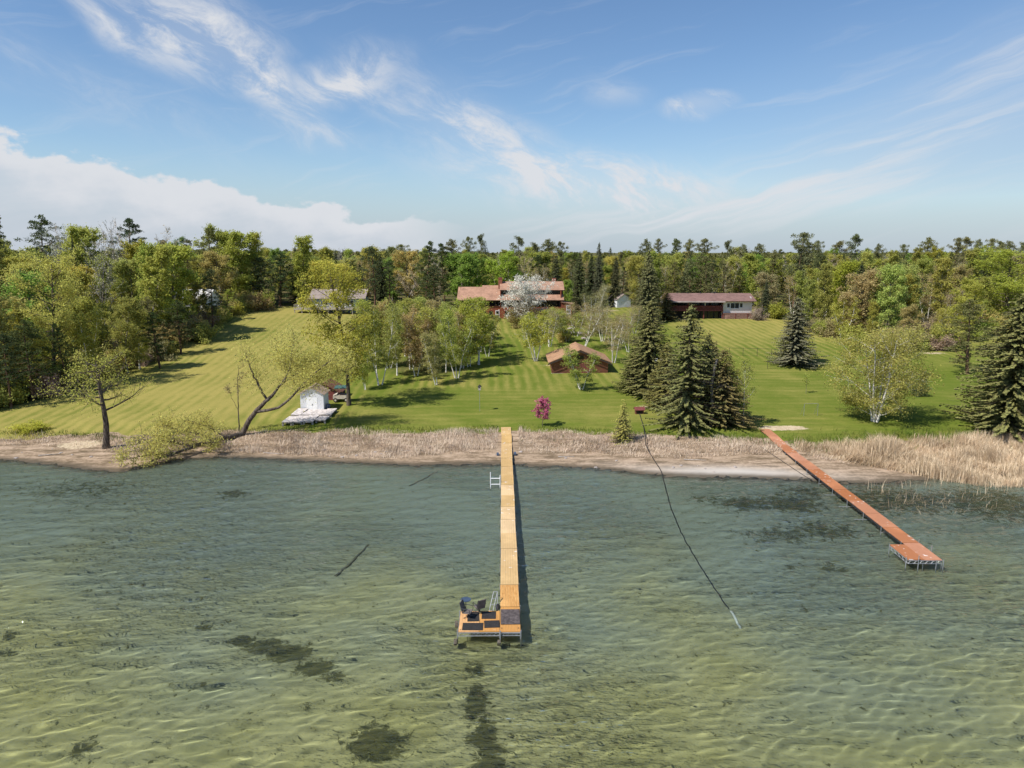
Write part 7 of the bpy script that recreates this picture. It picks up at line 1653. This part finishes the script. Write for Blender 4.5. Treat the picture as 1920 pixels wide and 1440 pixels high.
def t_shrub(seed, H=3., R=1.9, n=4600, leaf=.11):
    r = np.random.default_rng(seed); W, L = Geo(), Geo(); tips = []
    for i in range(16):
        az = i * 2.4; el = r.uniform(.45, 1.4)
        lp = path(r, (r.normal() * .2, r.normal() * .2, -.1), (math.cos(az) * math.cos(el), math.sin(az) * math.cos(el), math.sin(el)), H * r.uniform(.7, 1.05) * (.75 + .25 * math.sin(el)), 6, .1, .12)
        W.tube(lp, .035 * np.linspace(1, .3, 7), 4); tips += list(lp[2:])
    P = np.array(tips); i = r.integers(len(P), size=n)
    pts = P[i] + r.normal(size=(n, 3)) * .30; pts[:, 2] = np.abs(pts[:, 2])
    put_leaves(L, r, pts, leaf, np.array([0, 0, H * .3]))
    return W.mesh('trunk'), L.mesh('crown'), H, R

PROTO = {
    'leafy': [t_leafy(101, base=.10, nl=28, nleaf=18000, leaf=.150), t_leafy(102, base=.08, nl=30, tall=.48, nleaf=19500, leaf=.150), t_leafy(103, base=.16, tall=.58, nl=26, nleaf=15000, leaf=.150, clump=.5), t_leafy(104, base=.06, tall=.42, nl=30, R=5.2, nleaf=21000, leaf=.150), t_leafy(105, base=.12, stems=3, nl=30, nleaf=18000, leaf=.150)],
    'bigleafy': [t_leafy(111, H=20, R=7, base=.22, nl=36, leaf=.125, nleaf=17500, tall=.58, trunk=.015, sub=7, clump=.5, rise=.42)],
    'poplar': [t_leafy(121, H=17, R=3.2, base=.10, nl=30, leaf=.16, nleaf=9282, tall=.55, trunk=.011, rise=.85, clump=.36), t_leafy(122, H=17, R=3.4, base=.14, nl=28, leaf=.16, nleaf=8190, tall=.6, trunk=.010, rise=.8, clump=.4), t_leafy(123, H=17, R=3.6, base=.08, nl=30, leaf=.16, nleaf=9828, tall=.5, trunk=.011, rise=.9, clump=.4)],
    'birch': [t_leafy(131, H=12, R=2.8, base=.20, nl=26, leaf=.105, nleaf=7833, tall=.6, stems=2, trunk=.0125, rise=.75, clump=.34, droop=.12), t_leafy(132, H=12, R=2.8, base=.22, nl=28, leaf=.105, nleaf=7142, tall=.6, stems=3, trunk=.012, rise=.8, clump=.32, droop=.12), t_leafy(133, H=12, R=2.8, base=.18, nl=26, leaf=.105, nleaf=7603, tall=.55, stems=1, trunk=.011, rise=.7, clump=.34, droop=.14)],
    'birchclump': [t_leafy(141, H=11, R=4, base=.3, nl=30, leaf=.12, nleaf=7500, tall=.62, stems=5, trunk=.012, rise=.7, clump=.36, droop=.1)],
    'birchbud': [t_leafy(151, H=12, R=3.4, base=.25, nl=26, leaf=.085, nleaf=5200, tall=.6, stems=3, trunk=.0135, rise=.8, clump=.38, sub=7), t_leafy(152, H=12, R=3.2, base=.3, nl=24, leaf=.085, nleaf=4600, tall=.6, stems=2, trunk=.013, rise=.85, clump=.36, sub=7)],
    'birchround': [t_leafy(161, H=12.5, R=6.4, base=.10, nl=46, leaf=.092, nleaf=33000, tall=.45, stems=6, trunk=.016, spread=1.25, sub=8, rise=.45, clump=.5, droop=.18)],
    'spruce': [t_spruce(171, dens=1.5, ragged=.24, width=.085, length=.44), t_spruce(172, ragged=.30, dens=1.5, width=.085, gaps=.06, length=.44), t_spruce(173, R=3.9, dens=1.6, ragged=.22, width=.085, length=.44), t_spruce(174, ragged=.36, gaps=.10, dens=1.4, width=.085, length=.44)],
    'pine': [t_pine(181), t_pine(182, base=.15, tall=.42, nl=30), t_pine(183, base=.3, tall=.55), t_pine(184, base=.1, tall=.4, nl=32, R=4.4)],
    'redpine': [t_pine(191, H=18, R=3.8, base=.45, nl=20, tall=.72, nclump=4, per=62, csize=.85, flat=.7, size=.4), t_pine(192, H=18, R=3.8, base=.5, nl=18, tall=.75, nclump=4, per=62, csize=.85, flat=.7, size=.4), t_pine(193, H=18, R=4.2, base=.4, nl=22, tall=.7, nclump=4, per=58, csize=.85, flat=.6, size=.4)],
    'whitepine': [t_pine(201, H=24, R=6.5, base=.3, nl=26, tall=.45, nclump=6, per=34, csize=.7, flat=.3, size=.42, power=1.2)],
    'bare': [t_bare(211), t_bare(212, nl=24, R=3.6), t_bare(213, nl=18, R=4.4)],
    'shrub': [t_shrub(221), t_shrub(222, R=2.1), t_shrub(223, n=3600)],
    'sapling': [t_leafy(231, H=3.3, R=.8, base=.4, nl=12, leaf=.07, nleaf=500, trunk=.010, clump=.12, sub=3, rise=.8)],
    'pink': [t_leafy(241, H=3.6, R=1.5, base=.3, nl=22, leaf=.075, nleaf=4200, tall=.62, trunk=.014, clump=.11, sub=6, rise=.75)],
    'larch': [t_spruce(251, H=5, R=1.5, base=.06, width=.035, length=.34, dens=1.1, power=.7)],
    'blossom': [t_leafy(261, H=9, R=6, base=.16, nl=40, leaf=.11, nleaf=15000, tall=.55, stems=3, trunk=.02, sub=7, rise=.55, clump=.4, spread=1.25)],
    'shore': [t_leafy(271, H=11.5, R=5, base=.45, nl=15, leaf=.085, nleaf=4600, tall=.60, trunk=.036, sub=11, rise=.12, clump=.55, spread=1.15)],
}
BARK = dict(leafy='bark_grey', bigleafy='bark', poplar='bark_grey', birch='bark_birch', birchclump='bark_birch', birchbud='bark_birch', birchround='bark_birch', spruce='bark', pine='bark_pine', redpine='bark_pine',
            whitepine='bark_pine', bare='bark_grey', shrub='bark', sapling='bark_grey', pink='bark', larch='bark', blossom='bark', shore='bark')
LEAFM = dict(spruce='needle', pine='needle', redpine='needle', whitepine='needle', larch='needle', bare='twig', blossom='petal', pink='petal')
NAME = dict(leafy='leafy_tree', bigleafy='leafy_tree', poplar='poplar_tree', birch='birch_tree', birchclump='birch_tree', birchbud='birch_tree', birchround='birch_tree', spruce='spruce_tree', pine='pine_tree', redpine='pine_tree',
            whitepine='pine_tree', bare='leafless_tree', shrub='bush', sapling='young_tree', pink='blossoming_tree', larch='larch_tree', blossom='blossoming_tree', shore='shore_tree')
LEAF = dict(olive=(.420, .415, .105), yellow=(.550, .520, .130), lime=(.425, .450, .100), bright=(.310, .410, .085), bud=(.430, .355, .165), budy=(.51, .445, .165), pinkbud=(.40, .30, .21), greygreen=(.40, .40, .18), bluegreen=(.24, .33, .15),
            pine=(.105, .130, .052), pineb=(.190, .195, .082), pinel=(.20, .225, .09), spruce=(.215, .205, .076), spruceb=(.23, .20, .082), sprucebr=(.225, .205, .125), spruced=(.105, .120, .056), grey=(.50, .44, .35), greybud=(.42, .36, .24),
            white=(.80, .77, .68), pink=(.58, .16, .27), larch=(.36, .36, .09))
for k, v in PROTO.items():
    for a, b, *_ in v:
        a.materials.append(M[BARK[k]]); b.materials.append(M[LEAFM.get(k, 'leaf')])
        a.shade_smooth()
tr = np.random.default_rng(77)
for i, (kind, x, y, h, rad, col, li) in enumerate(TREES):
    trunk, crown, H0, R0 = PROTO[kind][i % len(PROTO[kind])]
    label, group = LABELS[li]
    t = thing(NAME[kind], label, 'bush' if kind == 'shrub' else 'tree', (x, y, float(ground_z(x, y)) - .05), tr.random() * 6.28, group or None)
    s = rad / R0
    t.scale = (s, s, h / H0)
    obj('trunk' if kind != 'shrub' else 'stems', trunk, None, t)
    c = obj('crown' if kind != 'shrub' else 'foliage', crown, None, t)
    j = 1 + .09 * tr.normal(); base = LEAF[col]
    c.color = (max(.01, base[0] * j * (1 + .06 * tr.normal())), max(.01, base[1] * j), max(.005, base[2] * j * (1 + .1 * tr.normal())), 1)

# the crab apple also has brown-green young leaves low in its crown
r_ = np.random.default_rng(9)
g = Geo(); p_ = r_.normal(size=(2600, 3)) * (2.4, 1.8, 1.5) + (.9, -2.6, 3.2); put_leaves(g, r_, p_[p_[:, 2] > .8], .14, np.array([0, 0, 2.]))
bt = [o for o in bpy.data.objects if o.get('label', '').startswith('white blossoming')][0]
lo = obj('young_leaves', g, M['leaf']); lo.parent = bt; lo.rotation_euler = (0, 0, -bt.rotation_euler[2]); lo.color = (.17, .13, .045, 1)
lo.scale = (1 / bt.scale[0], 1 / bt.scale[0], 1 / bt.scale[2])

# --- the leaning willow, its fallen half and the broken trunk
def grown(name, label, cat, loc, limbs, col, nleaf, leaf, seed, bark_='bark', clump=.5, sub=7, sl=1.6, droop=0., fine=.022):
    r = np.random.default_rng(seed); W, L = Geo(), Geo(); P = []; loc = np.array(loc, float)
    for pts, r0, r1, leafy in limbs:
        q = smooth_path(np.array(pts, float) - loc, 18); q[1:-1] += r.normal(size=(16, 3)) * .04
        W.tube(q, np.linspace(r0, r1, 18), 8)
        if leafy:
            for k in range(int(sub * leafy)):
                a = q[5 + int(r.integers(13))]
                s = path(r, a, r.normal(size=3) + (0, 0, .45 - droop), sl * r.uniform(.5, 1.3), 5, .2 - droop, .2); W.tube(s, fine * np.linspace(1.4, .4, 6), 4)
                P += list(s[2:])
                for _ in range(2):
                    s2 = path(r, s[2 + int(r.integers(3))], r.normal(size=3) + (0, 0, .3 - droop), sl * r.uniform(.3, .7), 4, .1 - droop, .2); W.tube(s2, fine * .5, 3); P += list(s2[1:])
    t = thing(name, label, cat, tuple(loc))
    w = W.mesh('trunk', True); w.materials.append(M[bark_]); obj('trunk', w, None, t)
    if nleaf:
        P = np.array(P); pts = P[r.integers(len(P), size=nleaf)] + r.normal(size=(nleaf, 3)) * clump * r.uniform(.3, 1.2, (nleaf, 1))
        put_leaves(L, r, pts, leaf); c = obj('crown', L, M['leaf'], t); c.color = (*LEAF.get(col, col), 1)
    return t
Yw = 84.6
grown('willow_tree', 'leaning old willow with bare crooked limbs and pale spring leaves by the shed', 'tree', (-33.2, Yw, .5), [
    ([(-33.3, Yw, .3), (-31.8, Yw + .2, 3.0), (-30.1, Yw + .3, 4.6), (-29.2, Yw + .3, 5.4)], .36, .2, 0),
    ([(-29.9, Yw + .3, 4.7), (-30.6, Yw, 6.4), (-31.3, Yw - .3, 8.1), (-32.0, Yw, 10.6)], .17, .04, .7),
    ([(-29.2, Yw + .3, 5.4), (-28.2, Yw + .5, 6.6), (-27.2, Yw + 1, 8.1), (-26.5, Yw + 1.2, 12.0)], .18, .03, .9),
    ([(-31.5, Yw + .2, 3.3), (-29.3, Yw - .1, 3.6), (-27.2, Yw - .2, 4.3), (-25.7, Yw, 6.7), (-23.4, Yw + .4, 8.6), (-20.7, Yw + .8, 10.6)], .2, .03, 1.1),
    ([(-28.2, Yw + .5, 6.6), (-26.2, Yw + 2.2, 8.2), (-23.8, Yw + 3.8, 9.4)], .1, .02, 1.3), ([(-27.2, Yw + 1, 8.1), (-28.6, Yw + 2.6, 9.6), (-29.6, Yw + 3.4, 11)], .09, .02, .9),
    ([(-26.2, Yw, 6), (-23.6, Yw + 2.4, 7.2), (-21.5, Yw + 4, 8)], .09, .02, 1.2)], (.62, .57, .18), 24000, .08, 31, clump=.75, sub=22, sl=1.9)
grown('fallen_willow', 'fallen willow half with yellow leaves lying over the beach into the water', 'tree', (-33.6, 84.2, .5), [
    ([(-33.2, 84.4, .6), (-34.8, 80.5, 1.0), (-36.6, 76.2, .9), (-38.8, 73.4, .5)], .36, .1, .9), ([(-34.8, 80.5, 1.0), (-37.4, 79.6, 2.2), (-40.2, 79.3, 2.9)], .15, .03, 1.5), ([(-36, 77.6, 1.0), (-38.6, 76.6, 1.9), (-41.2, 76.2, 2.2)], .14, .03, 1.5),
    ([(-36.8, 76, .9), (-39.3, 73.8, 1.1), (-41.4, 72.2, .9)], .12, .03, 1.5), ([(-34.2, 82.2, .9), (-36.2, 82.4, 2.0), (-38.6, 83.0, 2.6)], .12, .03, 1.2), ([(-35.4, 79, 1), (-34.2, 77.6, 1.5), (-33.2, 76.6, 1.6)], .1, .02, .8)], (.62, .56, .17), 13500, .08, 32, clump=.30, sub=20, sl=1.9)
t = grown('broken_tree', 'pale broken dead trunk rising from the brownish spruce', 'dead tree', (25.0, 86.9, .9), [
    ([(25.0, 86.9, .5), (25.1, 86.7, 4), (24.6, 86.5, 6.5), (25.3, 86.6, 9.6)], .3, .14, 0), ([(24.9, 86.6, 5.5), (25.8, 85.8, 6.5), (26.6, 85.3, 6.3)], .06, .015, .5), ([(24.8, 86.6, 6.2), (23.9, 85.7, 7.2), (23.2, 85.2, 6.9)], .06, .015, .5)], 'grey', 0, .1, 33, 'bark_grey', sl=1.1)
grown('bare_sapling', 'thin leafless tree at the foot of the leaning willow', 'tree', (-33.9, 85.6, .6), [
    ([(-33.9, 85.6, .3), (-33.8, 85.6, 3), (-33.7, 85.6, 6), (-33.4, 85.7, 9)], .09, .02, 1.0), ([(-33.8, 85.6, 3.4), (-34.5, 85.5, 5), (-34.8, 85.4, 6.4)], .03, .01, .5)], 'bud', 700, .07, 34, sl=1.0, clump=.2)

# ------------------------------------------------------------------ dry reeds and rough grass along the shore
def clumpy(x, y, s, seed):
    x = np.asarray(x); y = np.asarray(y)
    r = np.random.default_rng(seed); v = np.zeros_like(x)
    for k in range(7):
        a = r.random() * 6.28; f = s * (1 + k * .55); v += np.sin(f * (x * math.cos(a) + y * math.sin(a)) + r.random() * 6.28) / (1 + k * .3)
    return v
def blades(name, label, x, y, h, w, lean, mat, r, z0=-.05):
    n = len(x)
    b = np.stack([x, y, ground_z(x, y) + z0], -1)
    az = r.random(n) * 6.28; sd = np.stack([np.cos(az), np.sin(az), np.zeros(n)], -1) * (w / 2)[:, None]
    la = 1.7 * clumpy(x, y, .35, 14) + r.normal(size=n) * .9; ld = np.stack([np.cos(la), np.sin(la), np.zeros(n)], -1) * (lean * h)[:, None]
    up = np.zeros((n, 3)); up[:, 2] = h * np.sqrt(np.clip(1 - lean ** 2, .06, 1))
    m = b + up * .55 + ld * .32; tp = b + up + ld
    v = np.stack([b - sd, b + sd, m + sd * .8, m - sd * .8, tp], 1).reshape(-1, 3)
    i = np.arange(n) * 5
    g = Geo(); g.add(v, np.stack([i, i + 1, i + 2, i + 3], -1), np.stack([i + 3, i + 2, i + 4], -1))
    o = obj(name, g, mat); o.cycles.is_caustics_receiver = False
    return tag(o, label, name.replace('_', ' '), kind='stuff')
def blade_mat(name, a, b, c):
    m, nt, N, K, bs = new_mat(name)
    ge = N.new('ShaderNodeNewGeometry'); v = ge.outputs['Random Per Island']
    n = nnoise(nt, ge.outputs['Position'], .7, 3, .6)
    col = mix_rgb(nt, v, a, b); col = mix_rgb(nt, nrange(nt, n, .45, .65, 0, .7), col, c)
    K.new(col, bs.inputs['Base Color']); bs.inputs['Roughness'].default_value = .9; bs.inputs['Specular IOR Level'].default_value = .1
    return m
M['reed'] = blade_mat('dry_reed', (.34, .23, .13), (.86, .70, .49), (.50, .35, .22))
M['thatch'] = blade_mat('matted_dry_grass', (.34, .25, .17), (.82, .68, .53), (.48, .36, .27))
M['grass'] = blade_mat('rough_green_grass', (.055, .10, .012), (.13, .18, .03), (.20, .18, .055))

def shore_growth():
    r = np.random.default_rng(21)
    def pick(n, x0, x1, d0, d1, f):
        x = r.uniform(x0, x1, n); dd = r.uniform(d0, d1, n); y = np.interp(x, SX, SY) + dd
        k = f(x, dd) * (1 + .30 * clumpy(x, y, .9, 3)) > r.random(n)
        k &= ~((x > -1.7) & (x < .7)); k &= ~((x > 30.4) & (x < 32.2))
        return x[k], y[k], dd[k]
    lo = lambda x: np.interp(x, [-70, -48, -38, -33, -28, -15, -7, -1, 4, 10, 18, 24, 29, 33, 37, 44, 60], [3.5, 6, 5.5, 2.0, 1.9, 1.8, 3.8, 5.0, 4.8, 5.4, 5.8, 7.0, 8.6, 8, 5, 1, -1])
    hi = lambda x: np.interp(x, [-70, -48, -38, -33, -20, 0, 15, 25, 29, 31, 34, 40, 60], [8, 9, 9, 9, 10.8, 12, 13, 13.5, 12.5, 11.5, 12, 12.3, 12])
    band = lambda a, b: (lambda x, d: sstep(lo(x) - a, lo(x) + .7, d) * (1 - sstep(hi(x) - .8, hi(x) + b, d)) * np.interp(x, [-70, -45, -35, -32], [.35, .2, .3, 1]))
    x, y, d = pick(150000, -62, 36, 1, 15, band(1.0, .6))
    n = len(x); tall = np.clip(.5 + .30 * clumpy(x, y, .5, 9), .15, 1.3)
    blades('dry_grass', 'matted dry grass in a pale band along the beach', x, y, r.uniform(.22, .75, n) * (.4 + tall * .75), r.uniform(.02, .05, n), np.clip(r.normal(.55, .28, n), 0, .96), M['thatch'], r)
    # tall reeds on the right
    lo2 = lambda x: np.interp(x, [32.5, 36, 40, 43, 46, 60, 75], [8.8, 6.3, 2.6, -.6, -3.2, -5.0, -4])
    x, y, d = pick(120000, 32.4, 75, -6, 15, lambda x, d: sstep(lo2(x) - .3, lo2(x) + .5, d) * (1 - sstep(10.6 + .5 * np.sin(x * .7), 12.2 + .5 * np.sin(x * .7), d)) * 1.0)
    n = len(x); hh = r.uniform(.7, 1.8, n) * np.interp(d, [-6, 0, 8, 14], [.85, 1, .9, .65]) * np.clip(.85 + .28 * clumpy(x, y, .55, 6), .3, 1.35)
    blades('reeds', 'tall straw-coloured reeds at the water edge right of the orange dock', x, y, hh, r.uniform(.025, .055, n), np.clip(r.normal(.38, .24, n) + .16 * clumpy(x, y, .45, 12), 0, .96), M['reed'], r)
    # lone stalks standing in the water
    x, y, d = pick(620, 34, 66, -9, -1, lambda x, d: .75 + 0 * x)
    blades('reed_stalks', 'scattered dead reed stalks standing in the water', x, y, r.uniform(.5, 1.4, len(x)), r.uniform(.018, .035, len(x)), np.clip(r.normal(.35, .25, len(x)), 0, .9), M['reed'], r)
    # green rough grass where the mower stops
    x, y, d = pick(70000, -64, 75, 6, 19, lambda x, d: np.exp(-((d - hi(x) - .5) / (.85 + 1.1 * sstep(18, 32, x))) ** 2) * .95 + .18 * (clumpy(x, d, .7, 5) > 1.1) * sstep(lo(x), hi(x), d) * (d < hi(x)))
    n = len(x)
    blades('rough_grass', 'unmown green grass between the lawn and the dry band', x, y, r.uniform(.2, .55, n) * (1 + .5 * sstep(18, 32, x)), r.uniform(.03, .06, n), np.clip(r.normal(.45, .25, n), 0, .9), M['grass'], r)
shore_growth()

# ------------------------------------------------------------------ the woods that go on behind, far beyond the houses
def far_woods():
    r = np.random.default_rng(55)
    n = 1500; y = 315 + 1500 * r.random(n) ** 2.0; x = (r.random(n) * 2 - 1) * (y * .85 + 40)
    me = PROTO['leafy'][1][1]; nv = len(me.vertices); co = np.zeros(nv * 3); me.vertices.foreach_get('co', co); co = co.reshape(-1, 4, 3)[::9]
    g = Geo()
    for k in range(n):
        s = r.uniform(.45, .72); q = co.copy(); c = q.mean(1, keepdims=True); q = c + (q - c) * 3.2
        a = r.random() * 6.28; R = np.array([[math.cos(a), -math.sin(a), 0], [math.sin(a), math.cos(a), 0], [0, 0, 1]])
        v = (q.reshape(-1, 3) @ R.T) * (s, s, s * .92) + (x[k], y[k], float(ground_z(x[k], min(y[k], 600))))
        g.add(v, np.arange(len(v)).reshape(-1, 4))
    o = obj('far_woods', g, M['leaf']); o.color = (.26, .26, .085, 1)
    tag(o, 'unbroken woods going on to the horizon behind the treeline', 'woods', kind='stuff')
far_woods()

# ------------------------------------------------------------------ stones and driftwood on the beach, a covered boat behind the spruces
rr = np.random.default_rng(12)
for k in range(26):
    x = rr.uniform(-56, 29); dd = rr.uniform(.2, 4.5)
    if -2 < x < .6: continue
    y = float(np.interp(x, SX, SY)) + dd; o = obj('beach_stone', sm[k % 4], None); s = rr.uniform(.10, .26)
    o.scale = (s, s * rr.uniform(.6, 1), s * .7); o.location = (x, y, float(ground_z(x, y))); o.rotation_euler = (0, 0, rr.random() * 6)
    tag(o, 'small grey stone lying on the ' + ('left beach' if x < -30 else 'beach left of the yellow dock' if x < 0 else 'beach between the two docks'), 'stone', 'stones on the beach')
for k, (x, dd, a, l) in enumerate([(-52, 2.4, .3, 2.2), (-27, 1.6, -.2, 2.6), (-13, 4.2, .15, 3.0), (6, 3.2, .1, 1.8), (20, 5.0, -.1, 2.4)]):
    y = float(np.interp(x, SX, SY)) + dd; t_ = np.linspace(-l / 2, l / 2, 9); px_ = x + t_ * math.cos(a) + rr.normal(size=9) * .03; py_ = y + t_ * math.sin(a) + rr.normal(size=9) * .05
    o = obj('driftwood', Geo().tube(np.stack([px_, py_, ground_z(px_, py_) + .05], -1), np.linspace(.07, .025, 9), 6, True), M['grey_wood'])
    tag(o, ['grey driftwood branch on the sandy left beach', 'driftwood branch below the stored dock sections', 'long driftwood branch in the dry grass left of the yellow dock', 'short driftwood stick just right of the yellow dock', 'driftwood branch near the lakeside spruces'][k], 'driftwood', 'driftwood on the beach')
t = thing('boat', 'white covered boat on a trailer glimpsed between the lakeside spruces', 'boat', (26.2, 123.5, float(ground_z(26.2, 123.5))), .25)
def hull_ring(y, w, z0, z1): return [(-w, y, z1), (-w * .75, y, (z0 + z1) / 2), (0, y, z0), (w * .75, y, (z0 + z1) / 2), (w, y, z1), (0, y, z1 + .22 * w)]
g = Geo(); st = [hull_ring(-2.6, .9, .55, 1.3), hull_ring(-1, 1.05, .5, 1.3), hull_ring(1, .95, .5, 1.35), hull_ring(2.2, .5, .6, 1.45), hull_ring(2.8, .08, .9, 1.5)]
i = np.arange(6); j = (i + 1) % 6
g.add(np.array(st).reshape(-1, 3), np.vstack([np.stack([i + 6 * k, j + 6 * k, j + 6 * k + 6, i + 6 * k + 6], -1) for k in range(4)]), [(0, 1, 2), (0, 2, 3), (0, 3, 5), (3, 4, 5)])
obj('hull', g, M['white_plain'], t)
obj('trailer_frame', Geo().bar((-.6, -2.2, .4), (0, 3.6, .4), .05).bar((.6, -2.2, .4), (0, 3.6, .4), .05).bar((-1.05, -.8, .35), (1.05, -.8, .35), .05), M['steel_dark'], t)
for sx in (-1, 1):
    w = obj('wheel', Geo().tube([(sx * 1.0 - .1, -.8, .33), (sx * 1.0, -.8, .33), (sx * 1.0 + .1, -.8, .33)], .33, 16, True), M['black'], t)
    obj('rim', Geo().tube([(sx * 1.0 - .12, -.8, .33), (sx * 1.0, -.8, .33), (sx * 1.0 + .12, -.8, .33)], .17, 12, True), M['galv'], w)

# whatever stands in the lake takes the light that the ripples focus
for o in bpy.data.objects:
    if o.type == 'MESH' and o.name.split('.')[0] in ('leg', 'foot', 'wheel', 'hub', 'ladder', 'rung', 'side_rail', 'intake_pipe', 'hose', 'sunken_log', 'reed_stalks', 'cross_brace', 'cross_bar'): o.cycles.is_caustics_receiver = True
